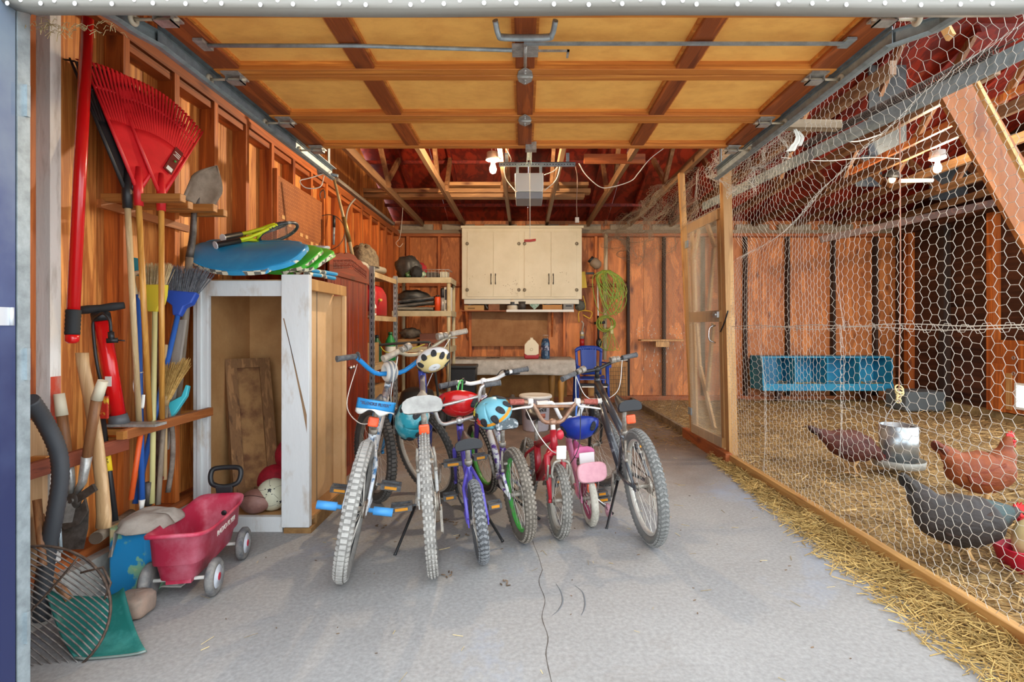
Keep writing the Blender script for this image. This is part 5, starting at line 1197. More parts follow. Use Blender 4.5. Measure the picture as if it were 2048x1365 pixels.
# -- green rimmed bike
bikes['grn'] = bike('mountain_bicycle', 'white and purple bicycle with lime green rims and a helmet over its saddle', (-.012, 2.84, 0), 17, -5, dict(
    r=.25, tr=.028, wb=.86, tread='knob', nk=60, tire=tire_m('736b60', '585148'), km=tire_m('9a9184', '6f675c'), tiref=tire_m('45423e', '302e2b'), rim=mat('rim_green', '4fae4e', .45, 0, '8a8f74', 12, (.55, .7)), nsp=28, frame=paint('d8d9d6', '5b3a8c', 14, (.5, .56)), fork=paint('4b2f86'), ft=1.2,
    zst=.80, zht=.70, zseat_t=.47, zs=.635, saddle=mat('saddle_camo', '4f5a5f', .45, 0, 'b9bcbc', 34, (.5, .6)), sl=.23, sw=.16, steer=10, crank=250, gears=1, levers=1, bridge=1,
    bar=[(-.30, -.05, .03), (-.17, -.04, .03), (-.09, 0, .0), (0, 0, 0), (.09, 0, .0), (.17, -.04, .03), (.30, -.05, .03)], barr=.013, bar_m=mat('bar_white', 'e9e9e6', .35), grip_m=m_grip, lever_m=m_black, stand=-1, stand_to=(.17, .2, .01), cables=[(1, m_black, (.0, -.02, .12), None), (0, m_white, (-.04, -.03, -.1), None)]))
# -- red bike facing the door
bikes['red'] = bike('kids_bicycle', 'small red bicycle facing out with rust coloured handlebar and silver front wheel', (.02, 3.56, 0), 193.5, -2, dict(
    r=.198, tr=.024, wb=.70, tread='knob', nk=46, tire=tire_m('7a7770', '605d57'), km=tire_m('9c9890', '76726b'), rim=mat('rim_pale', 'b5b0a4', .5, .3), nsp=20, frame=paint('a81e2c', 'd8d0cc', 9, (.7, .74)), fork=paint('b3202f'), ft=1.35, zst=.60, zht=.545, zseat_t=.42, zs=.60, saddle=m_seatblk, sl=.2, sw=.12, sth=.05, steer=-2, crank=40, tube=.022, stem_m=m_white,
    bar=[(-.25, .02, .12), (-.17, .02, .12), (-.12, .02, .1), (-.06, 0, .01), (0, 0, 0), (.06, 0, .01), (.12, .02, .1), (.17, .02, .12), (.25, .02, .12)], bsm=3, crossbar=((-.125, .02, .095), (.125, .02, .095)), barr=.012, bar_m=mat('bar_rust', 'b39a86', .5, .5, '9a6a4e', 18), grip_m=mat('grip_red', 'b5675a', .8, 0, '8a4035', 60), gl=.08, levers=1, lever_m=mat('lever_white', 'e2e0da', .4), bridge=1,
    cables=[(1, m_white, (.02, .12, -.03), None), (0, m_black, (-.03, .1, -.06), (.03, .52, .25))]))
b, St, cl, bp, _ = bikes['red']
MB().cbox((0, .735, .47), (.055, .012, .075)).xf(St).build('number_plate', m_white, b, bevel=.006); MB().ball((0, .70, .56), (.022, .02, .028)).xf(St).build('bell', mat('bell_red', 'c02a3a', .3), b)
for z, dy in ((.405, .66),):
    g = MB()
    for s in (-1, 1): g.tube(smooth_path([(s * .004, .745, .43), (s * .04, .74, .415), (s * .05, .735, .36), (s * .04, .735, .33)], 4), .007, 6)
    g.xf(St).build('brake_caliper', m_dusty, b)
# -- pink toddler bike
bikes['pnk'] = bike('toddler_bicycle', 'tiny pink bicycle with pink saddle, rear plate and low red reflector', (.385, 3.05, 0), 9, -4, dict(
    r=.158, tr=.022, wb=.50, tread='slick', nk=40, tire=tire_m('c4beb0', 'a29c8e'), rim=mat('rim_pink', 'a8526a', .5), disc=mat('guard_pink', 'a34a66', .5), nsp=14, frame=paint('d98aa8'), zst=.56, zht=.44, zseat_t=.33, zs=.445, saddle=mat('saddle_pink', 'd873a0', .45, 0, 'c65c8b', 10), sl=.22, sw=.15, sth=.06, steer=-6, crank=200, step=1, chain_m=mat('guard_white', 'ded9d8', .5),
    bar=[(-.2, -.02, .11), (-.14, -.01, .11), (-.1, 0, .1), (-.05, 0, .0), (0, 0, 0), (.05, 0, .0), (.1, 0, .1), (.14, -.01, .11), (.2, -.02, .11)], bsm=3, crossbar=((-.105, 0, .1), (.105, 0, .1)), barr=.013, bar_m=mat('bar_white', 'e9e9e6', .35), grip_m=m_white, gl=.07, stem_m=m_white, refl=.245, refly=-.06, stand=1))
b = bikes['pnk'][0]
g = MB(); g.loft([[V((.085 * math.copysign(abs(math.cos(a)) ** .55, math.cos(a)) * s2, y_, .335 + .058 * math.copysign(abs(math.sin(a)) ** .6, math.sin(a)) * s2 - .3 * (y_ + .1))) for a in [2 * PI * i / 20 for i in range(20)]] for y_, s2 in ((-.125, .9), (-.12, 1.0), (-.095, 1.0), (-.09, .9))]); g.build('rear_plate', mat('plate_pink', 'dba3ac', .55, 0, 'c88d98', 12), b)
g = MB()
for s in (-1, 1): g.tube([(s * .05, 0, .158), (s * .06, -.05, .30)], .004, 6)
g.build('plate_stay', m_chrome, b)
g = bx((-.045, -.03, .34), (.045, -.02, .43)); g.build('seat_bracket', mat('guard_white', 'ded9d8', .5), b, bevel=.004)
for s in (1,):
    g = MB(); g.torus(.03, .012, frame((s * .12, .02, .065), (1, 0, 0)), 16, 8); g.build('training_wheel', mat('wheel_pink', 'd5a3ae', .6), b); MB().tube([(s * .04, 0, .158), (s * .1, .01, .1), (s * .12, .02, .065)], .006, 6).build('training_arm', m_chrome, b)
# -- dark mountain bike
bikes['mtb'] = bike('mountain_bicycle', 'dark grey mountain bicycle with black saddle nearest the chicken wire fence', (.665, 2.8, 0), 6.5, -5.5, dict(
    r=.305, tr=.028, wb=1.0, tread='chev', nk=72, tire=tire_m('5f5f5c', '6e6e6b'), km=tire_m('8a8a86', '6b6b68'), rim=mat('rim_silver', 'c9c5ba', .4, .4), nsp=32, frame=paint('3a3d42', '8e9296', 12, (.58, .66)), fork=m_black, ft=1.3, zst=.87, zht=.80, zseat_t=.54, zs=.745, saddle=m_seatblk, sl=.26, sw=.16, steer=24, crank=100, tube=.022, gears=1, levers=1, shifter=1, bridge=1, lever_m=m_dusty, stem_m=m_black,
    bar=[(-.31, -.05, .02), (-.2, -.03, .025), (-.1, 0, .01), (0, 0, 0), (.1, 0, .01), (.2, -.03, .025), (.31, -.05, .02)], bar_m=m_black, grip_m=m_grip, stand=-1, stand_to=(-.17, .22, .012), refl=.645, refly=.14, cables=[(0, m_white, (-.06, -.05, -.12), None), (0, m_white, (-.03, -.06, -.06), (0, .62, .68)), (1, m_white, (.02, -.05, -.1), None)]))
# ------------------------------------------------------------ HELMETS
def helmet(label, c, M3, cols, sz=(.105, .14, .11), strapm=None, vents=5, band=None, extra=None):
    """M3: 4x4 rotation, local z = crown, local y = front"""
    t = thing('bicycle_helmet', label, 'helmet', c, 'bicycle helmets hung on the bikes')
    M = T(*c) @ M3; a, b, h = sz[0] * .93, sz[1] * .93, sz[2] * .93
    def el(th, ph, k=1.0): return V((a * k * math.cos(ph) * math.cos(th), b * k * math.cos(ph) * math.sin(th), h * k * math.sin(ph)))
    g = MB(); g.grid(lambda u, v: M @ el(2 * PI * u, R(-14 + 10 * math.sin(2 * PI * u) ** 2) + v * (PI / 2 - .02 - R(-14 + 10 * math.sin(2 * PI * u) ** 2))), 30, 10, .02)
    sh = g.build('shell', cols[0], t)
    MB().grid(lambda u, v: M @ el(2 * PI * u, R(-8) + v * 1.6, .80), 24, 8).build('liner', mat('foam_dark', '3a3b3d', .9), t)
    if band:
        MB().grid(lambda u, v: M @ el(2 * PI * u, R(band[0]) + v * R(band[1] - band[0]), 1.012), 40, 4).build('colour_band', cols[1], t)
    for k in range(vents):
        for rr in (0, 1):
            th0 = PI / 2 + (k - (vents - 1) / 2) * .62 + (PI if rr else 0); ph0 = R(38 if k % 2 else 26)
            g = MB(); g.grid(lambda u, v: M @ el(th0 + .17 * v * math.cos(2 * PI * u) / math.cos(ph0), ph0 + .27 * v * math.sin(2 * PI * u) + .05 * v * math.cos(4 * PI * u), 1.016), 18, 3, .004)
            g.build('vent', mat('vent_dark', '2c2d30', .8), sh)
    sm = strapm or m_black
    g = MB(); g.tube(smooth_path([M @ V((-a * .92, .0, -.01)), M @ V((-a * .6, .01, -.09)), M @ V((0, .02, -.125)), M @ V((a * .6, .01, -.09)), M @ V((a * .92, 0, -.01))], 5), .006, 6, flat=.35)
    g.build('strap', sm, t)
    return t
def rotm(z, y): 
    z = V(z).normalized(); y = V(y); y = (y - z * y.dot(z)).normalized(); x = y.cross(z)
    return Matrix(((x.x, y.x, z.x, 0), (x.y, y.y, z.y, 0), (x.z, y.z, z.z, 0), (0, 0, 0, 1)))
helmet('white and cream helmet hanging from the handlebar of the dusty silver bicycle', P(866, 718, 3.22), rotm((.25, -.75, -.62), (.86, .1, .5)), (mat('shell_white', 'dddedd', .35), mat('shell_cream', 'd8c387', .4)), (.082, .115, .09), None, 5, (24, 70))
helmet('marbled teal helmet hanging under the wide grey saddle', P(824, 838, 2.95), rotm((-.3, -.85, -.3), (.4, 0, .9)), (mat('shell_teal', '2f9fb0', .35, 0, '9fd0d2', 12, (.45, .65)),), (.1, .14, .105), m_white, 5)
helmet('glossy red helmet hanging upside down behind the silver U-shaped handlebar', P(918, 800, 3.2), rotm((.05, -.45, -.9), (1, 0, .05)), (mat('shell_red', 'c41518', .22, coat=.6),), (.11, .14, .115), mat('strap_green', '5fc46a', .6), 3)
helmet('light blue flowered helmet with orange band over the camouflage saddle', P(988, 828, 3.0), rotm((-.45, -.6, .65), (.9, -.2, .2)), (mat('shell_sky', '6fb4c6', .4, 0, '7cc0cf', 9),  mat('band_orange', 'e89a2c', .45)), (.1, .125, .11), mat('strap_orange', 'e39436', .6), 5, (6, 17))
hb = helmet('dark blue helmet with pale blue flames hanging behind the red bicycle bars', P(1158, 846, 3.32), rotm((.1, -.35, -.93), (.9, -.3, 0)), (mat('shell_navy', '1f3fa8', .3, 0, '1a3590', 8),), (.105, .135, .115), mat('strap_blue', '4b7ed0', .6), 3)
Mh = T(*P(1158, 846, 3.32)) @ rotm((.1, -.35, -.93), (.9, -.3, 0))
for k in range(3):
    g = MB(); pts = []
    def el2(th, ph): return Mh @ V((.1075 * math.cos(ph) * math.cos(th), .1375 * math.cos(ph) * math.sin(th), .1175 * math.sin(ph)))
    g.grid(lambda u, v: el2(R(-60 + 50 * u - 4 * k), R(12 + 11 * k + 8 * math.sin(u * 4) + (v - .5) * 7 * (1 - .8 * u))), 12, 2, .002); g.build('flame_stripe', mat('flame_sky', '7fb8ea', .4), hb)
for sx in (0,):
    MB().ball(el2(R(-112), R(18)), (.016, .012, .016)).build('painted_disc', m_white, hb)
# cloth flowers on the sky helmet
hs = [o for o in SC.objects if o.get('label', '').startswith('light blue flowered')][0]
Ms = T(*P(988, 828, 3.0)) @ rotm((-.45, -.6, .65), (.9, -.2, .2))
for k, (th, ph, cl_) in enumerate(((-2.6, 35, 'd2392f'), (-2.2, 20, 'e8e4da'), (-1.9, 55, '3f8f4a'), (-1.2, 48, 'd9c23c'), (-.6, 30, 'd2392f'), (-2.9, 55, 'e8e4da'))):
    p = Ms @ V((.101 * math.cos(R(ph)) * math.cos(th), .126 * math.cos(R(ph)) * math.sin(th), .111 * math.sin(R(ph)))); n_ = (p - Ms.to_translation()).normalized()
    MB().prism([((.012 + .005 * math.cos(5 * a)) * 1.3 * math.cos(a), (.012 + .005 * math.cos(5 * a)) * 1.3 * math.sin(a)) for a in [2 * PI * i / 20 for i in range(20)]], .002, frame(p, n_)).build('painted_flower', mat('flower_' + cl_, cl_, .5), hs)
# ------------------------------------------------------------ OLD CABINET CARCASS
m_chip = mat('chipped_white_paint', 'd3d5d4', .6, 0, 'a8937a', 7, (.54, .74), (1, 1, .35), bump=.25, bscale=24, detail=9)
m_tan = mat('tan_board', 'cda06a', .75, 0, 'ac7c49', 3.5, (.35, .75), bump=.1, bscale=60, detail=9)
m_tan2 = mat('tan_hardboard', 'd9b485', .75, 0, 'bd925f', 3, (.35, .8), detail=8)
m_greyin = mat('grey_board_inside', '8d7f70', .8, 0, '6c5c4c', 5, (.3, .7))
X0, X1, Y0, Y1, ZC = -1.86, -1.20, 2.95, 3.55, 1.425
cb = thing('open_cabinet', 'old open cabinet carcass with chipped white front frame and tan board inside', 'cabinet', ((X0 + X1) / 2, 3.25, 0))
bx((X0, Y0, 0.0), (X0 + .085, Y0 + .03, ZC)).build('front_post', m_chip, cb, bevel=.003)
bx((X0 + .03, Y0 - .012, 0.02), (X0 + .05, Y0, ZC)).build('moulding', m_chip, cb)
bx((X1 - .155, Y0 - .02, 0.03), (X1, Y0 + .02, ZC + .02)).build('front_post', m_chip, cb, bevel=.003)
g = MB(); g.add([(X1 - .145, Y0 - .0206, 1.2), (X1 - .138, Y0 - .0206, 1.2), (X1 - .04, Y0 - .0206, .72), (X1 - .012, Y0 - .0206, .56), (X1 - .012, Y0 - .0206, .66), (X1 - .045, Y0 - .0206, .80)], [(0, 1, 2, 5), (2, 3, 4, 5)]); g.build('bare_split', mat('bare_wood', '9c7d5c', .8, 0, '6d5238', 20, (.3, .7), (1, 1, .2)), cb)
bx((X0 + .085, Y0, ZC - .10), (X1 - .155, Y0 + .025, ZC - .012)).build('top_rail', m_chip, cb, bevel=.002)
bx((X0 + .085, Y0 - .005, 0.0), (X1 - .155, Y0 + .03, .085)).build('bottom_rail', m_chip, cb, bevel=.002)
bx((X0, Y0 + .03, ZC - .02), (X1 - .03, Y1, ZC - .004)).build('top_panel', m_tan, cb)
bx((X0, Y0 + .03, .06), (X1 - .0, Y1, .078)).build('floor_panel', m_tan, cb)
bx((X0, Y0 + .03, .078), (X0 + .012, Y1, ZC - .02)).build('side_panel', m_tan, cb)
bx((X0 + .012, Y1 - .012, .078), (X1 - .26, Y1, ZC - .02)).build('back_panel', m_tan, cb)
bx((X1 - .258, Y1 - .014, .078), (X1 - .1, Y1, ZC - .02)).build('back_panel', m_greyin, cb)
# open side: recessed hardboard between rails
bx((X1 - .10, Y0 + .02, .078), (X1 - .085, Y1, ZC - .03)).build('side_panel', m_tan2, cb)
bx((X1 - .085, Y0 + .30, .078), (X1 - .082, Y0 + .306, ZC - .04)).build('panel_seam', m_greyin, cb)
bx((X1 - .025, Y0 + .02, ZC - .065), (X1, Y1, ZC)).build('side_rail', w_pale, cb, bevel=.002)
bx((X1 - .10, Y0 + .02, ZC - .03), (X1 - .025, Y1, ZC - .012)).build('side_soffit', m_tan, cb)
bx((X1 - .02, Y1 - .03, .05), (X1, Y1, ZC - .065)).build('rear_post', m_tan2, cb)
bx((X1 - .10, Y1 - .012, .078), (X1 - .02, Y1, ZC - .065)).build('back_panel', m_tan2, cb)
g = bx((X1 - .14, Y0 - .024, 0), (X1 + .012, Y0 + .06, .028)); g.box((X1 - .02, Y0 + .06, 0), (X1 + .012, Y1, .075)); bs = g.build('base_board', mat('base_tan', 'a8824f', .8, 0, '7c5930', 8), cb)
bx((X1 - .10, Y0 + .02, .0), (X1 - .02, Y1, .074)).build('plinth', m_tan2, cb)
txt('stencil_print', 'K RK', .05, T(X1 + .0122, Y0 + .33, .036) @ RZ(90) @ RX(90), m_black, bs, .0003)
for (a, b_, w_, h_) in ((.14, 1.22, .05, .055), (.17, .84, .05, .04)): MB().box((X1 - .0851, Y0 + a, b_), (X1 - .0838, Y0 + a + w_, b_ + h_)).build('stain', mat('stain_brown', '8d6238', .8, 0, 'a67a4c', 60), cb)
# leaning frame
lf = thing('wooden_shutter', 'weathered brown framed wood panel leaning inside the open cabinet', 'panel', (-1.62, 3.2, .08))
A, B, Cc = P(468, 992, 3.12), P(448, 720, 3.26), P(535, 712, 3.45)
A.z = .085; up = (B - A); rt = (Cc - B); up_n = up.normalized(); rt = (rt - up_n * rt.dot(up_n)); W_ = rt.length; rt.normalize(); nn = up_n.cross(rt); Hh = up.length
def lp(a, b_, c=0): return A + rt * a + up_n * b_ + nn * c
w_old = wood('old_frame_wood', '9d7146', '5f3f22', 'z', 26, .05, isl=.2, knots=False, rough=.8)
for a in (.03, W_ - .03): MB().beam(lp(a, 0), lp(a, Hh), .065, .05, nn).build('stile', w_old, lf)
MB().beam(lp(.06, Hh - .03), lp(W_ - .06, Hh - .03), .06, .045, nn).build('rail', w_old, lf)
MB().beam(lp(.06, .05), lp(W_ - .06, .05), .08, .045, nn).build('rail', w_old, lf)
MB().grid(lambda u, v: lp(.06 + (W_ - .12) * u, .08 + (Hh - .13) * v, -.01), 1, 1, .006, False).build('panel', mat('stained_panel', 'a07647', .8, 0, '5d3319', 4, (.42, .62)), lf)
# balls
def sph(px, py, d, r, m, name, label, cat='ball', z=None):
    p = P(px, py, d)
    if z is not None: p.z = z
    return tag(MB().ball(p, r, nu=28, nv=16).build(name, m), label, cat), p
m_redplush = mat('red_rubber_ball', 'b3152c', .7, 0, '8f0f22', 40)
o, pr1 = sph(549, 938, 3.30, .105, m_redplush, 'play_ball', 'big red play ball low in the open cabinet behind the soccer ball', z=.078 + .105)
o, pr2 = sph(592, 915, 3.38, .125, m_redplush, 'play_ball', 'big red play ball behind the white cabinet post, topmost of two', z=.33)
sb_ = thing('soccer_ball', 'cream soccer ball with black patches at the cabinet front', 'ball', P(546, 980, 3.08))
p = P(546, 980, 3.08); p.z = .078 + .092 + .0; rb_ = .092
g = MB().ball(p, rb_, nu=32, nv=18); g.build('cover', mat('ball_cream', 'd9d8bf', .5, 0, 'c5c3a8', 6), sb_)
ph_ = (1 + 5 ** .5) / 2
ico = [V(v).normalized() for v in [(0, s1, s2 * ph_) for s1 in (1, -1) for s2 in (1, -1)] + [(s1, s2 * ph_, 0) for s1 in (1, -1) for s2 in (1, -1)] + [(s2 * ph_, 0, s1) for s1 in (1, -1) for s2 in (1, -1)]]
Rr = Matrix.Rotation(.5, 3, 'X') @ Matrix.Rotation(.35, 3, 'Z')
for v in ico:
    v = Rr @ v; fr = frame((0, 0, 0), v); g = MB(); ring = []; ring2 = []
    for k in range(5):
        a = 2 * PI * k / 5; q = (fr.to_3x3() @ V((math.sin(.33) * math.cos(a), math.sin(.33) * math.sin(a), math.cos(.33)))); ring.append(p + q * (rb_ * 1.004))
    b0 = len(g.v); g.v += [tuple(p + v * rb_ * 1.012)] + [tuple(x) for x in ring]; 
    for k in range(5): g.f.append((0, 1 + k, 1 + (k + 1) % 5)); g.s.append(False)
    g.build('patch', mat('patch_black', '25272b', .5), sb_)
g = MB()
for i in range(12):
    for j in range(i + 1, 12):
        if (ico[i] - ico[j]).length < 1.1:
            a, b_ = Rr @ ico[i], Rr @ ico[j]; q0, q1 = a.lerp(b_, .33).normalized(), a.lerp(b_, .67).normalized(); g.tube([p + q0 * rb_ * 1.002, p + (q0 + q1).normalized() * rb_ * 1.002, p + q1 * rb_ * 1.002], .0012, 4)
g.build('seams', mat('seam_grey', '8c8a78', .7), sb_)
fb = thing('football', 'dusty brown leather football lying on the cabinet floor', 'ball', P(511, 1005, 3.02))
p = P(511, 1005, 3.02); p.z = .078 + .07; rings = []
for i in range(21):
    t = -1 + 2 * i / 20; rr = .07 * max(.02, (1 - abs(t) ** 1.9)) ** .85; rings.append([p + V((.105 * t, .0, 0)) + V((0, rr * math.cos(2 * PI * k / 20), rr * math.sin(2 * PI * k / 20))) for k in range(20)])
MB().loft(rings).build('cover', mat('leather_brown', '7a5148', .6, 0, '9a7266', 12), fb)
MB().tube([p + V((.105 * t, -.05 * (1 - abs(t) ** 1.9) ** .85 - .002, .05 * (1 - abs(t) ** 1.9) ** .85)) for t in [-.9 + .18 * i for i in range(11)]], .0018, 4).build('seam', mat('seam_dark', '4a2f2a', .7), fb)
# ------------------------------------------------------------ BODY BOARDS AND RACKETS on the cabinet
ZB = ZC + .02
def boogie(name, label, c, yaw, L, W, tilt, m, edgem, th=.03, curl=.06, roll=0):
    t = thing(name, label, 'bodyboard', c, 'bodyboards piled on the open cabinet')
    M = T(*c) @ RZ(yaw) @ RX(tilt) @ RY(roll)
    def out(th_):
        x, y = math.cos(th_), math.sin(th_); hx = L / 2 * math.copysign(abs(x) ** .75, x); hy = W / 2 * math.copysign(abs(y) ** .6, y) * (1 - .18 * (x > 0) * x - .1 * (x < -.5)); return hx, hy
    n = 56
    def ring(k, z): return [M @ V((out(2 * PI * i / n)[0] * k, out(2 * PI * i / n)[1] * k, z + curl * max(0, out(2 * PI * i / n)[0] * k / (L / 2)) ** 2.5 - .03 * (out(2 * PI * i / n)[1] * k / (W / 2)) ** 2)) for i in range(n)]
    MB().loft([ring(.02, 0), ring(.5, 0), ring(.93, .0), ring(1, .006)], True).build('bottom_skin', m, t)
    g = MB().loft([ring(1.002, .004), ring(1.008, .012), ring(1.0, th)], False); g.build('edge_band', edgem, t)
    MB().loft([ring(1, th), ring(.95, th + .003), ring(.5, th + .004), ring(.02, th + .004)], True).build('deck', m, t)
    return t, ring
def checker(name, a, b_, c):
    m, nt, bs_ = _new(name); N = nt.nodes; Lk = nt.links; tc = N.new('ShaderNodeTexCoord'); ck = N.new('ShaderNodeTexChecker'); ck.inputs['Scale'].default_value = 28
    ck.inputs[1].default_value = hexc(a); ck.inputs[2].default_value = hexc(b_); Lk.new(tc.outputs['Object'], ck.inputs[0])
    nz = N.new('ShaderNodeTexNoise'); nz.inputs['Scale'].default_value = 9; Lk.new(tc.outputs['Object'], nz.inputs[0]); rp = N.new('ShaderNodeMapRange'); rp.inputs[1].default_value = .5; rp.inputs[2].default_value = .53; Lk.new(nz.outputs[0], rp.inputs[0])
    mx = N.new('ShaderNodeMix'); mx.data_type = 'RGBA'; Lk.new(rp.outputs[0], mx.inputs[0]); Lk.new(ck.outputs[0], mx.inputs[6]); mx.inputs[7].default_value = hexc(c); Lk.new(mx.outputs[2], bs_.inputs['Base Color']); bs_.inputs['Roughness'].default_value = .7; return m
m_bd = mat('board_blue', '2089bd', .4, 0, '3fa3cf', 4, (.5, .8)); m_bg = mat('board_green', '3fb52c', .4, 0, '5cc645', 5)
ck1 = checker('checker_blue', 'e2dcc2', '6b6a62', '2f95c4'); ck2 = checker('checker_green', 'e2dcc2', '6a6358', '4fbd3c')
boogie('bodyboard', 'blue bodyboard with checked edge, lowest at the front of the pile', (-1.575, 3.02, ZB + .115), 178, .64, .40, -32, m_bd, ck1, .03, .03, 0)
boogie('bodyboard', 'blue bodyboard jutting out to the wall behind the lowest one', (-1.63, 3.14, ZB + .145), 174, .58, .42, -31, m_bd, ck1, .03, .04, 0)
boogie('bodyboard', 'green bodyboard with checked edge on top of the blue ones', (-1.47, 3.20, ZB + .14), 166, .46, .36, -34, m_bg, ck2, .025, .02, -8)
boogie('bodyboard', 'bright green bodyboard jutting toward the red wardrobe', (-1.43, 3.29, ZB + .14), 162, .46, .36, -32, m_bg, ck2, .025, .02, -8)
boogie('bodyboard', 'pale green saucer-like board at the back of the pile', (-1.55, 3.44, ZB + .17), 176, .60, .34, -22, mat('board_lime', '6cc75a', .4, 0, '9bc98a', 4), mat('lime_edge', '7fcf6c', .5), .015, .05, -4)
boogie('bodyboard', 'blue and white swim board under the racket at the wall side', (-1.56, 3.50, ZB + .23), 172, .52, .28, -16, mat('board_sky', '5c8fd0', .45, 0, 'b9c3cc', 5), mat('sky_edge', '9fa9ad', .5), .02, .03, -3)
# rolled mats at the cabinet corner
for k, (a, b_, lab) in enumerate(((P(600, 545, 3.10), P(672, 548, 3.42), 'checked blue and grey strap roll at the cabinet corner, upper'), (P(612, 560, 3.08), P(668, 560, 3.40), 'checked blue and grey strap roll at the cabinet corner, lower'))):
    a.z = ZB + .012 + (.034 if k == 0 else .006); b_.z = a.z + .004
    tag(MB().tube(smooth_path([a, a.lerp(b_, .5) + V((0, 0, .004)), b_], 6), .016, 12, flat=.8).build('board_leash', ck1), lab, 'strap')
# tennis rackets
def racket(label, butt, tip, col, name=None, tilt=0):
    t = thing('tennis_racket', label, 'racket', butt, 'tennis rackets on the bodyboards')
    butt, tip = V(butt), V(tip); d = (tip - butt); L = d.length; d.normalize(); s = V((0, 0, 1)).cross(d).normalized(); n_ = d.cross(s)
    s, n_ = (s * math.cos(tilt) + n_ * math.sin(tilt)), (n_ * math.cos(tilt) - s * math.sin(tilt))
    k = L / .68
    q = lambda a, b_, c=0: butt + d * (a * k) + s * (b_ * k) + n_ * c
    MB().tube([q(.005, 0), q(.01, 0), q(.19, 0)], [.02, .0185, .016], 8).build('grip', m_black, t)
    MB().tube([q(-.001, 0), q(.006, 0)], [.0225, .0235], 8).build('butt_cap', mat('cap_white', 'd9dadb', .4), t)
    g = MB()
    for i in (-1, 1): g.tube([q(.18, i * .005), q(.26, i * .012), q(.34, i * .05), q(.40, i * .09)], [.011, .011, .01, .01], 8)
    g.tube([q(.35, -.055), q(.345, 0), q(.35, .055)], .009, 8)
    thr = g.build('throat', col, t)
    rg = [q(.52 + .165 * math.cos(a), .128 * math.sin(a)) for a in [2 * PI * i / 40 for i in range(40)]]
    MB().tube(rg, .0105, 8, True).build('head_frame', mat('racket_grey', '3b3d40', .4, 0, '8d8f8d', 20, (.55, .65)), t)
    half = [q(.52 + .165 * math.cos(a), .1285 * math.sin(a), .0015) for a in [PI * .62 + PI * .76 * i / 20 for i in range(21)]]; MB().tube(half, .0112, 8).build('frame_paint', col, t)
    g = MB()
    for i in range(-7, 8):
        y = .016 * i; w_ = .165 * math.sqrt(max(0, 1 - (y / .128) ** 2)); g.tube([q(.52 - w_, y), q(.52 + w_, y)], .0007, 3, caps=False)
    for i in range(-9, 10):
        x = .0165 * i; w_ = .128 * math.sqrt(max(0, 1 - (x / .165) ** 2)); g.tube([q(.52 + x, -w_, .001), q(.52 + x, w_, .001)], .0007, 3, caps=False)
    g.build('strings', mat('string_grey', 'a9a79d', .5), t)
    if name: txt('printed_name', name, .03, frame(q(.285, -.0, .0125), n_, d) , m_black, t, .0006, bold=.0006)
    return t
m_yel = mat('racket_yellow', 'd6df20', .35)
racket('yellow and black tennis racket lettered on its throat, on top of the boards', P(430, 491, 3.0), P(592, 458, 3.42), m_yel, 'HEAD', -.5)
racket('yellow tennis racket with white octagonal butt cap, under the lettered one', P(445, 476, 3.1), P(566, 452, 3.56), m_yel, None, -.3)
# ------------------------------------------------------------ RED WARDROBE
w_ward = wood('wardrobe_wood', '96300f', '541504', 'z', 18, .05, isl=.3, rough=.3, knot='3a0d04')
w_wardy = wood('wardrobe_wood_long', '8c2e11', '541504', 'y', 18, .05, isl=.2, rough=.3, knot='3a0d04')
WX, WY0, WY1, WZ = -1.345, 3.60, 4.52, 1.62
wd = thing('wardrobe', 'red stained wooden wardrobe with carved crest beside the open cabinet', 'wardrobe', (-1.6, 4.06, 0))
bx((-1.87, WY0, .0), (WX - .02, WY1, WZ)).build('carcass', w_ward, wd, bevel=.004)
bx((WX - .02, WY0, 0), (WX, WY0 + .06, WZ)).build('corner_post', w_ward, wd, bevel=.003)
bx((WX - .02, WY1 - .06, 0), (WX, WY1, WZ)).build('corner_post', w_ward, wd, bevel=.003)
poly = []
for i in range(41):
    t = i / 40; y = WY0 + (WY1 - WY0) * t; poly.append((y, WZ + .02 + .075 * (1 - abs(2 * t - 1)) ** .8 + .012 * abs(math.sin(t * PI * 6))))
poly = [(WY1, WZ - .10)] + list(reversed(poly)) + [(WY0, WZ - .10)]
g = MB().prism(list(reversed(poly)), .022, Matrix(((0, 0, 1, WX - .012), (1, 0, 0, 0), (0, 1, 0, 0), (0, 0, 0, 1)))); cr_ = g.build('crest', w_wardy, wd)
g = MB()
for i in range(26):
    y = WY0 + .08 + i * .03; zc = WZ - .03 + .05 * (1 - abs(2 * i / 25 - 1)); 
    for k in range(2): g.tube(smooth_path([(WX + .0105, y, zc - .03 + k * .035), (WX + .0105, y + .014, zc - .016 + k * .035), (WX + .0105, y + .004, zc - .004 + k * .035), (WX + .0105, y + .018, zc + .004 + k * .03)], 3), .003, 4)
g.build('carving', mat('carving_dark', '431204', .5), cr_)
for k in range(2):
    ya = WY0 + .06 + k * (WY1 - WY0 - .12) / 2; yb_ = ya + (WY1 - WY0 - .12) / 2 - .006
    do = bx((WX - .018, ya, .08), (WX - .006, yb_, WZ - .10)).build('door', w_ward, wd)
    n = 6
    for i in range(n): bx((WX - .006, ya + (yb_ - ya) * i / n + .004, .09), (WX - .001 + .002 * (i % 2), ya + (yb_ - ya) * (i + 1) / n, WZ - .11)).build('door_board', w_ward, do, bevel=.002)
    MB().ball((WX + .014, ya + (.03 if k else yb_ - ya - .03), .84), .017, nu=12, nv=8).build('knob', m_chrome, do)
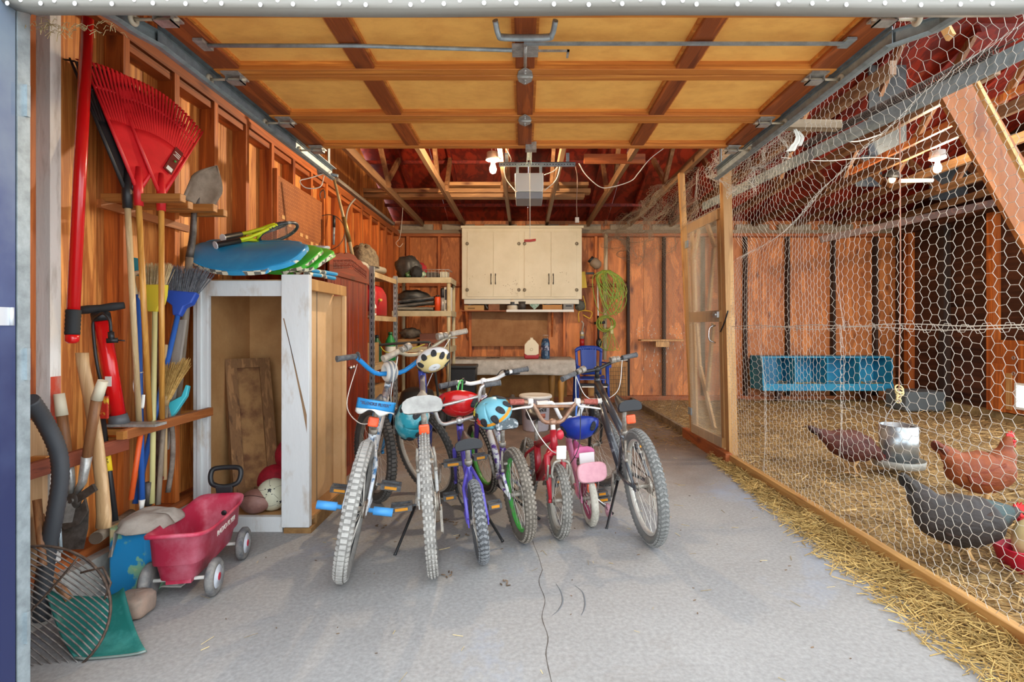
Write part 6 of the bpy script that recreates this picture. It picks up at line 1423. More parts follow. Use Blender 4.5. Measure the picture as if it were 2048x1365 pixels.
# straw hat / basket, hand tools and pegboard above the wardrobe
m_peg = mat('pegboard_brown', '9a5a2a', .7, 0, '7d4520', 5)
t = thing('pegboard', 'brown pegboard on the wall above the wardrobe', 'pegboard', (XS + .01, 4.4, 1.8))
bx((XS + .001, 4.0, 1.62), (XS + .012, 4.92, 2.32)).build('board', m_peg, t)
g = MB()
for i in range(28):
    for j in range(21): c_ = (XS + .0123, 4.03 + i * .0315, 1.66 + j * .0315); g.add([(c_[0], c_[1] - .005, c_[2]), (c_[0], c_[1], c_[2] - .005), (c_[0], c_[1] + .005, c_[2]), (c_[0], c_[1], c_[2] + .005)], [(0, 1, 2, 3)])
ho = g.build('holes', mat('hole_pale', 'c48448', .8), t)
for y in (3.985, 4.92): bx((XS + .001, y, 1.6), (XS + .03, y + .02, 2.36)).build('edge_strip', w_stud, t)
for k in range(7):
    y = 4.1 + k * .11; z = 1.98 - .02 * k + (.0 if k % 2 else .02); bx((XS + .0125, y, z), (XS + .016, y + .055, z + .03)).build('paper_label', mat('label_tan', 'c79a62', .8), t)
t = thing('pruning_saw', 'speckled long handled tool hanging at the pegboard edge', 'tool', (-1.86, 4.95, 1.6))
MB().tube([P(643, 402, 4.97), P(638, 480, 4.97)], .014, 8).build('handle', mat('speckled', '3e3a38', .6, 0, 'c9c4bc', 40, (.5, .55)), t); MB().tube(smooth_path([P(643, 402, 4.97), P(640, 388, 4.97), P(647, 380, 4.97), P(650, 392, 4.97), P(645, 406, 4.97)], 4), .006, 6).build('hook', m_dsteel, t)
t = thing('pruning_pole', 'pale long pole with metal sleeve leaning above the wardrobe', 'pole', P(690, 490, 4.45))
MB().tube([P(668, 358, 4.25), P(688, 440, 4.35), P(700, 488, 4.4), P(712, 545.5, 4.46)], [.011, .013, .016, .016], 10).build('shaft', mat('pole_tan', 'b8a070', .5, 0, '917a4e', 14), t)
MB().tube([P(687, 434, 4.34), P(699, 484, 4.395)], [.018, .02], 12).build('sleeve', mat('sleeve_brass', '8f7440', .45, .5), t)
t = thing('grip_pole', 'black gripped pole behind the wardrobe crest', 'pole', P(668, 480, 4.9))
MB().tube([P(668, 432, 4.9), P(668, 455, 4.9)], .014, 10).build('grip', m_black, t); MB().tube([P(668, 455, 4.9), P(667, 490, 4.9)], .011, 10).build('shaft', m_galv, t)
tag(MB().tube([P(655, 465, 4.9) + V((.16 * math.cos(a), .02 * math.sin(a), .17 * math.sin(a))) for a in [2 * PI * i / 36 for i in range(36)]], .004, 6, True).build('wire_hoop', m_dsteel), 'dark wire hoop hanging behind the poles above the wardrobe', 'hoop')
tag(MB().tube(smooth_path([P(710, 398, 5.2), P(700, 410, 5.1), P(694, 425, 5.05), P(692, 445, 5.0), P(691, 490, 4.7), P(695, 545.5, 4.45)], 5), .009, 8).build('curved_pipe', mat('pipe_grey', '7d776c', .6)), 'grey curved pipe hooked on the wall plate above the wardrobe', 'pipe')
g = MB(); q = V((-1.53, 5.05, 1.725))
def heap(u, v):
    th = 2 * PI * u; ph = PI / 2 * v; n_ = 1 + .25 * noise.noise((3 * math.cos(th), 3 * math.sin(th), 3 * v)); return q + V((.13 * n_ * math.cos(ph) * math.cos(th), .22 * n_ * math.cos(ph) * math.sin(th), .21 * n_ * math.sin(ph)))
g.grid(heap, 24, 10); tag(g.build('netting_heap', mat('net_heap', '7f6f56', .95, 0, '4e4232', 30, bump=.8, bscale=60)), 'brownish heap of old netting on the metal shelving top', 'netting')
# ------------------------------------------------------------ METAL SHELVING along the left wall
SX0, SX1, SY0, SY1, SZ = -1.86, -1.36, 4.75, 5.62, 1.70
ms = thing('metal_shelving', 'silver slotted angle shelving with tan shelves along the plank wall', 'shelving', ((SX0 + SX1) / 2, 5.2, 0))
m_angle = mat('slotted_steel', 'c9ccca', .35, .7, 'a4a7a5', 30)
for x, y in ((SX1, SY0), (SX1, SY1), (SX0, SY0), (SX0, SY1)):
    s = -1 if x == SX1 else 1; g = bx((min(x, x + s * .04), y, 0), (max(x, x + s * .04), y + .003, SZ)); g.box((min(x, x + s * .003), y, 0), (max(x, x + s * .003), y + .04, SZ)); po = g.build('upright', m_angle, ms)
    if x == SX1:
        g = MB()
        for k in range(26): g.cbox((x - .02, y - .0006, .25 + k * .055), (.008, .001, .028)); g.cbox((x + .0006, y + .02, .25 + k * .055), (.001, .008, .028))
        g.build('slots', m_black, po)
m_shelf = mat('shelf_tan', 'b39a74', .7, 0, '8f7650', 6)
for z in (.3, .78, 1.24, SZ - .06): g = bx((SX0 + .003, SY0 + .004, z), (SX1 - .004, SY1 + .03, z + .018)); g.box((SX1 - .02, SY0 + .004, z - .03), (SX1 - .004, SY1 + .03, z + .0)); g.build('shelf', m_shelf, ms)
tag(MB().tube([(-1.50, 4.72, SZ + .02), (-1.42, 5.3, SZ + .02)], .035, 12).build('cardboard_tube', mat('tube_grey', 'a39a88', .7)), 'grey tube lying on top of the metal shelving', 'tube')
# gas can
gc = thing('gas_can', 'big red plastic gas can on the metal shelving', 'gas can', (-1.55, 5.2, 1.26))
def can(z0, k): return [V((-1.53 + .15 * k * math.copysign(abs(math.cos(2 * PI * i / 28)) ** .5, math.cos(2 * PI * i / 28)), 5.17 + .22 * k * math.copysign(abs(math.sin(2 * PI * i / 28)) ** .5, math.sin(2 * PI * i / 28)), z0)) for i in range(28)]
MB().loft([can(1.26, .9), can(1.275, 1), can(1.40, 1), can(1.48, .95), can(1.54, .75), can(1.56, .6)]).build('tank', mat('can_red', 'b31c22', .45, 0, '96161c', 6), gc)
MB().tube(smooth_path([(-1.53, 5.02, 1.54), (-1.53, 5.06, 1.60), (-1.53, 5.26, 1.60), (-1.53, 5.30, 1.54)], 5), .018, 8).build('handle', mat('can_red', 'b31c22'), gc)
MB().tube([(-1.45, 5.05, 1.38), (-1.385, 5.03, 1.41), (-1.36, 5.0, 1.41)], [.02, .016, .012], 10).build('spout', mat('spout_yellow', 'b99a3a', .6), gc)
def bottle(name, label, c, r, h, m, capm, cat='bottle', group=None, labm=None):
    t = thing(name, label, cat, c, group); M = T(*c)
    MB().lathe([(r * .9, 0), (r, .006), (r, h * .6), (r * .92, h * .68), (r * .4, h * .86), (r * .36, h * .9)], M, 16).build('body', m, t); MB().lathe([(r * .42, h * .9), (r * .42, h), (r * .3, h * 1.005)], M, 12).build('cap', capm, t)
    if labm: MB().lathe([(r * 1.02, h * .15), (r * 1.02, h * .5)], M, 16, caps=False).build('paper_label', labm, t)
    return t
m_grn = mat('bottle_green', '1f7a3a', .35); m_grnd = mat('cap_green', '155227', .5); m_lab = mat('label_white', 'd8d5c8', .6)
bottle('spray_bottle', 'green and white bottle at the front of the metal shelving', (-1.40, 5.5, .80), .055, .30, m_grn, m_grnd, group='bottles on the metal shelving', labm=m_lab)
bottle('spray_bottle', 'dark green bottle deeper in the metal shelving', (-1.50, 5.35, .80), .05, .27, mat('bottle_dkgreen', '1c4f2c', .4), m_black, group='bottles on the metal shelving')
bottle('spray_bottle', 'small white bottle with tan cap beside the red gas can', (-1.42, 4.94, 1.26), .03, .14, m_lab, mat('cap_tan', 'b8935a', .5), group='bottles on the metal shelving', labm=mat('label_red', 'a8443a', .6))
tag(bx((-1.50, 5.02 - .12, 1.26), (-1.40, 5.02 - .05, 1.30)).build('brick', mat('brick_orange', '9b5a38', .9, 0, '7c4226', 20)), 'orange brown brick on the metal shelf below the gas can', 'brick')
tag(bx((-1.80, 4.85, .80), (-1.45, 5.25, 1.0)).build('cardboard_box', mat('cardboard', 'a07a4a', .85, 0, '866238', 6), bevel=.004), 'brown cardboard box on the middle metal shelf', 'box')
tag(bx((-1.80, 4.85, .32), (-1.42, 5.4, .58)).build('cardboard_box', mat('cardboard', 'a07a4a'), bevel=.004), 'brown cardboard box on the low metal shelf', 'box')
# ------------------------------------------------------------ BEIGE PLASTIC SHELF at the back
m_bei = mat('beige_plastic', 'b9ab88', .6, 0, 'a59674', 6)
BX0, BX1, BY0, BY1 = -1.62, -.90, 6.45, 6.95
ps = thing('plastic_shelving', 'beige plastic shelving unit at the back left of the bay', 'shelving', (-1.26, 6.7, 0))
for z in (.28, .89, 1.33, 1.74):
    g = bx((BX0, BY0, z - .0), (BX1, BY1, z + .02)); g.box((BX0, BY0 - .006, z - .045), (BX1, BY0 + .012, z + .022)); g.box((BX1 - .012, BY0, z - .045), (BX1 + .004, BY1, z + .022)); g.build('shelf', m_bei, ps)
for x in (BX0 + .03, BX1 - .03):
    for y in (BY0 + .03, BY1 - .03): MB().tube([(x, y, 0), (x, y, 1.74)], .024, 10).build('post', m_bei, ps)
def blob(name, label, cat, c, r, m, amp=.3, f=2.5, sd=0, flat=0):
    g = MB(); c = V(c)
    def fn(u, v):
        th = 2 * PI * u; ph = PI * (v - .5); n_ = 1 + amp * noise.noise((f * math.cos(th) * math.cos(ph) + sd, f * math.sin(th) * math.cos(ph), f * math.sin(ph))) + amp * .4 * noise.noise((3 * f * math.cos(th) + sd, 3 * f * math.sin(th), 3 * f * math.sin(ph)))
        p = c + V((r[0] * n_ * math.cos(ph) * math.cos(th), r[1] * n_ * math.cos(ph) * math.sin(th), r[2] * n_ * math.sin(ph))); p.z = max(p.z, c.z - r[2] * .9); return p
    g.grid(fn, 26, 14); return tag(g.build(name, m), label, cat)
z = 1.76
blob('black_bag', 'black bag heaped on the beige shelf top', 'bag', (-1.47, 6.7, z + .14), (.17, .16, .16), mat('bag_black', '2a2a29', .5, 0, '44423e', 10), .25, 2, 1)
blob('red_cloth', 'bit of red cloth behind the black bag', 'cloth', (-1.33, 6.8, z + .11), (.07, .07, .11), mat('cloth_red', '9c2026', .8), .3, 2, 4)
blob('green_bag', 'small green and white packet under the black bag', 'bag', (-1.36, 6.58, z + .05), (.12, .08, .06), mat('bag_green', '2f7a44', .5, 0, 'b7c7a8', 9, (.45, .6)), .3, 2, 7)
blob('work_glove', 'black work glove hanging over the beige shelf front', 'glove', (-1.335, 6.50, z + .06), (.075, .06, .085), mat('glove_black', '1d1d1d', .8), .35, 3, 9)
t = thing('wire_tray', 'flat wire tray with dark contents on the beige shelf top', 'tray', (-1.1, 6.65, z))
g = bx((-1.28, 6.52, z), (-.93, 6.8, z + .012)); g.build('base', mat('tray_dark', '4a4038', .7), t)
g = MB(); 
for zz_ in (.0, .10): g.tube([V((x, y, z + zz_ + .006)) for x, y in ((-1.28, 6.52), (-.93, 6.52), (-.93, 6.8), (-1.28, 6.8))], .004, 5, True)
for i in range(9): g.tube([V((-1.28 + .35 * i / 8, 6.52, z)), V((-1.28 + .35 * i / 8, 6.52, z + .1))], .0025, 4)
g.build('wire_rim', m_steel, t); bx((-1.22, 6.56, z + .012), (-1.08, 6.74, z + .075)).build('contents', mat('tray_stuff', '5a5148', .8, 0, '2d2823', 30), t); bx((-1.05, 6.56, z + .012), (-.96, 6.7, z + .085)).build('contents', mat('tray_pack', 'b7b49f', .7), t)
z = 1.35
blob('black_bag', 'flat black bag on the second beige shelf', 'bag', (-1.42, 6.75, z + .19), (.2, .15, .09), mat('bag_black', '2a2a29'), .2, 2, 11)
for k, (dz, lab, m_) in enumerate(((.0, 'folded grey tarp, lowest of the tarps on the second shelf', mat('tarp_grey', '8b8678', .6, 0, '6c675b', 8)), (.055, 'folded silver tarp in the middle of the tarps on the second shelf', mat('tarp_silver', '9b9a96', .3, .5, '6f6e6a', 12)), (.11, 'shiny black folded tarp uppermost on the second shelf', mat('tarp_black', '3a3a3a', .25, 0, '6d6d6b', 8)))):
    def tf(u, v, dz=dz, k=k):
        a = 2 * PI * v; return V((-1.56 + .44 * u, 6.6 + .13 * math.cos(a) + .02 * k, z + .028 + dz + .026 * math.sin(a) + .05 * (u - .4) * (k > 0) + .008 * noise.noise((u * 6, v * 6, k))))
    tag(MB().grid(tf, 14, 14).build('folded_tarp', m_), lab, 'tarp', 'folded tarps on the second beige shelf')
t = thing('spray_can', 'orange paint can with dark top on the second beige shelf', 'can', (-1.08, 6.56, z)); MB().lathe([(.038, 0), (.038, .17), (.03, .18)], T(-1.08, 6.56, z), 16).build('body', mat('can_orange', 'd2481b', .45), t); MB().lathe([(.025, .18), (.025, .2)], T(-1.08, 6.56, z), 12).build('cap', m_black, t)
t = thing('spray_gun', 'black spray nozzle on a silver can beside the orange can', 'can', (-1.02, 6.56, z)); MB().lathe([(.027, 0), (.027, .17)], T(-1.015, 6.56, z), 14).build('body', m_steel, t); MB().lathe([(.024, .17), (.03, .2), (.03, .27), (.02, .29)], T(-1.015, 6.56, z), 12).build('nozzle', m_black, t)
t = thing('product_box', 'tall white printed carton at the end of the second beige shelf', 'box', (-.96, 6.58, z)); bx((-.99, 6.53, z), (-.91, 6.66, z + .30)).build('carton', mat('carton_white', 'd9d4c4', .6), t)
for (a, b_, c_, d_, m_) in ((-.985, .14, -.955, .27, m_black), (-.95, .19, -.93, .28, mat('print_yellow', 'c9b04a', .6)), (-.98, .02, -.94, .1, mat('print_grey', '7b7b78', .6))): bx((a, 6.5285, z + b_), (c_, 6.53, z + d_)).build('print_patch', m_, t)
z = .91
tag(bx((-1.30, 6.55, z), (-.95, 6.85, z + .16)).build('wooden_crate', wood('crate_wood', '7a4630', '4e2a1a', 'x', 14, .08)), 'reddish wooden crate on the third beige shelf', 'crate')
tag(bx((-1.58, 6.52, z), (-1.34, 6.8, z + .09)).build('storage_box', mat('cardboard', 'a07a4a'), bevel=.003), 'low cardboard box on the third beige shelf', 'box')
blob('clutter_bag', 'dark bag of odds and ends on the third beige shelf', 'bag', (-1.45, 6.7, z + .16), (.13, .1, .07), mat('bag_dark', '3b332c', .8, 0, '5f5446', 14), .3, 3, 2)
# dark folded pushchair / mower mass behind the bikes
dk = thing('garden_mower', 'black push mower with bent handle parked below the beige shelf', 'mower', (-1.25, 5.9, 0))
g = MB(); g.loft([[V((-1.22 + .34 * k * math.copysign(abs(math.cos(2 * PI * i / 24)) ** .6, math.cos(2 * PI * i / 24)), 6.0 + .3 * k * math.copysign(abs(math.sin(2 * PI * i / 24)) ** .6, math.sin(2 * PI * i / 24)), z_)) for i in range(24)] for z_, k in ((.08, .95), (.2, 1), (.26, .9), (.3, .6), (.42, .5), (.46, .3))]); g.build('deck', mat('mower_black', '202123', .4), dk)
for x, y in ((-1.55, 5.78), (-.9, 5.78), (-1.55, 6.25), (-.9, 6.25)):
    fr = frame((x, y, .12), (1, 0, 0)); wo = MB().lathe([(.03, -.025), (.12, -.025), (.125, 0), (.12, .025), (.03, .025)], fr, 24).build('wheel', m_rubber, dk)
g = MB().tube(smooth_path([(-1.48, 5.9, .25), (-1.50, 5.55, .72), (-1.50, 5.35, .93), (-1.46, 5.30, .97), (-1.0, 5.30, 1.0), (-.96, 5.35, .96), (-.95, 5.55, .74), (-.95, 5.9, .25)], 5), .014, 8); g.build('push_handle', mat('handle_foam', '3a3733', .8), dk)
MB().tube(smooth_path([(-1.46, 5.30, .97), (-1.38, 5.27, .9), (-1.2, 5.26, .91), (-1.0, 5.3, .98)], 5), .005, 6).build('control_bail', mat('bail_yellow', 'b9b33a', .5), dk)
t = thing('storage_tote', 'black tall bin standing behind the white helmet', 'bin', (-.93, 6.1, 0))
MB().loft([[V((-.78 + .17 * k * sx, 6.75 + .16 * k * sy, z_)) for sx, sy in ((-1, -1), (1, -1), (1, 1), (-1, 1))] for z_, k in ((0, .85), (.62, 1), (.64, 1.06), (.67, 1.06))], True, False).build('body', m_black, t, bevel=.01)
for zz_ in (.2, .42): bx((-.94, 6.575 + .0, zz_), (-.62, 6.58 + .012, zz_ + .02)).build('rib', m_black, t)
# ------------------------------------------------------------ BACK WALL: CABINET, SHELF, BENCH
m_cab = mat('cream_cabinet_paint', 'ddd2b6', .5, 0, 'cfc3a3', 3, (.4, .8), bump=.05, bscale=40)
m_scuff = mat('scuff', '6b5436', .8, 0, 'a8926a', 60)
CX0, CX1, CZ0, CZ1, CY0, CY1 = -.925, .862, 1.565, 2.645, 7.72, 8.028
wc = thing('wall_cabinet', 'cream painted four door wall cabinet on the back wall', 'cabinet', (0, 7.87, CZ0))
bx((CX0 + .01, CY0 + .012, CZ0), (CX1 - .01, CY1, CZ1)).build('carcass', m_cab, wc, bevel=.003)
bx((CX0 - .005, CY0 - .012, CZ1 - .035), (CX1 + .015, CY1, CZ1)).build('cornice', m_cab, wc, bevel=.004)
bx((CX0 + .04, CY0 + .04, CZ0 - .07), (CX1 - .05, CY1, CZ0)).build('bottom_strip', mat('pale_cabinet_paint', 'd6d2c2', .5), wc)
dx = [(-.835, -.455), (-.45, -.075), (.008, .395), (.40, .775)]
for i, (a, b_) in enumerate(dx):
    d = bx((a, CY0, CZ0 + .035), (b_, CY0 + .0125, CZ1 - .09)).build('door', m_cab, wc, bevel=.002)
    hx = b_ - .03 if i % 2 == 0 else a + .03
    g = MB().tube(smooth_path([(hx, CY0 - .002, 1.80), (hx, CY0 - .024, 1.815), (hx, CY0 - .024, 1.905), (hx, CY0 - .002, 1.92)], 3), .006, 6); g.cbox((hx, CY0 - .003, 1.795), (.016, .006, .03)); g.cbox((hx, CY0 - .003, 1.925), (.016, .006, .03)); g.build('handle', mat('handle_iron', '3d352c', .5, .5), d)
    ex = a + .0 if i % 2 == 0 else b_
    for zz_ in (1.70, 2.38):
        g = MB()
        for k in range(10): a_ = 2 * PI * k / 10; g.ball((ex + .019 * math.cos(a_), CY0 - .0035, zz_ + .019 * math.sin(a_)), (.007, .003, .007), nu=6, nv=4)
        g.ball((ex, CY0 - .003, zz_), (.008, .003, .008), nu=8, nv=4); g.build('hinge', mat('hinge_iron', '6f6250', .6, .4), d)
    g = MB()
    for k in range((6, 40, 10, 8)[i]):
        x = rnd.gauss((a + b_) / 2 + (.1 if i == 1 else 0), .07); z_ = rnd.gauss(1.72 if i == 1 else 1.85, .08)
        if not (a + .01 < x < b_ - .01 and CZ0 + .05 < z_ < CZ1 - .1): continue
        s_ = rnd.uniform(.003, .008); g.add([(x - s_, CY0 - .0006, z_), (x, CY0 - .0006, z_ - s_ * .6), (x + s_, CY0 - .0006, z_ + .002), (x + .3 * s_, CY0 - .0006, z_ + s_)], [(0, 1, 2, 3)])
    if g.f: g.build('paint_chips', m_scuff, d)
# backing board and shelf
tag(bx((-.80, YBS - .014, .86), (.36, YBS - .001, 1.5)).build('backing_board', mat('hardboard_brown', 'a4764a', .8, 0, '8a5c34', 4)), 'smooth brown hardboard sheet under the wall shelf', 'board')
sh = thing('wall_shelf', 'narrow shelf under the cream cabinet with white front edge', 'shelf', (-.1, 7.9, 1.38))
bx((-.935, 7.74, 1.385), (.73, YBS - .015, 1.40)).build('shelf_board', w_platex, sh)
bx((-.26, 7.728, 1.376), (.735, 7.74, 1.41)).build('front_edge', m_white, sh)
for x in (-.87, .41): g = MB().add([(x, YBS - .015, 1.0), (x, YBS - .015, 1.385), (x, 7.76, 1.385), (x + .03, YBS - .015, 1.0), (x + .03, YBS - .015, 1.385), (x + .03, 7.76, 1.385)], [(0, 2, 1), (3, 4, 5), (0, 1, 4, 3), (1, 2, 5, 4), (2, 0, 3, 5)]); g.build('bracket', w_plate, sh)
S = 1.4005; YSf = 7.80
def X8(px, d=7.8): return (px - CX) * d / F
t = thing('parts_tray', 'low tan cardboard tray with a cable on the wall shelf', 'tray', (X8(946), YSf, S))
bx((X8(929), 7.78, S), (X8(968), 7.92, S + .075)).build('tray', mat('cardboard_light', 'b8905a', .85), t); bx((X8(936), 7.779, S + .02), (X8(950), 7.78, S + .04)).build('print_patch', mat('print_brown', '7a5a34', .8), t)
MB().tube(smooth_path([(X8(936), 7.85, S + .078), (X8(950), 7.85, S + .115), (X8(968), 7.85, S + .10), (X8(975), 7.80, S + .03)], 5), .007, 6).build('cable', m_galv, t)
t = thing('wooden_block_box', 'small brown box with dark lid under the cabinet', 'box', (X8(989), YSf, S)); bx((X8(977), 7.78, S), (X8(999), 7.9, S + .14)).build('box', mat('box_brown', '8f5f41', .8, 0, '74482f', 8), t, bevel=.003); bx((X8(986), 7.79, S + .14), (X8(996), 7.88, S + .19)).build('lid', m_dsteel, t)
t = thing('lidded_canister', 'cream canister with black band on the wall shelf', 'canister', (X8(1025), YSf, S)); c_ = T(X8(1025), 7.84, S); MB().lathe([(.075, 0), (.085, .02), (.085, .15), (.08, .17)], c_, 24).build('body', mat('canister_cream', 'd3c7ae', .4), t); MB().lathe([(.0865, .075), (.0865, .125)], c_, 24, caps=False).build('band', m_black, t); MB().lathe([(.082, .17), (.082, .185), (.04, .19)], c_, 24).build('lid', m_steel, t)
tag(MB().lathe([(.05, 0), (.068, .13), (.064, .13), (.048, .01)], T(X8(1044), 7.80, S), 20).build('flower_pot', mat('pot_dark', '3c3733', .5)), 'dark tapered pot between the canister and the heart', 'pot')
poly = [(.0068 * 16 * math.sin(a) ** 3 * .68, .0068 * .68 * (13 * math.cos(a) - 5 * math.cos(2 * a) - 2 * math.cos(3 * a) - math.cos(4 * a))) for a in [2 * PI * i / 40 for i in range(40)]]
t = thing('heart_ornament', 'pale green patterned heart ornament on the wall shelf', 'ornament', (X8(1068), 7.79, S)); MB().prism(list(reversed(poly)), .03, Matrix(((1, 0, 0, X8(1069)), (0, 0, 1, 7.78), (0, 1, 0, S + .08), (0, 0, 0, 1)))).build('heart', mat('heart_green', 'a9bfae', .6, 0, '6f8f80', 45, (.45, .55)), t)
t = thing('wooden_tray', 'open wooden tray box with a dark bowl inside, on the wall shelf', 'tray', (X8(1104), YSf, S)); x0, x1 = X8(1085), X8(1124); g = bx((x0, 7.77, S), (x1, 7.78, S + .08)); g.box((x0, 7.78, S), (x0 + .01, 7.95, S + .12)); g.box((x1 - .01, 7.78, S), (x1, 7.95, S + .12)); g.box((x0, 7.78, S), (x1, 7.95, S + .01)); g.build('tray', mat('tray_wood', 'bb8442', .6, 0, 'a36d30', 8, (.3, .7), (.2, 1, 1)), t)
tag(MB().lathe([(.04, 0), (.06, .07), (.062, .12), (.058, .13)], T(X8(1094), 7.86, S + .011), 20).build('bowl', mat('bowl_grey', '5d5a58', .4)), 'dark grey bowl standing inside the open wooden tray', 'bowl')
t = thing('plastic_box', 'grey plastic box with a slot at the shelf end', 'box', (X8(1135), YSf, S)); bx((X8(1126), 7.76, S), (X8(1147), 7.9, S + .105)).build('box', mat('box_grey', '77746f', .5), t, bevel=.008); bx((X8(1131), 7.7585, S + .055), (X8(1143), 7.7605, S + .075)).build('slot', m_black, t)
# bench with the grey covering
bn = thing('workbench', 'workbench under the wall cabinet covered with grey cloth', 'bench', (-.2, 7.6, 0))
BXA, BXB = -1.06, .70; bz = .685; by0 = 7.18
def cov(u, v):
    x = BXA + (BXB - BXA) * u
    if v < .6: return V((x, YBS - .02 - (YBS - .02 - by0) * v / .6, bz + .012 + .004 * noise.noise((x * 4, v * 6, 2))))
    t = (v - .6) / .4; return V((x + .015 * noise.noise((x * 5, t, 1)), by0 - .03 * math.sin(min(1, t * 2) * PI / 2) - .008 * noise.noise((x * 6, t * 2, 4)), bz + .012 - .21 * max(0, t - .06) - .01 * noise.noise((x * 3, 0, 4)) * t))
MB().grid(cov, 40, 20, .006).build('cloth_cover', mat('bench_cloth', 'bdb8af', .9, 0, '9b958b', 9, bump=.2, bscale=60), bn)
bx((BXA + .02, by0 + .02, bz - .04), (BXB - .02, YBS - .02, bz)).build('bench_top', w_platex, bn)
w_turn = mat('turned_leg_wood', 'c08f4a', .5, 0, 'a87432', 8, (.3, .7), (1, 1, .2))
for x, y in ((X8(1122, 7.3), 7.28), (X8(1104, 7.6), 7.7), (BXA + .1, 7.28), (BXA + .1, 7.9)):
    MB().lathe([(.035, 0), (.04, .02), (.032, .1), (.045, .3), (.05, .42), (.036, .45), (.05, .47), (.05, .5), (.04, .52), (.052, .55), (.052, bz - .04)], T(x, y, 0), 18).build('leg', w_turn, bn)
bx((BXA + .05, 7.93, .1), (BXB - .05, 7.96, bz - .04)).build('back_board', mat('bench_back', 'a8783e', .8, 0, '8c5f2c', 5), bn)
for k, (x, y, w_, lab) in enumerate(((-.83, 7.55, .3, 'dark newspaper scrap on the bench by the shelf unit'), (-.45, 7.6, .2, 'black plastic sheet lying on the bench'), (-.2, 7.5, .22, 'pale paper sheet lying on the bench near the cooler'))):
    tag(MB().grid(lambda u, v: V((x + w_ * (u - .5), y + .12 * (v - .5), bz + .019 + .02 * abs(noise.noise((u * 4 + k * 9, v * 4, 3))))), 8, 6, .002).build('paper_scrap', (mat('paper_dark', '3e3a36', .8, 0, '8b857c', 20, (.5, .55)), m_black, mat('paper_grey', 'b0aaa0', .8))[k]), lab, 'paper')
# cooler
q = P(1063, 714, 7.45); q.z = bz + .018
cl = thing('lunch_cooler', 'small red cooler with cream peaked lid on the workbench', 'cooler', q)
w_ = .105
MB().loft([[V((q.x + w_ * k * sx, q.y + .09 * k * sy, q.z + z_)) for sx, sy in ((-1, -1), (1, -1), (1, 1), (-1, 1))] for z_, k in ((0, .9), (.02, .97), (.2, 1.02))], True, False).build('body', mat('cooler_red', '9e1d22', .4), cl, bevel=.012)
MB().prism(list(reversed([(-.1, .075), (.0 - .1, .2), (-.05, .26), (-.022, .275), (-.02, .30), (.02, .30), (.022, .275), (.05, .26), (.1, .2), (.1, .075), (.06, .055), (-.06, .055)])), .196, Matrix(((1, 0, 0, q.x), (0, 0, 1, q.y - .098), (0, 1, 0, q.z), (0, 0, 0, 1)))).build('lid', mat('cooler_cream', 'ddd2b4', .45), cl, bevel=.006)
MB().torus(.018, .003, frame((q.x, q.y - .1, q.z + .135), (0, 1, 0)), 18, 6).build('button_ring', mat('button_tan', 'b8ab8a', .5), cl)
q = P(1091, 714, 7.42); q.z = bz + .018; M = T(q.x, q.y, q.z)
wbt = thing('water_bottle', 'big dark blue printed water bottle with white carry loop on the bench', 'bottle', q)
MB().lathe([(.058, 0), (.062, .01), (.062, .09), (.058, .1), (.062, .12), (.062, .22), (.05, .27), (.03, .29)], M, 22).build('body', mat('bottle_navy', '27405c', .15, 0, '5d7f9a', 16, (.5, .7)), wbt)
MB().lathe([(.0632, .12), (.0632, .19)], M, 22, caps=False).build('print_band', mat('print_bottle', '2a3450', .4, 0, 'b9b9c8', 26, (.5, .56)), wbt)
MB().tube([V((q.x + a, q.y, q.z + b_)) for a, b_ in ((-.03, .28), (-.036, .335), (.036, .335), (.03, .28))], .006, 6, True).build('carry_loop', mat('loop_pink', 'e3d2cc', .5), wbt)
# bucket
q = PZ(1071, 838, 0); M = T(q.x, 5.9, 0); q.x = (1071 - CX) * 5.9 / F
bk = thing('plastic_bucket', 'white plastic bucket with lid and dark label under the bench', 'bucket', (q.x, 5.9, 0)); M = T(q.x, 5.9, 0)
MB().lathe([(.14, 0), (.145, .01), (.165, .36), (.175, .365)], M, 28).build('pail', mat('bucket_white', 'cdc8cf', .45, 0, 'bdb6bb', 5), bk)
MB().lathe([(.18, .36), (.186, .365), (.186, .385), (.178, .395), (.16, .388), (.02, .386)], M, 28).build('lid', m_white, bk)
fr = M @ RZ(28); MB().grid(lambda u, v: fr @ V((.1655 * math.sin((u - .5) * .62) + .0, -.1655 * math.cos((u - .5) * .62) + 0, .22 + .06 * v)), 8, 1, .001).build('printed_label', mat('label_bucket', '2d2c2e', .6, 0, 'a8a4a0', 60, (.5, .56)), bk)
MB().grid(lambda u, v: fr @ V((.160 * math.sin((u - .4) * .4), -.160 * math.cos((u - .4) * .4), .15 + .05 * v)), 6, 1, .001).build('red_label', mat('label_rust', 'a8624e', .6), bk)
q = P(1030, 800, 6.3); t = thing('metal_pot', 'grey metal pot with lid beside the white bucket', 'pot', (q.x, 6.3, 0)); M = T(q.x - .03, 6.3, 0); MB().lathe([(.17, 0), (.18, .02), (.17, .26), (.175, .27)], M, 24).build('body', mat('pot_metal', '6f6a66', .55, .4, '565250', 8), t); MB().lathe([(.176, .27), (.15, .29), (.03, .31), (.02, .34), (.0, .345)], M, 24).build('lid', mat('pot_lid', '5b5552', .6, .4), t)
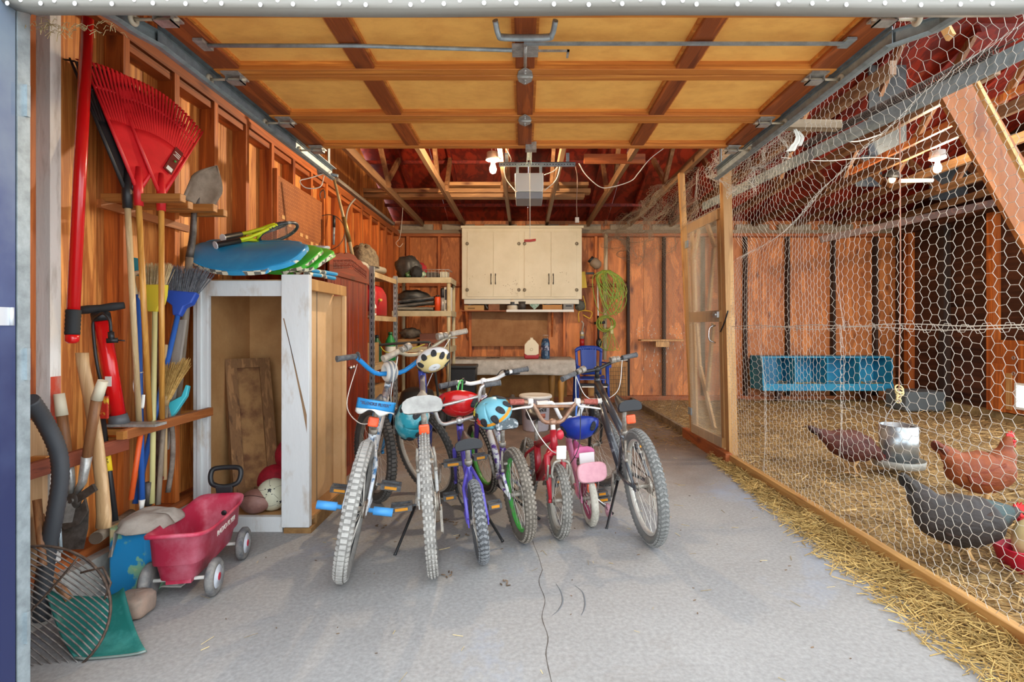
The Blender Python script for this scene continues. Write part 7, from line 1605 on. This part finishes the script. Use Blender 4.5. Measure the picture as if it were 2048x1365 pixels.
# blue chair stacked against the wall
m_chr = mat('chair_blue', '1b3f9a', .45)
ch = thing('plastic_chair', 'small royal blue plastic chair with arms in the back corner', 'chair', (.93, 7.5, 0))
q = P(1180, 690, 7.5); cx0 = q.x; M = T(cx0, 7.42, 0)
def bk_(u, v): return M @ V((.2 * (u - .5) * 2 * (1 - .12 * (1 - v)), .19 + .05 * v - .05 * (1 - (2 * u - 1) ** 2) * -1, .46 + .42 * v - .05 * (2 * u - 1) ** 4 * v))
g = MB(); g.grid(lambda u, v: bk_(.2 + .6 * u, v), 8, 8, .012); g.build('back_splat', m_chr, ch)
g = MB()
for s in (0, 1): g.grid(lambda u, v: bk_((.0 + .09 * u) if s == 0 else (.91 + .09 * u), v), 3, 8, .014)
g.grid(lambda u, v: bk_(u, .86 + .14 * v), 12, 2, .014); g.build('back_frame', m_chr, ch)
MB().grid(lambda u, v: M @ V((.21 * (2 * u - 1), -.22 + .42 * v, .44 - .015 * math.sin(PI * v))), 8, 8, .014).build('seat', m_chr, ch)
for s in (-1, 1):
    MB().loft([[M @ (p + V(o)) for o in ((-.025, 0, -.008), (.025, 0, -.008), (.025, 0, .008), (-.025, 0, .008))] for p in smooth_path([V((s * .215, .22, .64)), V((s * .235, .0, .64)), V((s * .235, -.18, .63)), V((s * .232, -.21, .60))], 4)], True, False).build('arm', m_chr, ch)
    for y, y2 in ((-.2, -.25), (.19, .26)): MB().tube([M @ V((s * .2, y, .62 if y < 0 else .45)), M @ V((s * .215, y2, 0.0))], [.022, .018], 8, flat=1.2).build('leg', m_chr, ch)
# folding black stool behind the chair
t = thing('folding_stool', 'black folding stool frame standing under the blue chair', 'stool', (cx0, 7.2, 0))
for s in (-1, 1): MB().tube([(cx0 + s * .19, 7.05, 0), (cx0 + s * .17, 7.12, .36)], .011, 8).build('leg', m_black, t)
bx((cx0 - .19, 7.02, .36), (cx0 + .19, 7.16, .385)).build('seat', m_black, t, bevel=.006); bx((cx0 - .17, 7.015, .345), (cx0 + .17, 7.02, .36)).build('edge', m_white, t)
# fire extinguisher like pump, pole, trimmer, cord
q = P(1164, 690, 7.95); t = thing('fire_extinguisher', 'slim red bottle with silver collar hanging on the back wall', 'extinguisher', (q.x, 7.95, q.z))
M = T(q.x, 7.95, q.z - .0); MB().lathe([(.036, -.02), (.036, .09)], M, 14).build('cylinder', mat('ext_red', '9e1c18', .4), t); MB().lathe([(.034, .09), (.034, .19), (.02, .21)], M, 14).build('collar', m_steel, t); MB().lathe([(.034, .135), (.0345, .16)], M, 14, caps=False).build('label', mat('label_gold', 'b39a5a', .5), t); MB().tube([V((q.x, 7.95, q.z + .2)), V((q.x + .02, 7.94, q.z + .32)), V((q.x - .01, 7.94, q.z + .36))], .013, 8).build('nozzle', mat('glass_clear', 'a89a8a', .2), t)
tag(MB().tube(smooth_path([P(1158, 645, 7.93), P(1157, 628, 7.93), P(1163, 622, 7.93), P(1183, 624, 7.93), P(1182, 634, 7.93), P(1178, 637, 7.93), P(1166, 630, 7.93)], 4), .009, 8).build('yellow_hook', mat('hook_yellow', 'd6a52c', .5)), 'yellow bent hook on the back wall above the red bottle', 'hook')
tag(MB().tube(smooth_path([P(1166, 592, 7.93), P(1170, 608, 7.93), P(1170, 620, 7.93), P(1166, 622, 7.93)], 4), .009, 8).build('yellow_hook', mat('hook_yellow', 'd6a52c')), 'yellow hook end hanging beside the cabinet corner', 'hook')
tag(MB().prism([(-.03, .12), (.03, .125), (.062, -.12), (-.03, -.13)], .02, Matrix(((1, 0, 0, P(1166, 560, 7.93).x), (0, 0, 1, 7.92), (0, 1, 0, P(1166, 560, 7.93).z), (0, 0, 0, 1)))).build('yellow_wedge', mat('wedge_yellow', 'd4b02e', .5), bevel=.004), 'yellow plastic wedge hanging beside the cream cabinet', 'wedge')
blob('canvas_pouch', 'grey green pouch hanging at the end of the wall shelf', 'pouch', P(1160, 612, 7.86), (.07, .05, .08), mat('pouch_grey', '5b5a50', .8, 0, '47463e', 20), .3, 3, 3)
tag(MB().tube([P(1212, 468, 7.95), P(1209, 720, 7.93)], .030, 12).build('peeled_pole', mat('peeled_wood', 'd8c8a8', .8, 0, 'b39a78', 14, (.3, .7), (1, 1, .2))), 'pale peeled wooden pole standing against the back wall', 'pole')
t = thing('string_trimmer', 'string trimmer with white shaft hanging head up on the back wall', 'trimmer', P(1195, 690, 7.9))
MB().tube([P(1195, 545, 7.9), P(1197, 680, 7.88)], .012, 8).build('shaft', m_white, t); MB().tube([P(1196, 632, 7.89), P(1197, 690, 7.88)], .016, 8).build('lower_shaft', m_black, t)
MB().lathe([(.03, -.08), (.075, -.04), (.075, .05), (.05, .09)], T(*P(1192, 528, 7.9)) @ RY(-50), 18).build('motor_housing', mat('housing_tan', '8c7862', .6), t); MB().lathe([(.055, .08), (.055, .12)], T(*P(1192, 528, 7.9)) @ RY(-50), 16).build('spool', m_black, t)
MB().tube([P(1188, 647, 7.86), P(1210, 645, 7.86)], .02, 8).build('grip', m_black, t); MB().ball(P(1198, 686, 7.86), (.045, .04, .07)).build('end_cap', m_black, t); MB().cbox(P(1180, 547, 7.9), (.12, .03, .03)).build('guard', m_black, t)
ec = thing('extension_cable', 'bright yellow green extension cord hanging in loops on the pale pole', 'cord', P(1212, 650, 7.88))
m_cord = mat('cord_green', 'a0a63c', .5, 0, '6a8f34', 30)
for k in range(19):
    h = P(1212 + rnd.uniform(-8, 8), 541, 7.86); w_ = rnd.uniform(.04, .17); L = rnd.uniform(.35, .72); ox = rnd.uniform(-.1, .22)
    pts = smooth_path([h, h + V((-w_ + ox * .4, -.02 - .03 * rnd.random(), -.12)), h + V((-w_ * .7 + ox, -.05, -L * .8)), h + V((ox, -.03, -L)), h + V((w_ * .8 + ox, -.05, -L * .7)), h + V((w_ + ox * .4, -.02, -.12)), h + V((.01, 0, 0))], 5)
    MB().tube(pts,   .0068, 5).build('loop', m_cord, ec)
for k in range(8):
    c_ = P(1210 + rnd.uniform(-3, 6), 648, 7.84); rr_2 = .10 + .04 * rnd.random(); pts = [c_ + V((rr_2 * math.cos(a), -.03 + .02 * math.sin(a * 2 + k), rr_2 * .95 * math.sin(a))) for a in [2 * PI * i / 24 for i in range(24)]]
    MB().tube(pts,   .0068, 5, True).build('coil', m_cord, ec)
for k in range(6):
    pts = smooth_path([P(1212 + 3 * k, 655, 7.84), P(1205 + rnd.uniform(-10, 20), 690, 7.82), P(1215 + rnd.uniform(-5, 26), 700, 7.80), P(1222 + k, 660, 7.84)], 6); MB().tube(pts, .004, 5).build('tail', m_cord, ec)
bx(P(1220, 668, 7.82) + V((0, -.03, 0)), P(1226, 652, 7.82)).build('socket_block', mat('socket_pale', 'b7b57a', .5), ec, bevel=.006)
# wire cage in the back right corner
t = thing('wire_cage', 'small square wire cage roll standing on the floor by the kick board', 'cage', (1.35, 7.75, 0)); g = MB()
for i in range(9):
    x = 1.22 + i * .035; g.tube([(x, 7.72, 0), (x - .02, 7.70, .56 + .05 * noise.noise((i, 3, 1)))], .002, 4)
for j in range(10): g.tube([(1.215, 7.715, .02 + j * .06), (1.50, 7.715, .02 + j * .06)], .002, 4)
for i in range(6): g.tube([(1.5 - .02 * i, 7.73 + .04 * i, 0), (1.5 - .02 * i, 7.72 + .04 * i, .58)], .002, 4)
g.build('wires', mat('cage_wire', '54483e', .6, .4), t)
# little ledge with post on the back wall by the gate
t = thing('perch_shelf', 'small wooden ledge splashed white on the back wall beyond the gate', 'shelf', (2.1, 7.9, .95))
lz = P(1320, 681, 7.85).z; xa, xb = P(1281, 681, 7.85).x, P(1366, 681, 7.85).x
bx((xa, 7.8, lz - .012), (xb, YBS, lz + .012)).build('board', w_pale, t); bx((P(1311, 690, 7.85).x, 7.83, lz - .10), (P(1338, 690, 7.85).x, YBS, lz - .013)).build('block', w_pale, t)
g = MB()
for k in range(60):
    x = rnd.uniform(xa, xb + .1); z_ = lz + rnd.uniform(.03, .22) if k % 2 else lz - rnd.uniform(.05, .6); g.add([(x - .006, YBS + .088, z_), (x + .006, YBS + .088, z_ - .004), (x + .004, YBS + .088, z_ + (.014 if k % 2 else .05)), (x - .004, YBS + .088, z_ + .012)], [(0, 1, 2, 3)])
g.build('droppings', mat('dropping_white', 'cfc8b8', .9), t)
# ------------------------------------------------------------ COOP
m_nest = mat('nest_blue', '1b7fa8', .5, 0, '2f94b6', 4); m_nestd = mat('nest_blue_dark', '1c6488', .55)
nx0, nx1 = P(1525, 740, 7.6).x, P(1786, 740, 7.6).x; nz0, nz1 = P(0, 782, 7.6).z, P(0, 714, 7.6).z
nb = thing('nest_box', 'long turquoise blue row of nest boxes on the coop back wall', 'nest box', ((nx0 + nx1) / 2, 7.8, nz0))
bx((nx0, 7.6, nz0), (nx1, 8.02, nz0 + .02)).build('floor_board', m_nest, nb); bx((nx0, 7.66, nz1 - .02), (nx1, 8.02, nz1)).build('lid', m_nest, nb); bx((nx0, 8.0, nz0 + .02), (nx1, 8.02, nz1 - .02)).build('back_board', m_nest, nb)
bx((nx0, 7.585, nz0), (nx1, 7.6, nz0 + .10)).build('front_lip', m_nest, nb)
for i in range(5):
    x = nx0 + (nx1 - nx0 - .02) * i / 4; bx((x, 7.602, nz0 + .02), (x + .02, 8.0, nz1 - .02)).build('divider', m_nest, nb)
bx((nx0 + .02, 7.6, nz0 + .1), (nx0 + .2, 7.612, nz1 - .02)).build('front_board', m_nestd, nb)
g = MB()
for i in range(260):
    x = rnd.uniform(nx0 + .3, nx1 - .05); y = rnd.uniform(7.62, 7.95); a = rnd.uniform(0, PI); z_ = nz0 + .03 + .08 * rnd.random(); d = V((math.cos(a), math.sin(a), rnd.uniform(-.3, .3))) * .05; g.tube([V((x, y, z_)) - d, V((x, y, z_)) + d], .003, 3, caps=False)
tag(g.build('nest_straw', mat('nest_straw_gold', 'c9a24e', .9)), 'golden straw lining the turquoise nest boxes', 'straw', kind='stuff')
for x in (nx0 + .3, nx1 - .3): bx((x, 7.8, 0.03), (x + .06, 7.86, nz0)).build('support_leg', w_side, nb)
# hanging feeder
fp_ = P(1797, 925, 3.95); fx_, fy_ = fp_.x, 3.95
fd = thing('poultry_feeder', 'galvanised hanging poultry feeder with round pan', 'feeder', (fx_, fy_, .12))
zb = .125; zt = P(0, 850, 3.95).z
m_feed = mat('feeder_galv', 'c0c6c8', .3, .75, '969ea1', 9)
MB().lathe([(.125, zb + .03), (.125, zt), (.12, zt), (.12, zb + .03)], T(fx_, fy_, 0), 32).build('hopper', m_feed, fd)
MB().lathe([(.14, zb - .02), (.165, zb - .015), (.172, zb + .035), (.168, zb + .038), (.155, zb), (.02, zb)], T(fx_, fy_, 0), 32).build('pan', mat('pan_grey', 'a8a69c', .6, .2, '8b897f', 8), fd)
MB().tube(smooth_path([V((fx_ - .115, fy_, zt - .02)), V((fx_ - .08, fy_, zt + .08)), V((fx_ - .02, fy_, zt + .17)), V((fx_ + .02, fy_, zt + .17)), V((fx_ + .08, fy_, zt + .08)), V((fx_ + .115, fy_, zt - .02))], 5), .003, 5).build('bail', m_steel, fd)
tag(MB().tube([V((fx_ + .002, fy_, zt + .165)), P(1801, 560, 3.95), V((fx_ + .01, fy_, 2.70))], .0045, 6).build('feeder_cord', mat('cord_pink', 'c08a72', .8)), 'thin pinkish cord holding the feeder from the trusses', 'cord')
g = MB()
for k in range(5): g.torus(.016 + .004 * k % 3, .006, T(fx_ + rnd.uniform(-.008, .008), fy_, zt + .18 + .022 * k) @ RX(90 + rnd.uniform(-30, 30)) @ RY(rnd.uniform(-30, 30)), 12, 6)
tag(g.build('cord_knot', mat('knot_cream', 'd2c08a', .8)), 'cream knot of cord just above the feeder bail', 'knot')
# hens
def hen(label, loc, yaw, cols, pose, scale=1.0):
    """local: +Y forward, z up; loft along a spine; pose: list of (y, z, rx, rz)"""
    t = thing('hen', label, 'chicken', loc, rot=(0, 0, R(yaw)))
    sp = [(V((0, y, z)), a, b_) for y, z, a, b_ in pose]
    pts = []; 
    P_ = smooth_path([p for p, _, _ in sp], 5); n = len(sp) - 1
    rings = []
    for i, p in enumerate(P_):
        k = min(i / 5, n - 1e-6); j = int(k); f = k - j; f = f * f * (3 - 2 * f); a = sp[j][1] * (1 - f) + sp[j + 1][1] * f; b_ = sp[j][2] * (1 - f) + sp[j + 1][2] * f
        tg = (P_[min(i + 1, len(P_) - 1)] - P_[max(i - 1, 0)]).normalized(); u = V((1, 0, 0)); w_ = u.cross(tg)
        rings.append([(p + (u * (a * math.cos(2 * PI * m / 18)) + w_ * (b_ * math.sin(2 * PI * m / 18))) * (1 + .025 * noise.noise((p.y * 22 + m, p.z * 22, 1)))) * scale for m in range(18)])
    MB().loft(rings).build('body', cols['body'], t)
    hd = P_[-1] * scale; hp = P_[-4] * scale; f_ = V(pose_dir).normalized() if False else (P_[-1] - P_[-5]).normalized()
    hdv = V((0, pose_head[0], pose_head[1])).normalized()
    h0 = hd - f_ * .0
    MB().lathe([(.011, -.004), (.008, .014), (.001, .028)], frame(h0 + hdv * .018 * scale, hdv), 8).build('beak', mat('beak_horn', 'b89a5a', .5), t)
    upv = V((0, -hdv.z, hdv.y))
    g = MB(); pl = [(-.03, .0), (-.032, .02), (-.022, .014), (-.016, .032), (-.008, .018), (.0, .036), (.006, .019), (.014, .028), (.018, .008), (.02, -.004)]
    Mx = Matrix(((0, 0, 1, h0.x - .003), (hdv.y, upv.y, 0, h0.y + upv.y * .016), (hdv.z, upv.z, 0, h0.z + upv.z * .016), (0, 0, 0, 1))); g.prism(pl, .006, Mx); g.build('comb', mat('comb_red', 'c8262a', .5), t)
    g = MB()
    for s in (-1, 1): g.ball(h0 + V((s * .009, 0, 0)) + hdv * .012 - upv * .03, (.007, .010, .018), nu=8, nv=6); g.ball(h0 + V((s * .016, 0, 0)) + hdv * .004 - upv * .006, (.006, .014, .012), nu=8, nv=6)
    g.build('wattles', mat('comb_red', 'c8262a'), t)
    for s in (-1, 1): MB().ball(h0 + V((s * .0205, 0, 0)) + hdv * .004 + upv * .004, .0045, nu=8, nv=6).build('eye', mat('eye_amber', '3a2410', .2), t)
    for s in (-1, 1):
        def wg(u, v):
            th = PI * v; y = .075 - .20 * u; return V((s * (pose_w * (1 - .25 * abs(u - .4)) + .006 * math.sin(PI * u)), y - .03 * (1 - v) * u, .235 + .06 * math.cos(th) * (1 - .6 * u) - .03 * u)) * scale + V((0, pose_wo[0], pose_wo[1]))
        g = MB(); g.grid(lambda u, v: wg(u, v), 12, 8, .014 * s); g.build('wing', cols['wing'], t)
    # tail feathers
    tb = V((0, pose[1][0], pose[1][1])) * scale; td = (V((0, pose[0][0], pose[0][1])) - V((0, pose[1][0], pose[1][1]))).normalized()
    for k in range(7):
        s = (k - 3) / 3; rt_ = frame(tb, td); L = (.15 - .03 * abs(s)) * scale; w_ = .022
        dv = (td + V((s * .35, 0, -.12 * abs(s)))).normalized(); sv = V((1, 0, 0)).cross(dv).normalized()
        MB().loft([[tb + dv * (L * q_) + sv * (w_ * ww * c_) + V((.003 * d_, 0, 0)) for c_, d_ in ((-1, 0), (0, 1), (1, 0), (0, -1))] for q_, ww in ((0, .7), (.4, 1), (.8, .9), (.95, .5), (1, .1))]).build('tail_feather', cols['tail'], t)
    for s in (-1, 1):
        hip = V((s * .04, pose_leg, .13)) * scale; hock = V((s * .042, pose_leg - .025 + .03 * s * leg_st, .075)) * scale; ft = V((s * .043, pose_leg + .0 + .05 * s * leg_st, .012)) 
        g = MB().tube([hip + V((0, 0, .05)), hip, hock.lerp(hip, .4), hock, ft], [.035 * scale, .026 * scale, .012, .008, .007], 10)
        for a in (-38, 0, 38, 180): g.tube([ft, ft + V((math.sin(R(a)) * .045, math.cos(R(a)) * .045, -.008))], [.007, .004], 6)
        g.build('leg', mat('leg_yellow', 'c9a06a', .7), t)
    return t
def feathers(name, c1, c2, sc=16): return mat(name, c1, .7, 0, c2, sc, (.3, .7), (1, .5, 1), bump=.6, bscale=50)
f_dk = dict(body=feathers('feather_maroon', '40190f', '5e2717'), wing=feathers('feather_maroon2', '35130c', '542215'), tail=feathers('feather_maroon3', '2c110b', '4a1e12'))
f_rd = dict(body=feathers('feather_red', '6a2a0a', '8e4412'), wing=feathers('feather_red2', '652409', '8a3a14'), tail=feathers('feather_red3', '541d08', '7a3212'))
f_bl = dict(body=feathers('feather_black', '1c1613', '332822'), wing=feathers('feather_black2', '2b1d16', '432c20'), tail=feathers('feather_black3', '17130f', '33291f'))
coopz = .05
stand_pose = [(-.235, .37, .008, .03), (-.17, .31, .045, .055), (-.10, .25, .095, .105), (0, .225, .11, .125), (.09, .245, .095, .115), (.14, .315, .058, .065), (.155, .37, .032, .034), (.17, .41, .023, .025), (.187, .415, .014, .016)]
eat_pose = [(-.26, .33, .008, .025), (-.19, .29, .045, .05), (-.10, .25, .095, .10), (0, .22, .11, .12), (.09, .20, .09, .10), (.15, .18, .05, .052), (.19, .145, .034, .036), (.215, .125, .024, .026), (.23, .112, .014, .016)]
blk_pose = [(-.245, .385, .008, .03), (-.185, .31, .05, .06), (-.11, .23, .10, .11), (0, .205, .115, .125), (.10, .215, .10, .105), (.17, .235, .055, .06), (.215, .245, .034, .036), (.24, .25, .025, .026), (.258, .245, .014, .016)]
pose_w, pose_wo, pose_leg, leg_st, pose_head = .098, (0, .0), .01, .5, (1, -.05)
q = PZ(1960, 1018, coopz)
hen('chestnut red hen standing tall in front of the feeder', (q.x, q.y, coopz - .012), -88, f_rd, stand_pose, 1.04)
pose_wo = (0, -.005); pose_head = (.8, -.6); leg_st = .2
q = PZ(1705, 948, coopz)
hen('dark maroon hen bending to peck beside the feeder', (q.x, q.y, coopz - .012), -95, f_dk, eat_pose, 1.0)
pose_wo = (0, -.02); pose_head = (1, -.25); leg_st = .4
q = V((2.06, 2.47, coopz))
hen('black hen with greenish sheen neck nearest the wire', (q.x, q.y, coopz - .012), -93, f_bl, blk_pose, .99)
hb_ = SC.objects['hen.002']
g = MB(); rings = []
for i in range(9):
    t_ = i / 8; y = .09 + .125 * t_; z_ = .218 + .028 * t_; a = .093 - .058 * t_; rings.append([V((a * 1.04 * math.cos(2 * PI * m / 18), y, z_ + a * 1.03 * math.sin(2 * PI * m / 18))) * .99 for m in range(18)])
g.loft(rings, False); g.build('neck_hackle', feathers('feather_teal', '22403d', '33393a', 20), hb_)
# drinker and red trough at the right edge
q = PZ(2040, 1135, coopz)
t = thing('poultry_trough', 'red plastic feed trough on the straw at the fence', 'trough', (q.x, q.y, coopz))
def tr(k, z_): return [V((q.x + .03 + .12 * k * math.copysign(abs(math.cos(2 * PI * i / 28)) ** .5, math.cos(2 * PI * i / 28)), q.y + .08 * k * math.copysign(abs(math.sin(2 * PI * i / 28)) ** .5, math.sin(2 * PI * i / 28)), coopz + z_)) for i in range(28)]
MB().loft([tr(.75, -.01), tr(1.0, .09), tr(1.04, .095), tr(.97, .095), tr(.74, .01)]).build('trough', mat('trough_red', 'b5122f', .4, 0, 'c8506a', 5, (.5, .75)), t)
t = thing('stoneware_jar', 'tan ribbed round jar standing in the red trough', 'jar', (q.x + .06, q.y, coopz + .02))
MB().lathe([(.06, .015), (.075, .03), (.072, .07), (.078, .08), (.08, .12), (.076, .13), (.078, .15), (.06, .19), (.03, .215), (.01, .22)], T(q.x + .065, q.y, coopz), 26).build('jar', mat('jar_tan', 'c9b483', .7, 0, 'b39b68', 5), t)
# perch planks and braces
tag(MB().beam(P(1900, 150, 3.2), P(2130, 560, 3.05), .26, .03, (0, -1, .1)).build('brace_plank', wood('brace_wood', 'a8642c', '7a4118', 'z', 10, .1)), 'wide brown plank slanting across the top of the coop', 'plank')
tag(MB().beam(P(1938, 138, 3.12), P(2100, 450, 2.98), .02, .03, (0, -1, .1)).build('edge_lath', w_pale), 'pale lath along the edge of the slanting brown plank', 'lath')
tag(MB().beam(P(1872, 20, 3.4), P(1902, 75, 3.3), .025, .05).build('short_lath', w_pale), 'short pale lath sticking down below the door seal', 'lath')
tag(MB().beam(P(1700, 345, 5.0), P(2060, 170, 3.4), .03, .05).build('perch_rail', w_stud), 'orange perch rail running across under the coop trusses', 'rail')
tag(MB().beam(P(1640, 480, 6.6), P(2040, 395, 5.9), .03, .08).build('roost_pole', w_side), 'brown roost pole across the back of the coop', 'pole')
# back of the coop: small hatch, orange cabinet and daylight opening
hx = XR - .15
t = thing('coop_hatch', 'orange brown wooden hatch with hasps at the coop side wall', 'hatch', (hx, 6.0, .15))
ya, yb2 = 5.30, 6.28
bx((hx, ya, .16), (hx + .04, yb2, 1.0)).build('panel', w_stud, t, bevel=.004)
bx((hx - .02, yb2 - .18, .16), (hx, yb2, .72)).build('lower_board', w_stud, t); bx((hx - .014, yb2 - .26, .2), (hx, yb2 - .19, .62)).build('pale_edge', w_pale, t)
for z_ in (.8, .62): MB().torus(.018, .005, frame((hx - .006, 6.0, z_), (1, 0, 0)), 12, 6).build('hasp', m_steel, t)
pn = bx((hx - .016, 5.70, .22), (hx - .002, 5.98, .52)).build('pet_door_frame', m_white, t)
bx((hx - .022, 5.73, .25), (hx - .016, 5.95, .49)).build('daylight_pane', mat('pane_daylight_glow', 'e9f2f6', .3, emit=1.6), pn)  # pane emits by itself, standing in for daylight outside
tag(bx((5.02, 6.9, .04), (5.55, 7.3, .30)).build('grey_tub', mat('tub_grey', '5c6263', .6), bevel=.02), 'dark grey tub on the straw by the dark siding', 'tub')
# fluorescent fitting and dark lamp head
t = thing('strip_light', 'unlit white strip lamp under the coop trusses', 'light', P(1830, 362, 5.2)); MB().tube([P(1800, 362, 5.2), P(1865, 361, 5.2)], .02, 10).build('tube', m_white, t); MB().lathe([(.03, -.05), (.085, .0), (.088, .02)], T(*P(1785, 350, 5.2)) @ RX(200), 18).build('reflector', m_black, t); MB().ball(P(1783, 360, 5.18), .035).build('globe', m_white, t)
cable([P(1560, 315, 4.2), P(1650, 322, 4.3), P(1740, 315, 4.4), P(1800, 318, 4.5)], .004, m_wire, 'electric_cable', 'white cable strung behind the wire toward the coop bulb')
cable([P(1690, 283, 4.0), P(1720, 282, 4.05), V((2.87, 4.2, 2.70))], .005, m_wire, 'electric_cable', 'short pale cable stub above the grey track behind the wire')
